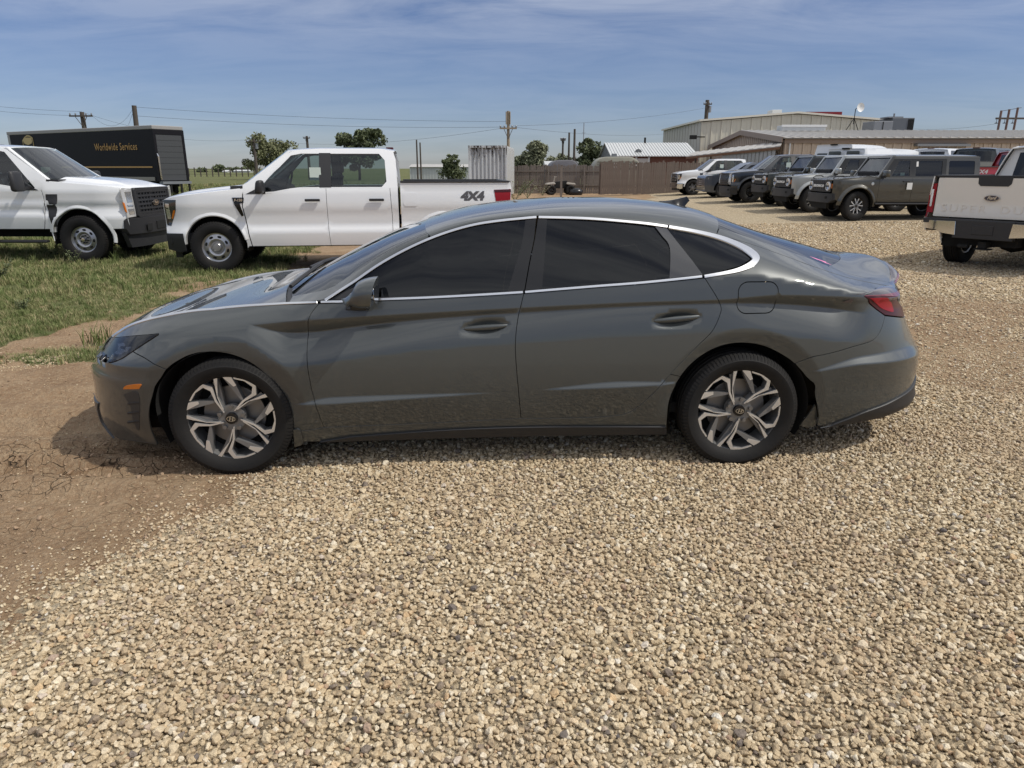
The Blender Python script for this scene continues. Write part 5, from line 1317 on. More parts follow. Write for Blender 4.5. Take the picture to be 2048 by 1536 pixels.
    if 'paper' in P:
        px, pz, pw, ph = P['paper']; b = MB(); y = -(W(px, pz) - .03); b.add([(px, y, pz), (px + pw, y, pz), (px + pw, y + .0, pz + ph), (px, y + .0, pz + ph)], [(0, 1, 2, 3)]); b.obj("window_sticker", M_PAPER, root)
    return root, V, W

def bronco(name, label, loc, th, group, paint, roofm, detail=True):
    root = thing(name, label, "off-road vehicle", loc, th, group); root.scale = (1, 1, 1.04); hw = .93; R = .41; ra = .50; wb = 2.95; xf = -.78
    wz = curve([(.42, hw - .06), (.55, hw - .02), (.72, hw - .012), (.95, hw), (1.16, hw - .005), (1.2, hw - .03), (1.82, hw - .16)])
    W = lambda x, z: wz(z) - (.10 * ((xf + .3 - x) / .3) ** 2 if x < xf + .3 else 0)
    V = Veh(root, W); zh = lambda x: lerp(1.17, 1.245, clamp((x - xf) / 1.3)); bz = 1.225; sill = .52
    af = arc(0, R + .02, ra, 172, -6, 14); ar = arc(wb, R + .02, ra, 186, -6, 14)
    V.side("fender", [(xf + .03, zh(xf) - .02), (.55, zh(.55) - .02), (.62, bz), (.62, sill), (ra, sill)] + af[::-1] + [(xf + .03, .66)], paint)
    d1 = V.side("door", [(.62, bz), (.62, sill), (1.62, sill), (1.62, bz)], paint)
    d2 = V.side("door", [(1.62, bz), (1.62, sill), (2.42, sill)] + [p for p in ar if p[1] > .6 and p[0] < 2.66][:6] + [(2.60, bz)], paint)
    V.side("quarter_panel", [(2.60, bz)] + [p for p in ar if p[1] > .6 and p[0] < 2.66][:6][::-1][:0] + [(2.60, R + .02 + math.sqrt(max(0, ra ** 2 - .35 ** 2)))] + [p for p in ar if p[0] > 2.60] + [(wb + ra + .02, .58), (3.62, .62), (3.64, bz)], paint)
    wins = [[(.98, bz + .03), (1.20, 1.68), (1.52, 1.68), (1.52, bz + .03)], [(1.70, bz + .03), (1.70, 1.68), (2.50, 1.68), (2.50, bz + .03)], rect(2.70, 3.48, bz + .04, 1.68, .05)]
    V.side("cab_frame", [(.60, bz), (.66, 1.24), (1.00, 1.74), (2.62, 1.74), (2.62, bz)], mat("bronco_black_frame", (.02, .02, .02), .4), holes=wins[:2], gap=.002)
    V.side("roof_side", [(2.62, bz), (2.62, 1.74), (3.60, 1.74), (3.64, 1.60), (3.64, bz)], roofm, holes=wins[2:], gap=.003)
    V.side("roof_rail", [(.99, 1.73), (1.03, 1.81), (3.58, 1.81), (3.62, 1.74)], roofm, gap=0, off=.004)
    gl = glass("privacy_glass", (.08, .09, .09), 1.2)
    V.win("side_window", wins[0], M_CLEAR, d1); V.win("side_window", wins[1], gl, d2); V.side("side_window", wins[2], gl, off=-.012, gap=-.01, thick=0)
    tz = lambda x, y: 1.855 - .05 * (abs(y) / .78) ** 5 - .02 * sstep(1.4, 1.0, x) - .02 * sstep(3.2, 3.6, x)
    for x0, x1 in ((1.02, 1.66), (1.67, 2.60), (2.61, 3.60)): V.top("roof", rect(x0, x1, -.785, .785), tz, roofm, gap=.004)
    b = MB(); b.add([(.62, -.78, 1.24), (.62, .78, 1.24), (1.02, .74, 1.80), (1.02, -.74, 1.80)], [(0, 1, 2, 3)]); b.obj("windshield", M_WSHIELD, root)
    b = MB()
    for sg in (-1, 1): b.hexa([(.58, sg * .82 - .05, 1.2), (.70, sg * .82 - .05, 1.2), (.70, sg * .82 + .05, 1.2), (.58, sg * .82 + .05, 1.2), (.98, sg * .765 - .045, 1.82), (1.08, sg * .765 - .045, 1.82), (1.08, sg * .765 + .045, 1.82), (.98, sg * .765 + .045, 1.82)])
    b.hexa([(.96, -.75, 1.76), (1.08, -.75, 1.76), (1.08, .75, 1.76), (.96, .75, 1.76), (1.0, -.75, 1.835), (1.1, -.75, 1.835), (1.1, .75, 1.835), (1.0, .75, 1.835)])
    b.obj("windshield_frame", roofm if roofm is not paint else paint, root, bevel=.015)
    hz = lambda x, y: zh(x) + .02 * sstep(.55, .40, abs(y)) * sstep(xf + .1, xf + .5, x) + .0 - .02 * sstep(xf + .12, xf, x)
    V.top("bonnet", [(xf + .01, -.80), (xf - .01, 0), (xf + .01, .80), (.0, .86), (.56, .88), (.56, -.88), (0, -.86)], hz, paint)
    for sg in (-1, 1):
        b = MB(); b.tube([(xf + .12, sg * .74, 1.155), (xf + .06, sg * .75, 1.20), (xf + .14, sg * .76, 1.245), (xf + .34, sg * .79, 1.255), (xf + .40, sg * .79, 1.225)], .018, 6); b.obj("trail_sight", M_BLACKPL, root, smooth=50)
    X = lambda y, z: xf + .05 * (abs(y) / .9) ** 3
    V.face("grille", rect(-.76, .76, .80, 1.13, .04), X, M_GRAPH, off=.012)
    for z in (.86, 1.07): V.face("grille_bar", rect(-.55, .55, z - .012, z + .012), X, M_BLACKPL, off=.026, thick=.02, gap=0)
    for k in range(-3, 4): V.face("grille_bar", rect(k * .155 - .012, k * .155 + .012, .83, 1.11), X, M_BLACKPL, off=.024, thick=.02, gap=0)
    V.face("grille_bar", rect(-.60, .60, .945, .985), X, M_GRAPH, off=.036, thick=.03, gap=0)
    text_mesh("grille_lettering", "BRONCO", .095, mat("letter_white", (.75, .75, .73), .4), root, (xf - .052, -.02, .968), (math.pi / 2, 0, -math.pi / 2), .006, 0, .006, 1.35, 1.55)
    for sg in (-1, 1):
        y = sg * .63; b = MB(); b.lathe([(0, xf - .015), (.10, xf - .02), (.118, xf - .035), (.122, xf + .02)], 'x', 24, (0, y, .965)); o = b.obj("headlight", M_CLEARL, root, smooth=40)
        b = MB(); b.lathe([(.095, xf - .036), (.124, xf - .040), (.13, xf + .0)], 'x', 24, (0, y, .965)); b.obj("lamp_ring", mat("lamp_ring_white", (.7, .7, .7), .3), o, smooth=40)
        b = MB(); b.box(xf - .045, xf - .03, y - .11, y + .11, .945, .985); b.obj("lamp_bar", M_GRAPH, o)
        V.face("side_marker", rect(sg * .80 - .010, sg * .80 + .010, .91, 1.04), X, M_AMBER, off=.016, gap=0)
    V.face("bumper", [(-.80, .50), (.80, .50), (.93, .58), (.93, .76), (-.93, .76), (-.93, .58)], lambda y, z: xf - .12 + .12 * (abs(y) / .9) ** 3, M_BLACKPL, thick=.25, gap=0)
    V.face("skid_plate", [(-.55, .32), (.55, .32), (.70, .50), (-.70, .50)], lambda y, z: xf - .04 + (.5 - z) * .4, M_DARK, thick=.1, gap=0)
    for sg in (-1, 1): V.face("fog_lamp", rect(sg * .68 - .05, sg * .68 + .05, .61, .68, .02), lambda y, z: xf - .125 + .12 * (abs(y) / .9) ** 3, M_DARK, off=.003, thick=0, gap=0)
    flare(root, 0, R + .02, ra - .01, .10, hw, paint, -4, 180, .075, Wf=W); flare(root, wb, R + .02, ra - .01, .10, hw, paint, 0, 184, .075, Wf=W)
    for x in (0, wb):
        for y in (-.82, .82): wheel(root, 'bronco', R, .235, .26, x, y, R, .18 if x == 0 else 0, x)
        for sg in (-1, 1):
            b = MB(); rings = []
            for a in np.linspace(-.2, math.pi + .2, 18):
                X_, Z_ = x + (ra + .005) * math.cos(a), R + .02 + (ra + .005) * math.sin(a); rings.append([(X_, sg * (hw - .06), Z_), (X_, sg * .5, Z_), (x, sg * .5, R)])
            b.loft(rings, closed=False, caps=False); b.obj("wheel_arch_liner", M_DARK, root)
    b = MB(); b.box(xf + .1, 3.5, -.42, .42, .40, .6); b.box(ra, wb - ra, -.84, .84, .48, .62); b.box(xf + .1, ra, -.5, .5, .5, .9); b.tube([(0, -.7, R), (0, .7, R)], .06); b.obj("chassis", M_DARK, root)
    for sg in (-1, 1): b = MB(); b.box(ra + .06, wb - ra - .05, sg * .90 - .06, sg * .90 + .06, .45, .50); b.obj("rock_rail", M_BLACKPL, root, bevel=.015)
    V.face("tail_panel", [(-hw + .05, .6), (hw - .05, .6), (hw - .06, bz), (.75, 1.8), (-.75, 1.8), (-hw + .06, bz)], lambda y, z: 3.64, paint, sgn=1)
    for k, (pr, xh) in enumerate(((d1, 1.62), (d2, 2.60))):
        for j, o in enumerate(pr):
            sg = -1 if j == 0 else 1; y = sg * (hw + .012); b = MB(); b.box(xh - .30, xh - .10, min(y, y + sg * .025), max(y, y + sg * .025), 1.085, 1.12); b.obj("door_handle", M_BLACKPL, o, bevel=.008)
    for sg in (-1, 1):
        b = MB(); b.box(.66, .78, sg * 1.08 - .13, sg * 1.08 + .13, 1.235, 1.42); o = b.obj("mirror", paint, root, bevel=.03, smooth=50); b = MB(); b.box(.68, .76, min(sg * .82, sg * 1.0), max(sg * .82, sg * 1.0), 1.20, 1.26); b.obj("mirror_arm", M_BLACKPL, o)
    cabin(root, .72, 2.3, .78, .80, 2)
    if detail:
        V.side("window_sticker", rect(1.72, 1.78, 1.52, 1.66), M_WHITEPL, off=-.008, gap=0, both=False, thick=0)
        b = MB(); b.box(1.44, 1.60, -hw - .045, -hw - .042, .88, 1.07); b.obj("door_paper", M_WHITEPL, root)
        V.side("window_sticker", rect(1.25, 1.38, 1.27, 1.35), M_PAPER, off=-.02, gap=0, both=False, thick=0)
        V.side("fender_emblem", ellipse(.42, 1.04, .045, .045, 10), M_CHROME, off=.004, gap=0, thick=0)
    return root
def boxcar(name, label, cat, loc, th, group, paint, prof, hw, wins, wheel_x, R, kind='suv', roofw=.8, beltz=1.0, glassm=None, extra=None):
    """van or wagon: prof is the closed side outline; the shell tapers above the belt"""
    root = thing(name, label, cat, loc, th, group); xs = [p[0] for p in prof]; zs = [p[1] for p in prof]; x0, x1, zt = min(xs), max(xs), max(zs)
    def W(x, z):
        y = hw - (hw - roofw) * clamp((z - beltz) / (zt - beltz)) ** 1.4 - .05 * clamp((.55 - z) / .3)
        e = min((x - x0) / .45, (x1 - x) / .25); return y - .16 * clamp(1 - e) ** 2.2
    V = Veh(root, W); holes = []
    arcs = [arc(cx, R + .02, R + .09, -8, 188, 14) for cx in wheel_x]
    p2 = smooth_line(prof + [prof[0]], 4)[:-1]
    V.side("body_side", p2, paint, holes=[w for w in wins] + [[(x, max(z, min(zs) + .01)) for x, z in a] for a in arcs], gap=0, thick=.03)
    gl = glassm or glass("privacy_glass", (.08, .09, .09), 1.2)
    for w in wins: V.side("side_window", w, gl, off=-.012, gap=-.012, thick=0)
    # skin across the outline
    rings = []
    n = len(p2)
    for i in range(n + 1):
        x, z = p2[i % n]; y = W(x, z); rings.append([(x, -y, z), (x, -y * .5, z + .012), (x, 0, z + .016), (x, y * .5, z + .012), (x, y, z)])
    b = MB(); b.loft(rings, closed=False, caps=False); b.obj("body_skin", paint, root, smooth=50)
    for cx in wheel_x:
        for y in (-1, 1): wheel(root, kind, R, R * .64, .24, cx, y * (hw - .14), R)
        for sg in (-1, 1):
            b = MB(); rg = []
            for a in np.linspace(-.15, math.pi + .15, 14): rg.append([(cx + (R + .095) * math.cos(a), sg * (hw - .05), R + .02 + (R + .095) * math.sin(a)), (cx + (R + .095) * math.cos(a), sg * .5, R + .02 + (R + .095) * math.sin(a)), (cx, sg * .5, R)])
            b.loft(rg, closed=False, caps=False); b.obj("wheel_arch_liner", M_DARK, root)
    return root, V, W
FT = Frame(-4.907, 12.62, .12)
f1, V1, W1 = pickup("pickup_truck", "white crew-cab pickup with 4x4 decal side-on behind the grey sedan", FT.world((0, 0, 0)), FT.th, paint=M_WHITE, badge=True, wheel='steel', xf=-.79, paper=(1.55, 1.45, .18, .20))
text_mesh("decal_lettering", "4X4", .19, mat("decal_grey", (.10, .10, .11), .4), f1, (4.16, -W1(4.16, 1.2) - .006, 1.19), (math.pi / 2, 0, 0), .001, .15, .012, 1.0, 1.15)
V1.side("fuel_cap_door", rect(3.03, 3.27, 1.04, 1.25, .05), M_WHITE, off=.004, gap=0)
sd1, V2, W2 = pickup("pickup_truck", "white regular-cab heavy-duty pickup with black grille and bumper at the left edge", (-7.67 , 12.89 + .98, 0), math.pi, paint=M_WHITE, badge=False, style='sd', zh0=1.33, zh1=1.45, zcow=1.47, zroof=2.05, belt0=1.26, belt1=1.36, sill=.60, R=.415, rim=.24, tw=.27, ra=.53, crew=False, cabr=2.0, door=(.62, 1.78, 1.80), wb=3.6, bede=5.0, rail=1.50, wheel='steel7', xf=-.84, paper=(1.5, 1.5, .2, .16))
_d = Vector((.819, .574)); _r = Vector((.574, -.819)); _o = Vector((8.1, 13.05)) + 4.06 * _d + .87 * _r
sd2, V3, W3 = pickup("pickup_truck", "cream heavy-duty pickup seen from behind with chrome bumper at the right edge", (_o.x, _o.y, 0), math.atan2(-_d.y, -_d.x), paint=M_CREAM, badge=False, style='sd', zh0=1.33, zh1=1.45, zcow=1.47, zroof=2.05, belt0=1.26, belt1=1.36, sill=.60, R=.415, rim=.24, tw=.27, ra=.53, crew=True, cabr=3.1, door=(.62, 1.85, 2.95), wb=4.06, bede=5.22, rail=1.50, wheel='steel7', xf=-.95, bump='chrome', glassm=glass("privacy_glass", (.08, .09, .09), 1.2))
oval_badge(sd2, (5.242, 0, 1.18), .115, .047, '+x')
V3.face("tailgate_step", [(-.20, 1.36), (.20, 1.36), (.24, 1.40), (.25, 1.52), (-.25, 1.52), (-.24, 1.40)], lambda y, z: 5.235, M_BLACKPL, sgn=1, off=.008, thick=.05)
for _y, _t in ((-.40, "SUPER"), (.46, "DUTY")): text_mesh("embossed_lettering", _t, .17, M_CREAM, sd2, (5.238, _y, 1.0), (math.pi / 2, 0, math.pi / 2), .004, 0, 0, 1.25, 1.25)
_mk = mat("cab_marker_lens", (.35, .02, .02), .2, coat=1.0)
for k in (-2, -1, 0, 1, 2): pass
# the row on the right, noses to the left
pickup("pickup_truck", "white crew-cab pickup with chrome bumper at far end of the right-hand row", (10.2, 41.5 + .98, 0), 0.0, "vehicles parked in the right-hand row", paint=M_WHITE, badge=True, bump='chrome', wheel='alloy6', grille=True, rim=.25, paper=(1.45, 1.42, .2, .24))
pickup("pickup_truck", "black off-road pickup with knobbly tyres and wide arches in the right-hand row", (10.4, 32.0 + 1.06, 0), 0.0, "vehicles parked in the right-hand row", paint=M_BLACKP, badge=False, style='raptor', hw=1.08, R=.455, rim=.225, tw=.31, ra=.56, wheel='offroad', flare_out=.06, flare_mt=M_BLACKP, zroof=2.02, zh0=1.27, zh1=1.40, zcow=1.42, sill=.50, paper=(1.45, 1.44, .2, .24))

G_ROW = "vehicles parked in the right-hand row"
bronco("off_road_vehicle", "dark bronze off-road wagon with paper on its door, nearest in the right-hand row", (10.5, 22.3 + .95, 0), 0.0, G_ROW, M_BRZ, M_BRZ)
bronco("off_road_vehicle", "light grey off-road wagon between two dark ones in the right-hand row", (10.45, 25.5 + .95, 0), 0.0, G_ROW, M_LGREY, M_LGREY, False)
bronco("off_road_vehicle", "dark bronze off-road wagon beside the black pickup in the right-hand row", (10.7, 28.7 + .95, 0), 0.0, G_ROW, M_CARB, M_CARB, False)
suv, V4, W4 = boxcar("crossover_car", "slate grey crossover half hidden behind the black pickup", "car", (10.7, 37.3 + .95, 0), 0.0, G_ROW, M_SLATE,
    [(-.88, .35), (-.93, .62), (-.90, .98), (-.7, 1.08), (.4, 1.20), (.75, 1.32), (1.25, 1.64), (1.7, 1.72), (3.2, 1.72), (3.75, 1.55), (4.0, 1.1), (4.0, .4), (3.6, .3), (-.6, .26)], .97,
    [[(.85, 1.16), (1.35, 1.58), (1.78, 1.63), (1.78, 1.18)], [(1.86, 1.18), (1.86, 1.63), (2.7, 1.63), (2.75, 1.2)], [(2.83, 1.2), (2.8, 1.62), (3.3, 1.6), (3.55, 1.25)]], (0, 3.02), .385, roofw=.68, beltz=1.1)
X4 = lambda y, z: -.93 + .16 * (abs(y) / .95) ** 2.4 + .02
V4.face("grille", [(-.55, .55), (.55, .55), (.6, .9), (-.6, .9)], X4, M_BLACKGL, off=.02)
for z in (.62, .71, .80): V4.face("grille_bar", rect(-.54, .54, z - .012, z + .012), X4, M_BRIGHT, off=.035, thick=.02, gap=0)
for sg in (-1, 1): V4.face("headlight", [(sg * .58, .80), (sg * .90, .86), (sg * .92, .97), (sg * .58, .92)], X4, M_CLEARL, off=.02)
_b = MB(); _b.add([(.66, -.72, 1.27), (.66, .72, 1.27), (1.28, .62, 1.66), (1.28, -.62, 1.66)], [(0, 1, 2, 3)]); _b.obj("windshield", glass("dark_windshield", (.12, .14, .14), 1.2), suv, loc=(-.03, 0, .03))
# vehicles behind the row: only roofs and upper sides show
def van(label, x, y, th, group, h=2.7, L=5.9):
    v, V, W = boxcar("cargo_van", label, "van", (x, y, 0), th, group, M_WHITE, [(-.95, .45), (-1.0, .75), (-.85, 1.05), (-.3, 1.25), (.25, 1.75), (.9, h - .22), (1.5, h - .05), (2.4, h), (4.6, h), (4.85, h - .12), (4.95, 1.2), (4.95, .45)], 1.02,
        [[(.35, 1.35), (.75, 1.85), (1.35, 1.85), (1.35, 1.35)]], (0, 3.75), .36, roofw=.86, beltz=1.5)
    for sg in (-1, 1): V.face("rear_window", rect(sg * .42 - .30, sg * .42 + .30, 1.45, 2.05, .06), lambda q, z: 4.97, glass("privacy_glass", (.08, .09, .09), 1.2), sgn=1, off=.01, thick=0)
    _b = MB(); _b.box(4.70, 4.93, -.16, .16, h - .02, h + .04); _b.obj("brake_lamp", M_DARK, v, bevel=.015)
    return v
G_BACK = "vehicles parked behind the right-hand row"
def behind(root, x, y): root.location.z = float(rise(np.array(float(x)), np.array(float(y))))
for o in list(COL.objects):
    if o.parent is None and o.get('category') in ('off-road vehicle', 'pickup truck', 'car') and o.location.y > 18: behind(o, o.location.x, o.location.y)
_h = Vector((.75, .66)); _t = Vector((14.6, 34.4)); v1 = van("tall white cargo van behind the dark bronze off-road wagons", *(_t + 4.95 * _h + Vector((.33, .38))), math.atan2(-_h.y, -_h.x), G_BACK, 2.42); behind(v1, 17, 36)
_h = Vector((.86, .50)); _t = Vector((13.3, 30.2)); v2 = van("lower white van just in front of the tall white van", *(_t + 4.95 * _h + Vector((.33, .38))), math.atan2(-_h.y, -_h.x), G_BACK, 2.14); behind(v2, 16, 32)
def far_pick(label, px, d, hd, paint, roofpx, **k):
    X = (px - 1024) / FPX * d; Yw = d / .957; h = Vector(hd).normalized(); r = Vector((h.y, -h.x)); o = Vector((X, Yw)) + 2.2 * h
    q, _, _ = pickup("pickup_truck", label, (o.x, o.y, 0), math.atan2(-h.y, -h.x), G_BACK, paint=paint, badge=False, style='sd', zh0=1.33, zh1=1.45, zcow=1.47, zroof=2.05, belt0=1.26, belt1=1.36, sill=.60, R=.415, rim=.24, tw=.27, ra=.53, crew=True, cabr=3.1, door=(.62, 1.85, 2.95), wb=4.06, bede=5.22, rail=1.50, wheel='steel7', xf=-.95, bump='chrome', **k)
    q.location.z = CAMH + (338 - roofpx) / FPX * d - 2.06; return q
far_pick("white heavy-duty pickup whose roof shows above the bronze off-road wagon", 1872, 30.5, (.80, .60), M_WHITE, 300)
far_pick("dark grey heavy-duty pickup whose cab shows behind the red pickup's bed", 1962, 28.5, (.80, .60), M_CARB, 299)
rd_, Vr, Wr = pickup("pickup_truck", "red pickup of which only the bed shows above the cream tailgate", (20.0, 25.9, .24), 0.0 + math.pi, G_BACK, paint=M_RED, badge=False)
rd_.location = (15.35 + 4.9, 25.9, .26); rd_.rotation_euler = (0, 0, math.pi)
text_mesh("decal_lettering", "FX4", .17, mat("decal_light", (.45, .45, .45), .4), rd_, (4.45, W1(4.4, 1.28) + .01, 1.26), (math.pi / 2, 0, math.pi), .001, .15, .008, 1.1, 1.3)
# ---------------------------------------------------------------- background: buildings, fences, trees, poles
def gz(x, y): return float(rise(np.array(float(x)), np.array(float(y))))
def ZP(px, py, Y): return depth_at(px, py, Y)
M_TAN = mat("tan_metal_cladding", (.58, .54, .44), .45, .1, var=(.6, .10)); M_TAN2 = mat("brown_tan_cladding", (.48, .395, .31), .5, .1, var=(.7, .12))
M_ROOFG = mat("grey_metal_roof", (.50, .48, .45), .5, .3, var=(.5, .12)); M_ROOFW = mat("white_metal_roof", (.62, .63, .62), .4, .2, var=(.4, .1))
M_FASC = mat("brown_fascia", (.25, .19, .15), .5); M_GREYM = mat("grey_sheet_metal", (.22, .23, .245), .45, .3, var=(1, .1))
M_BRICK = mat("red_brick", (.16, .075, .055), .9, var=(14, .3)); M_WOOD = mat("weathered_fence_wood", (.13, .100, .082), .9, var=(3.0, .35), bump=(25, .4))
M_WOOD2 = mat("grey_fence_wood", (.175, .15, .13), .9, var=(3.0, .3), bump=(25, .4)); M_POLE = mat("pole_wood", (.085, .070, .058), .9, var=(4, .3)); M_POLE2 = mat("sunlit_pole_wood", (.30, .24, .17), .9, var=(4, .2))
M_WIRE = mat("wire", (.035, .035, .04), .7)
def ribs(b, x0, x1, y, z0, z1, step, w, d, axis='x', ztop=None):
    n = int((x1 - x0) / step)
    for i in range(n + 1):
        x = x0 + i * step; t = ztop(x) if ztop else z1
        if axis == 'x': b.box(x - w / 2, x + w / 2, y - d, y + .01, z0, t)
        else: b.box(y - d, y + .01, x - w / 2, x + w / 2, z0, t)
def panels_x(parent, name, x0, x1, y, z0, ztop, pitch, mt, rib=.05):
    """cladding sheets on a wall along x: each sheet a part with its own raised rib"""
    n = max(1, int(round((x1 - x0) / pitch))); p = (x1 - x0) / n
    for i in range(n):
        a, c = x0 + i * p, x0 + (i + 1) * p; za, zc = ztop(a) if callable(ztop) else ztop, ztop(c) if callable(ztop) else ztop
        b = MB(); b.hexa([(a + .004, y, z0), (c - .004, y, z0), (c - .004, y + .04, z0), (a + .004, y + .04, z0), (a + .004, y, za), (c - .004, y, zc), (c - .004, y + .04, zc), (a + .004, y + .04, za)])
        b.hexa([(a + .004, y - rib, z0), (a + .06 + rib, y - rib, z0), (a + .10 + rib, y + .01, z0), (a - .0 + .004, y + .01, z0), (a + .004, y - rib, za), (a + .06 + rib, y - rib, za), (a + .10 + rib, y + .01, za), (a + .004, y + .01, za)])
        if (c - a) > .55:
            m_ = (a + c) / 2 + .05; zm = (za + zc) / 2
            b.box(m_, m_ + .05, y - rib * .3, y + .01, z0, zm)
        b.obj(name, mt, parent)
def panels_y(parent, name, y0, y1, x, z0, ztop, pitch, mt, rib=.05):
    n = max(1, int(round((y1 - y0) / pitch))); p = (y1 - y0) / n
    for i in range(n):
        a, c = y0 + i * p, y0 + (i + 1) * p; za, zc = ztop(a) if callable(ztop) else ztop, ztop(c) if callable(ztop) else ztop
        b = MB(); b.hexa([(x, a + .004, z0), (x + .04, a + .004, z0), (x + .04, c - .004, z0), (x, c - .004, z0), (x, a + .004, za), (x + .04, a + .004, za), (x + .04, c - .004, zc), (x, c - .004, zc)])
        b.box(x - rib, x + .01, a + .004, a + .10, z0, za); b.obj(name, mt, parent)
# --- large tan building
B1 = thing("metal_building", "tall pale tan metal building with gabled front behind the parked row", "building", (0, 0, 0))
bx0, bx1, by0, by1 = 17.3, 34.6, 69.0, 86.0; rx = (bx0 + bx1) / 2
e1 = ZP(1394, 243, by0)[2]; r1 = ZP(1583, 227, by0)[2]
tz1 = lambda x: lerp(r1, e1, abs(x - rx) / (rx - bx0)) - .05
panels_x(B1, "cladding_sheet", bx0, bx1, by0, 0, tz1, .92, M_TAN, .07)
panels_y(B1, "cladding_sheet", by0, by1, bx0, 0, e1, 1.2, mat("shaded_tan_cladding", (.44, .42, .37), .5, var=(.6, .1)), .03)  # left wall's shade painted in as a darker, greyer copy of the tan
b = MB(); b.box(bx0 + .05, bx1 - .05, by0 + .05, by1, 0, e1 - .1); b.obj("wall", M_TAN, B1)
for s in (-1, 1):
    b = MB(); xe_ = rx + s * (rx - bx0 + .25)
    b.hexa([(min(rx, xe_), by0 - .3, e1 if xe_ < rx else r1), (max(rx, xe_), by0 - .3, r1 if xe_ < rx else e1), (max(rx, xe_), by1, r1 if xe_ < rx else e1), (min(rx, xe_), by1, e1 if xe_ < rx else r1)] + [(x, y, z + .16) for x, y, z in [(min(rx, xe_), by0 - .3, e1 if xe_ < rx else r1), (max(rx, xe_), by0 - .3, r1 if xe_ < rx else e1), (max(rx, xe_), by1, r1 if xe_ < rx else e1), (min(rx, xe_), by1, e1 if xe_ < rx else r1)]])
    b.obj("roof", mat("cream_roof_trim", (.66, .62, .53), .45), B1)
b = MB(); p = ZP(1398, 274, by0 - .1); b.box(p[0] - .9, p[0] - .3, by0 - .5, by0 - .2, p[2] - .2, p[2] + .15); b.box(p[0] - .3, p[0] + .5, by0 - .3, by0 - .25, p[2] - .05, p[2] + .05); b.obj("flood_lamp", M_DARK, B1)
# --- low brown building
B2 = thing("metal_building", "low brown-tan metal building with long ribbed roof right behind the vehicles", "building", (0, 0, 0))
cx0, cx1, cy0, cy1 = 18.2, 52.0, 50.0, 68.0; ry_ = 59.0
e2 = ZP(1600, 276, cy0)[2]; r2 = ZP(1482, 262.5, ry_)[2] - .0
tz2 = lambda y: lerp(r2, e2, abs(y - ry_) / (ry_ - cy0)) - .12
panels_x(B2, "cladding_sheet", cx0, cx1, cy0, 0, e2 - .1, .60, M_TAN2, .06)
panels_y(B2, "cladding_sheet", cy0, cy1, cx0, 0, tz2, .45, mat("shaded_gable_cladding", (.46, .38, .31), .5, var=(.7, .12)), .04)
b = MB(); b.box(cx0 + .05, cx1, cy0 + .05, cy1, 0, e2 - .15); b.obj("wall", M_TAN2, B2)
nrf = 56; 
for i in range(nrf):
    a, c = cx0 - .25 + i * (cx1 - cx0 + .25) / nrf, cx0 - .25 + (i + 1) * (cx1 - cx0 + .25) / nrf
    b = MB(); q = [(a, cy0 - .35, e2 - .03), (c, cy0 - .35, e2 - .03), (c, ry_, r2), (a, ry_, r2)]; b.hexa(q + [(x, y, z + .06) for x, y, z in q])
    q = [(a, cy0 - .36, e2 + .02), (a + .12, cy0 - .36, e2 + .02), (a + .12, ry_, r2 + .05), (a, ry_, r2 + .05)]; b.hexa(q + [(x, y, z + .055) for x, y, z in q])
    b.obj("roof_sheet", M_ROOFG, B2)
b = MB(); q = [(cx0 - .25, ry_, r2), (cx1, ry_, r2), (cx1, cy1 + .3, e2), (cx0 - .25, cy1 + .3, e2)]; b.hexa(q + [(x, y, z + .06) for x, y, z in q]); b.obj("roof", M_ROOFG, B2)
b = MB(); b.box(cx0 - .05, cx1, cy0 - .12, cy0 - .03, e2 - .34, e2 - .06); b.obj("fascia", M_FASC, B2)
for s in (0, 1):
    y0_, y1_ = (cy0 - .3, ry_) if s == 0 else (ry_, cy1 + .3); za, zb_ = (e2, r2) if s == 0 else (r2, e2)
    b = MB(); b.hexa([(cx0 - .33, y0_, za - .28), (cx0 - .26, y0_, za - .28), (cx0 - .26, y1_, zb_ - .28), (cx0 - .33, y1_, zb_ - .28), (cx0 - .33, y0_, za + .06), (cx0 - .26, y0_, za + .06), (cx0 - .26, y1_, zb_ + .06), (cx0 - .33, y1_, zb_ + .06)]); b.obj("fascia", M_FASC, B2)
p0, p1 = ZP(1827, 293, cy0), ZP(1932, 293, cy0); b = MB(); b.box(p0[0], p1[0], cy0 - .5, cy0 - .04, p0[2], p0[2] + .16); b.obj("door_canopy", M_GREYM, B2)
b = MB(); b.box(p0[0] + .3, p1[0] - .3, cy0 - .09, cy0 - .07, .1, p0[2] - .1); b.obj("roller_door", M_ROOFW, B2)
p = ZP(1580, 285, cy0 - .1); b = MB(); b.tube([(p[0], cy0 - .14, .2), (p[0], cy0 - .14, e2 - .35)], .06, 8); b.obj("downpipe", M_ROOFW, B2)
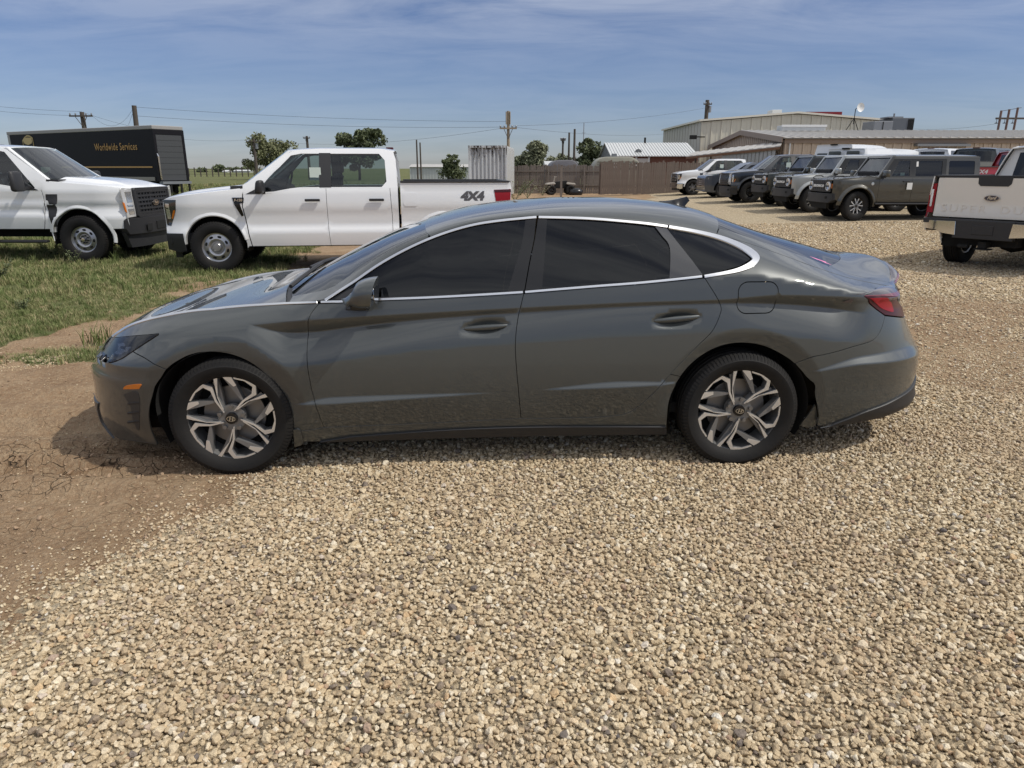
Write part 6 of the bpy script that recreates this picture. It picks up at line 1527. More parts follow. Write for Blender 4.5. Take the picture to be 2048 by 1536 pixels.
# lean-to in front of its gable
LT = thing("lean_to_shed", "open lean-to shed with rusty-edged corrugated roof beside the brown building", "shed", (0, 0, 0))
l0, l1, l2 = ZP(1372, 314, 58), ZP(1460, 307, 52), ZP(1560, 293.5, 48.5)
for i in range(24):
    t0, t1 = i / 24, (i + 1) / 24; A = Vector(l0).lerp(Vector(l2), t0); C = Vector(l0).lerp(Vector(l2), t1)
    b = MB(); q = [tuple(A), tuple(C), (C.x + 1.1, C.y + 2.6, C.z + .35), (A.x + 1.1, A.y + 2.6, A.z + .35)]; b.hexa([(x, y, z) for x, y, z in q] + [(x, y, z + .05 + .03 * (i % 2)) for x, y, z in q]); b.obj("roof_sheet", M_ROOFG, LT)
b = MB(); A, C = Vector(l0), Vector(l2); b.hexa([(A.x, A.y - .06, A.z - .16), (C.x, C.y - .06, C.z - .16), (C.x, C.y - .01, C.z - .16), (A.x, A.y - .01, A.z - .16), (A.x, A.y - .06, A.z), (C.x, C.y - .06, C.z), (C.x, C.y - .01, C.z), (A.x, A.y - .01, A.z)]); b.obj("rusty_edge", mat("rust_brown", (.16, .085, .05), .85, var=(5, .3)), LT)
A = Vector(l0).lerp(Vector(l2), .42); 
for i in range(14):
    t0, t1 = .45 + i * .038, .45 + (i + 1) * .038; A = Vector(l0).lerp(Vector(l2), t0); C = Vector(l0).lerp(Vector(l2), t1)
    b = MB(); b.hexa([(A.x, A.y + .3, 0), (C.x - .03, C.y + .3, 0), (C.x - .03, C.y + .36, 0), (A.x, A.y + .36, 0), (A.x, A.y + .3, A.z - .05), (C.x - .03, C.y + .3, C.z - .05), (C.x - .03, C.y + .36, C.z - .05), (A.x, A.y + .36, A.z - .05)]); b.obj("wall_sheet", mat("galvanised_sheet", (.36, .37, .37), .45, .4, var=(6, .25)), LT)
for t in (.12, .3): A = Vector(l0).lerp(Vector(l2), t); b = MB(); b.box(A.x, A.x + .12, A.y + .1, A.y + .22, 0, A.z); b.obj("post", M_POLE, LT)
# things on the roofs
def roof_box(name, label, cat, pxa, pya, pxb, pyb, Y, dep, mt, extra=0):
    a, c = ZP(pxa, pya, Y), ZP(pxb, pyb, Y); t = thing(name, label, cat, (a[0], Y, c[2])); w, h = c[0] - a[0], a[2] - c[2]
    b = MB(); b.box(0, w, 0, dep, 0, h); b.obj("casing", mt, t, bevel=.03); return t, w, h
t, w, h = roof_box("roof_duct", "long white duct box lying on the brown building's roof", "duct", 1565, 250.5, 1651, 262, 57.5, 1.2, M_ROOFW); b = MB(); b.box(-.05, w + .05, -.06, 0.0, h - .12, h + .04); b.obj("lid", mat("bright_white_metal", (.75, .75, .74), .4), t)
t, w, h = roof_box("air_handler", "lower grey air-handling box on the roof, left of the pair", "roof unit", 1749, 242, 1784, 262, 60.5, 2.0, M_GREYM); b = MB(); b.box(w * .46, w * .5, -.03, 0, .05, h - .05); b.obj("seam", M_DARK, t)
t, w, h = roof_box("air_handler", "taller dark grey roof unit with louvred end, right of the pair", "roof unit", 1786, 235.5, 1826, 262, 60.8, 2.2, mat("dark_grey_metal", (.12, .13, .145), .45, .3))
for i in range(5): b = MB(); b.box(w * .72 + i * .10, w * .72 + i * .10 + .05, -.05, 0, .1, h - .1); b.obj("louvre", M_DARK, t)
b = MB(); b.box(-.3, w * .5, .1, 1.5, h + .001, h + .10); b.tube([(w * .15, .4, h), (w * .15, .4, h + .35)], .07, 8); b.obj("hood_vent", M_GREYM, t)
t, w, h = roof_box("roof_vent", "small pale boxy vent behind the gable of the tall building", "vent", 1545, 219.5, 1563, 232, 78, 1.5, M_ROOFW)
# dish on tripod
dp = ZP(1705, 262, 58.6); dt = thing("satellite_dish", "white dish on a black tripod standing on the brown building's roof", "dish", dp)
s_ = 58 / 1420.0
for dx, dy in ((-.55, 0), (.30, -.3), (.30, .4)): b = MB(); b.tube([(dx, dy, 0), (0, 0, .95)], .028, 6); b.obj("leg", M_DARK, dt)
b = MB(); b.tube([(0, 0, .5), (.02, 0, 1.60), (.12, 0, 1.66)], .03, 6); b.obj("mast", M_DARK, dt)
b = MB(); b.lathe([(.02, .10), (.18, .07), (.32, .0), (.33, -.03), (.30, -.01), (.17, .04), (.02, .07)], 'y', 24, (.35, -.12, 1.72)); b.obj("reflector", mat("dish_white", (.75, .75, .74), .4), dt, smooth=50, rot=(0, 0, .25))
# red sign
a, c = ZP(1612, 223.5, 95), ZP(1683, 236, 95); sgn = thing("red_sign", "dark red sign board with white letters rising behind the tall building", "sign", (a[0], 95, 0)); w = c[0] - a[0]
b = MB(); b.box(0, w, 0, .4, a[2] - 3.2, a[2]); b.obj("board", mat("sign_red", (.20, .012, .02), .4), sgn); b = MB(); b.box(.4, .8, .1, .3, 0, a[2] - 3.2); b.box(w - .8, w - .4, .1, .3, 0, a[2] - 3.2); b.obj("post", M_GREYM, sgn)
text_mesh("lettering", "APP", 1.5, M_WHITEPL, sgn, (w * .72, -.03, a[2] - 1.02), (math.pi / 2, 0, 0), .01, 0, .03)
# --- brick house with white metal roof
H = thing("brick_house", "low brick house with white ribbed metal roof behind the fence", "house", (0, 0, 0)); hy0 = 62.0
ha, hb = ZP(1221, 313, hy0), ZP(1350, 313, hy0); hr = ZP(1214, 287, hy0 + 4.5)
b = MB(); b.box(ha[0] + .2, hb[0] + 2, hy0 + .3, hy0 + 9, 0, ha[2] + .02); b.obj("wall", M_BRICK, H)
nr = 30
for i in range(nr):
    xa, xb = lerp(ha[0], hb[0] + 2, i / nr), lerp(ha[0], hb[0] + 2, (i + 1) / nr)
    b = MB(); q = [(xa, hy0, ha[2]), (xb, hy0, ha[2]), (xb - .0, hy0 + 4.5, hr[2]), (xa - .0, hy0 + 4.5, hr[2])]; b.hexa(q + [(x, y, z + .05) for x, y, z in q]); q = [(xa, hy0 - .01, ha[2] + .04), (xa + .07, hy0 - .01, ha[2] + .04), (xa + .07, hy0 + 4.5, hr[2] + .04), (xa, hy0 + 4.5, hr[2] + .04)]; b.hexa(q + [(x, y, z + .06) for x, y, z in q]); b.obj("roof_sheet", M_ROOFW, H)
b = MB(); q = [(ha[0], hy0 + 4.5, hr[2]), (hb[0] + 2, hy0 + 4.5, hr[2]), (hb[0] + 2, hy0 + 9, ha[2]), (ha[0], hy0 + 9, ha[2])]; b.hexa(q + [(x, y, z + .05) for x, y, z in q]); b.obj("roof", M_ROOFW, H)
b = MB(); b.prism([(hy0 + .3, ha[2]), (hy0 + 9, ha[2]), (hy0 + 4.6, hr[2] - .05)], 'x', ha[0] + .15, ha[0] + .25); b.obj("gable", M_GREYM, H)
p = ZP(1286, 320, hy0); b = MB(); b.box(p[0] - .45, p[0] + .45, hy0 + .2, hy0 + .28, .1, ha[2] - .15); d_ = b.obj("door", M_ROOFG, H)
b = MB(); b.box(p[0] - .6, p[0] - .45, hy0 + .18, hy0 + .28, .1, ha[2] - .05); b.box(p[0] + .45, p[0] + .6, hy0 + .18, hy0 + .28, .1, ha[2] - .05); b.obj("frame", M_ROOFW, d_)
b = MB(); b.tube([(ha[0] + 3.6, hy0 + 4.5, hr[2]), (ha[0] + 3.6, hy0 + 4.5, hr[2] + .5)], .09, 8); b.obj("flue", M_DARK, H)
p = ZP(1276, 306, hy0 + 1.2); b = MB(); b.lathe([(.02, .08), (.25, .03), (.32, -.04)], 'y', 16, (p[0], p[1] - .1, p[2])); b.tube([(p[0], p[1], p[2] - .5), (p[0], p[1], p[2])], .04, 6); b.obj("roof_dish", M_GREYM, H)
# small houses and sheds further off
def hut(name, label, pxa, pxb, pye, pyr, Y, wall, roof, ribs_=0, cat="shed"):
    a, c, r = ZP(pxa, pye, Y), ZP(pxb, pye, Y), ZP((pxa + pxb) / 2, pyr, Y + 2.5); t = thing(name, label, cat, (a[0], Y, 0)); w = c[0] - a[0]
    b = MB(); b.box(.1, w - .1, .1, 5, 0, a[2]); b.obj("wall", wall, t)
    b = MB(); b.add([(0, -.2, a[2]), (w, -.2, a[2]), (w, 2.5, r[2]), (0, 2.5, r[2]), (0, 5.2, a[2]), (w, 5.2, a[2])], [(0, 1, 2, 3), (3, 2, 5, 4), (0, 3, 4), (1, 5, 2)]); b.obj("roof", roof, t)
    for i in range(ribs_):
        x = .15 + i * (w - .3) / max(1, ribs_ - 1); b = MB(); b.box(x - .06, x + .06, .02, .1, 0, a[2] - .02); b.obj("cladding_rib", wall, t)
    return t
hut("white_shed", "small shed with bright metal roof beyond the wooden fence", 1090, 1116, 331, 322, 66, M_GREYM, M_ROOFW, 6)
hut("metal_shed", "long pale metal shed far off left of the container", 818, 942, 334, 328.5, 100, M_ROOFW, M_ROOFG, 22)
hut("farm_shed", "long white low farm shed on the far horizon left of the pickup's cab", 466, 500, 342, 339.5, 300, M_ROOFW, M_ROOFW, 0)
hut("farm_shed", "smallest white hut on the far horizon beside the long shed", 444, 455, 343, 340, 300, M_ROOFW, M_ROOFW, 0)
# --- wooden fences: every board a part
_bm = [MB().prism([(-.066, 0), (.066, 0), (.066, h - .03), (.03, h), (-.03, h), (-.066, h - .03)], 'y', -.009, .009).mesh("board", None) for h in (1.80, 1.84, 1.88, 1.77)]
def fence(label, A, C, z0, h, mt, rails, posts, seed, side=-1):
    f = thing("board_fence", label, "fence", (A[0], A[1], z0)); rnd = random.Random(seed); d = Vector((C[0] - A[0], C[1] - A[1])); n = int(d.length / .142); ang = math.atan2(d.y, d.x); f.rotation_euler = (0, 0, ang)
    for i in range(n):
        me = rnd.choice(_bm); o = place("board", me, f, (.07 + i * .142, 0, rnd.uniform(-.02, .03)), (0, rnd.gauss(0, .008), 0), (1, 1, h / 1.83 * rnd.uniform(.985, 1.015)))
        if not me.materials: me.materials.append(mt)
        o.material_slots[0].link = 'OBJECT'; o.material_slots[0].material = mt
    for z in rails: b = MB(); b.box(0, d.length, side * .03 - .02, side * .03 + .02, z - .045, z + .045); b.obj("rail", mt, f)
    for i in range(int(d.length / 2.4) + 1): b = MB(); x = i * 2.4; b.box(x - .05, x + .05, side * .10 - .05, side * .10 + .05, 0, h * .97); b.obj("post", mt, f)
    return f
fa = ZP(1026, 378, 50); fc = ZP(1204, 378, 49.5); fence("grey board fence with rails facing the lot, right of the container", (fa[0], 50), (fc[0], 49.5), .0, 1.84, M_WOOD2, (.55, 1.45), True, 1)
fa = ZP(1200, 388, 45); fc = ZP(1480, 388, 47); fence("taller dark board fence running behind the white pickup", (fa[0], 45), (fc[0], 47), .10, 1.92, M_WOOD, (.4, 1.5), True, 2, 1)
pp = ZP(1122, 392, 44); b = MB(); b.box(-.06, .06, -.05, .05, 0, 1.75); props(b.obj("fence_post", M_WOOD2, loc=(pp[0], 44, 0)), "lone wooden post standing in front of the grey board fence", "post")
# --- container
ca = ZP(936, 291, 43); cc = ZP(1014, 291, 43); wct = cc[0] - ca[0]
CT = thing("shipping_container", "rust-streaked white shipping container behind the white pickup's bed", "container", (ca[0], 43, 0), -.075)
hct = ca[2]
def rust_mat():
    m = mat("rusty_white_paint", (.58, .60, .62), .5); nt = m.node_tree; N = nt.nodes; L = nt.links; b = N['Principled BSDF']; tc = N.new("ShaderNodeTexCoord"); mp = N.new("ShaderNodeMapping"); mp.inputs['Scale'].default_value = (5, 5, .55)
    n = N.new("ShaderNodeTexNoise"); n.inputs['Scale'].default_value = 2.2; n.inputs['Detail'].default_value = 6; n.inputs['Roughness'].default_value = .7; L.new(tc.outputs['Object'], mp.inputs[0]); L.new(mp.outputs[0], n.inputs['Vector'])
    sx = N.new("ShaderNodeSeparateXYZ"); L.new(tc.outputs['Object'], sx.inputs[0]); mr = N.new("ShaderNodeMapRange"); mr.inputs[1].default_value = 1.2; mr.inputs[2].default_value = 2.9; mr.inputs[3].default_value = -.08; mr.inputs[4].default_value = .12; L.new(sx.outputs[2], mr.inputs[0])
    ad = N.new("ShaderNodeMath"); ad.operation = 'ADD'; L.new(n.outputs[0], ad.inputs[0]); L.new(mr.outputs[0], ad.inputs[1]); r = N.new("ShaderNodeValToRGB"); r.color_ramp.elements[0].position = .605; r.color_ramp.elements[0].color = (.58, .60, .62, 1); r.color_ramp.elements[1].position = .645; r.color_ramp.elements[1].color = (.035, .022, .016, 1); L.new(ad.outputs[0], r.inputs[0]); L.new(r.outputs[0], b.inputs['Base Color']); return m
MR = rust_mat(); nco = 9; pts = []
for i in range(nco):
    x0, x1 = .08 + i * (wct - .16) / nco, .08 + (i + 1) * (wct - .16) / nco; q = (x1 - x0); pts += [(x0, 0), (x0 + q * .36, 0), (x0 + q * .5, .13), (x0 + q * .86, .13)]
pts.append((wct - .08, 0)); b = MB(); b.loft([[(x, y + .06, .1) for x, y in pts], [(x, y + .06, hct - .1) for x, y in pts]], closed=False, caps=False); b.obj("corrugated_end", MR, CT)
b = MB(); b.box(0, .09, 0, .12, 0, hct); b.box(wct - .09, wct, 0, .12, 0, hct); b.box(0.09, wct - .09, 0, .12, hct - .12, hct - .002); b.box(.09, wct - .09, 0, .12, .001, .14); b.obj("end_frame", MR, CT)
b = MB(); b.box(wct - .06, wct - .02, .12, 6.0, .05, hct - .02); b.box(.02, .06, .12, 6.0, .05, hct - .02); b.box(.06, wct - .06, .13, 6.0, hct - .08, hct - .03); b.obj("shell", M_ROOFW, CT)
for i in range(14): b = MB(); b.box(wct - .025, wct + .01, .25 + i * .41, .45 + i * .41, .12, hct - .12); b.obj("corrugation", M_ROOFW, CT)
# --- campers behind the fence
def camper(label, pxa, pxb, pyt, Y, dep, mt, check=False):
    a, c = ZP(pxa, pyt, Y), ZP(pxb, pyt, Y); w = c[0] - a[0]; h = a[2]; t = thing("camper_trailer", label, "camper", (a[0], Y, 0)); r = min(.9, w * .3)
    prof = [(0, .5), (0, h - r)] + [(r - r * math.cos(k * math.pi / 12), h - r + r * math.sin(k * math.pi / 12)) for k in range(1, 7)] + [(w - r + r * math.sin(k * math.pi / 12), h - r + r * math.cos(k * math.pi / 12)) for k in range(0, 7)] + [(w, .5)]
    b = MB(); b.prism(prof, 'y', 0, dep); b.obj("shell", mt, t, bevel=.08, smooth=40); return t, w, h
t, w, h = camper("rounded grey camper trailer end-on behind the board fence", 1100, 1159, 320, 53.5, 5, mat("camper_grey", (.16, .155, .165), .5, .2, var=(3, .15)))
b = MB(); b.box(w * .45, w * .75, -.03, 0, h - .62, h - .57); b.obj("trim_and_shadow_strip", M_DARK, t); b = MB(); b.box(w * .55, w * .68, -.03, 0, h - 1.02, h - .86); b.obj("window", M_DARK, t); b = MB(); b.box(w * .40, w * .44, -.04, 0, h - .66, h - .58); b.obj("marker_lamp", M_REDD, t)
t, w, h = camper("long weathered cream camper trailer with checkered strips behind the dark fence", 1187, 1284, 313.5, 51, 2.3, mat("camper_cream", (.30, .29, .235), .55, .1, var=(2, .25), bump=(4, .4)))
for k in range(4): b = MB(); b.box(.3, w - .3, -.02, -.001, h - .35 - k * .16, h - .31 - k * .16); b.obj("trim_and_shadow_strip", mat("camper_shadow_rib", (.17, .16, .12), .6), t)  # shadow lines of the shell's ribs, painted as dark strips
for x0_, n_ in ((w * .36, 5), (w * .80, 7)):
    ch = MB(); wh = MB()
    for i in range(n_):
        for j in range(3): (ch if (i + j) % 2 else wh).box(x0_ + i * .09, x0_ + i * .09 + .088, -.04, -.021, h - .72 + j * .11, h - .72 + j * .11 + .108)
    o = wh.obj("checker_strip", M_WHITEPL, t); ch.obj("checker_squares", M_DARK, o)
b = MB(); b.box(w * .42, w * .52, .9, 1.3, h, h + .22); b.obj("roof_vent", M_GREYM, t)
# --- delivery trailer
UF = Frame(0, 0, 0); ua = ZP(303, 250, 40.0); ub_ = ZP(12, 262, 47.5)
uv = Vector((ub_[0] - ua[0], ub_[1] - ua[1])); ul = uv.length; uth = math.atan2(uv.y, uv.x)
U = thing("delivery_trailer", "dark brown parcel trailer with gold lettering and roll-up rear door at left", "trailer", (ua[0], ua[1], 0), uth)
M_UPS = mat("dark_brown_trailer", (.008, .0075, .010), .55, spec=.2); M_UGOLD = mat("gold_print", (.44, .26, .085), .5); uh = ua[2]; uz0 = .95
# local x runs towards the front of the trailer, local -y... faces: side towards viewer is +y after the turn
sd_ = 1 if (Matrix.Rotation(uth, 2) @ Vector((0, 1))).y < 0 else -1
uw = 1.85 * -sd_
def ubx(x0, x1, y0, y1, z0, z1): y0, y1 = sorted((y0, y1)); return MB().box(x0, x1, y0, y1, z0, z1)
ubx(0.06, ul - .3, 0, uw, uz0, uh - .18).obj("box_body", M_UPS, U); ubx(.0, ul, .012 * sd_, uw, uh - .20, uh).obj("roof_edge", mat("trailer_roof_rail", (.30, .29, .28), .5), U, bevel=.03)
ubx(ul - .3, ul, .01 * sd_, uw, uz0, uh - .2).obj("front_post", mat("trailer_roof_rail2", (.36, .36, .36), .5), U, bevel=.05)
ubx(.4, ul * .62, .012 * sd_, .03 * sd_, 1.66, 1.74).obj("gold_stripe", M_UGOLD, U) ; ubx(.30, ul * .5, .012 * sd_, .05 * sd_, .98, 1.18).obj("side_rail", mat("trailer_alloy_rail", (.30, .28, .25), .45, .4), U)
ubx(-.02, .06, 0, .14 * -sd_, uz0, uh - .2).obj("door_frame", M_UPS, U); ubx(-.02, .06, uw - .14 * -sd_, uw, uz0, uh - .2).obj("door_frame", M_UPS, U); ubx(-.021, .06, .14 * -sd_, uw - .14 * -sd_, uh - .45, uh - .2).obj("door_frame", M_UPS, U)
for i in range(8):
    z0_ = uz0 + .05 + i * (uh - .5 - uz0) / 8; ubx(.0, .05, .15 * -sd_, uw - .15 * -sd_, z0_, z0_ + (uh - .5 - uz0) / 8 - .012).obj("door_slat", mat("roll_door_grey", (.055, .057, .06), .5), U)
ubx(-.25, .05, .05 * -sd_, uw - .05 * -sd_, uz0 - .14, uz0 - .002).obj("rear_bumper", M_GREYM, U)
for k in (.08, .30, .65, .92): ubx(-.2, -.12, uw * k - .05, uw * k + .05, .28, uz0 - .14).obj("bumper_leg", M_DARK, U)
for s in (0.0, .07): b = MB(); b.tube([(-.06 - s, (.10) * -sd_, uz0 + .1), (-.08 - s, .08 * -sd_, uz0 + 1.3), (-.02, .08 * -sd_, uz0 + 1.45)], .02, 6); b.obj("grab_handle", M_CHROME, U)
ubx(.5, ul - .6, uw * .15, uw * .85, .65, uz0).obj("chassis", M_DARK, U)
for x in (1.3, 2.5):
    for y in (.16, .84): wheel(U, 'steel7', .50, .29, .28, x, 0, .50).location = (x, uw * y, .50)
rotz = math.pi if sd_ > 0 else 0
text_mesh("lettering", "Worldwide Services", .54, M_UGOLD, U, (ul * .235, .02 * sd_, ZP(252, 294, 41.5)[2]), (math.pi / 2, 0, rotz), .004, 0, .004, 1.12, .80)
shp = ZP(51, 277, 46.2); sxl = (Vector((shp[0], shp[1])) - Vector((ua[0], ua[1]))).dot(uv.normalized()); szl = shp[2] - .58
def shield(w, hh, y0, y1, mt, name, par, dz=0):
    p = [(-w, hh * .62), (-w * .5, hh * .86), (0, hh), (w * .5, hh * .97), (w, hh * .80), (w, -hh * .1), (w * .8, -hh * .6), (0, -hh), (-w * .8, -hh * .6), (-w, -hh * .1)]
    y0, y1 = sorted((y0 * sd_, y1 * sd_)); b = MB(); b.prism([(sxl - x * sd_, szl + z + dz) for x, z in p], 'y', y0, y1); return b.obj(name, mt, par)
o = shield(.62, .78, .012, .02, mat("shield_gold", (.45, .34, .13), .4), "shield_emblem", U); shield(.55, .70, .021, .024, M_UPS, "shield_field", o); shield(.50, .22, .025, .028, mat("shield_gold2", (.50, .38, .16), .4), "shield_arc", o, .42)
text_mesh("shield_lettering", "ups", .72, mat("shield_gold", (.45, .34, .13)), o, (sxl, .03 * sd_, szl + .02), (math.pi / 2, 0, rotz), .003, 0, .012)
# --- utility poles and wires
def pole(label, px, pyt, Y, r=.13, arm=None, lean=0.0, mt=None, xf=0):
    p = ZP(px, pyt, Y); z0 = 0; t = thing("utility_pole", label, "utility pole", (p[0], Y, z0)); h = p[2]
    b = MB(); b.tube([(-lean * h, 0, 0), (-lean * h * .5, 0, h * .5), (0, 0, h)], [r * 1.35, r * 1.15, r], 10); b.obj("shaft", mt or M_POLE, t, smooth=50)
    if arm:
        w, dz = arm; b = MB(); b.box(-w, w, -r - .10, -r, h - dz - .06, h - dz + .06); c = b.obj("crossarm", mt or M_POLE, t)
        for x in (-w * .92, -w * .45, w * .45, w * .92): b = MB(); b.lathe([(.035, 0), (.06, .03), (.06, .12), (.02, .18)], 'z', 8, (x, -r - .05, h - dz + .06)); b.obj("insulator", M_GREYM, c)
        b = MB(); b.tube([(-w * .5, -r - .05, h - dz - .05), (0, -r - .02, h - dz - .8)], .025, 6); b.obj("brace", M_POLE, t); b = MB(); b.tube([(w * .5, -r - .05, h - dz - .05), (0, -r - .02, h - dz - .8)], .025, 6); b.obj("brace", M_POLE, t)
    if xf: b = MB(); b.lathe([(.0, 0), (.22, 0), (.22, .7), (.0, .75)], 'z', 14, (.32, 0, h - xf)); b.obj("transformer", M_GREYM, t, smooth=40)
    return Vector((p[0], Y, h))
Q1 = pole("utility pole with wide crossarm rising behind the parcel trailer's middle", 163.5, 224, 62, .17, (.95, .32), .0)
Q2 = pole("leaning utility pole without crossarm above the parcel trailer's rear", 268, 211, 58, .17, None, .03)
for s in (-1, 1):
    pass
Q3 = pole("utility pole with transformer in front of the leafy tree left of the pickup", 507, 278, 104, .17, (1.0, .35), 0, None, 1.3)
Q4 = pole("short bare utility pole above the white pickup's cab", 613.5, 272, 110, .17, (.5, .3))
Q5 = pole("left of two thin poles above the pickup's bed", 833, 279.5, 92, .09); Q6 = pole("right of two thin poles above the pickup's bed", 840, 285, 95, .09)
Q7 = pole("sunlit timber pole with crossarm standing behind the container", 1016.5, 222, 60, .11, (.68, 1.30), 0, M_POLE2)
for dx in (-.16, .14): b = MB(); b.tube([(Q7.x + dx, 59.9, Q7.z - 1.0), (Q7.x + dx, 59.9, Q7.z - .05)], .05, 6); props(b.obj("pole_insulator", M_POLE2), "slim upright at the top of the sunlit pole, %s side" % ("left" if dx < 0 else "right"), "insulator")
Q8 = pole("shortest of three dark poles between the bushes beyond the fence", 1126, 276, 74, .09, (.25, .2)); Q9 = pole("middle of three dark poles between the bushes beyond the fence", 1138.5, 265, 72, .09); Q10 = pole("tallest of three dark poles between the bushes beyond the fence", 1149.5, 258, 70, .10)
Q11 = pole("dark utility pole rising behind the tall tan building's left corner", 1415, 200, 92, .22, (.5, .5), 0, None, 1.4)
# frame of three poles at right
HFp = [ZP(2003, 221, 70), ZP(2019, 218.5, 70.5), ZP(2036, 215, 71)]
HFt = thing("timber_gantry", "three-pole timber frame with hanging insulators at the far right", "utility pole", (HFp[0][0], 70, 0))
for k, p in enumerate(HFp): b = MB(); x = p[0] - HFp[0][0]; b.tube([(x, p[1] - 70, 0), (x, p[1] - 70, p[2])], .10, 8); b.obj("shaft", mat("reddish_pole", (.16, .10, .085), .85), HFt)
zc_ = ZP(2010, 237, 70)[2]; b = MB(); b.box(-.45, HFp[2][0] - HFp[0][0] + .1, -.15, -.03, zc_ - .08, zc_ + .08); b.obj("crossarm", M_POLE, HFt)
b = MB(); b.tube([(0, 0, HFp[0][2] - .05), (HFp[2][0] - HFp[0][0], .5, HFp[2][2] - .05)], .025, 6); b.obj("tie_rod", M_POLE, HFt)
for k in range(3): x = -.4 + k * .75; b = MB(); b.tube([(x, -.2, zc_), (x, -.2, zc_ - .42)], .02, 6); b.lathe([(.0, zc_ - .44), (.16, zc_ - .44), (.05, zc_ - .36)], 'z', 10, (x, -.2, 0)); b.obj("insulator", M_DARK, HFt)
def wire(label, A, C, sag=.6, r=.009):
    b = MB(); A, C = Vector(A), Vector(C); b.tube([A.lerp(C, t) - Vector((0, 0, sag * 4 * t * (1 - t))) for t in np.linspace(0, 1, 15)], r, 4, False); return props(b.obj("power_line", M_WIRE), label, "wire", "overhead wires")
far = lambda px, py, Y: ZP(px, py, Y)
wire("lower overhead wire running left from the wide crossarm pole", far(-60, 216, 62), far(142, 231, 62), .1); wire("upper overhead wire running left above the wide crossarm pole", far(-60, 207, 62), far(163, 223, 62), .1)
wire("overhead wire from wide crossarm dipping towards the leaning pole", far(184, 231, 62), far(265, 219, 58), -.02 + 1.0); wire("overhead wire from pole top slanting to the lower right behind the trailer", far(164, 224, 62), far(330, 262, 90), .3)
wire("guy wire slanting down left from the leaning pole", far(267, 222, 58), far(257, 250, 58), 0)
wire("topmost of the long overhead wires crossing the left sky", far(270, 214, 58), far(1012, 243, 60), .25); wire("second of the long overhead wires crossing the left sky", far(275, 232, 58), far(1012, 254, 60), .3)
wire("long overhead wire at mid height above the leafy tree", far(340, 276, 90), far(502, 279, 104), .25); wire("long overhead wire from the transformer pole to the container pole", far(514, 279, 104), far(1007, 256, 60), .9)
wire("upper overhead wire right of the container pole", far(1018, 252, 60), far(1420, 214, 92), .4); wire("lower overhead wire right of the container pole", far(1025, 254, 60), far(1345, 266, 120), .5); wire("faint overhead wire running to the timber frame at right", far(1828, 258, 75), far(1995, 247, 70), .2)
b = MB()
tw_ = ZP(1168, 246, 190); TW = thing("lattice_mast", "thin far-off radio mast above the right-hand bush", "mast", (tw_[0], 190, 0)); b.tube([(0, 0, 0), (0, 0, tw_[2])], .10, 5); b.obj("shaft", mat("mast_grey", (.22, .22, .25), .6), TW)
for k in (3, 6, 9): b = MB(); b.box(-.5, .5, -.03, .03, tw_[2] - k * .8, tw_[2] - k * .8 + .08); b.obj("aerial", MATS["mast_grey"], TW)
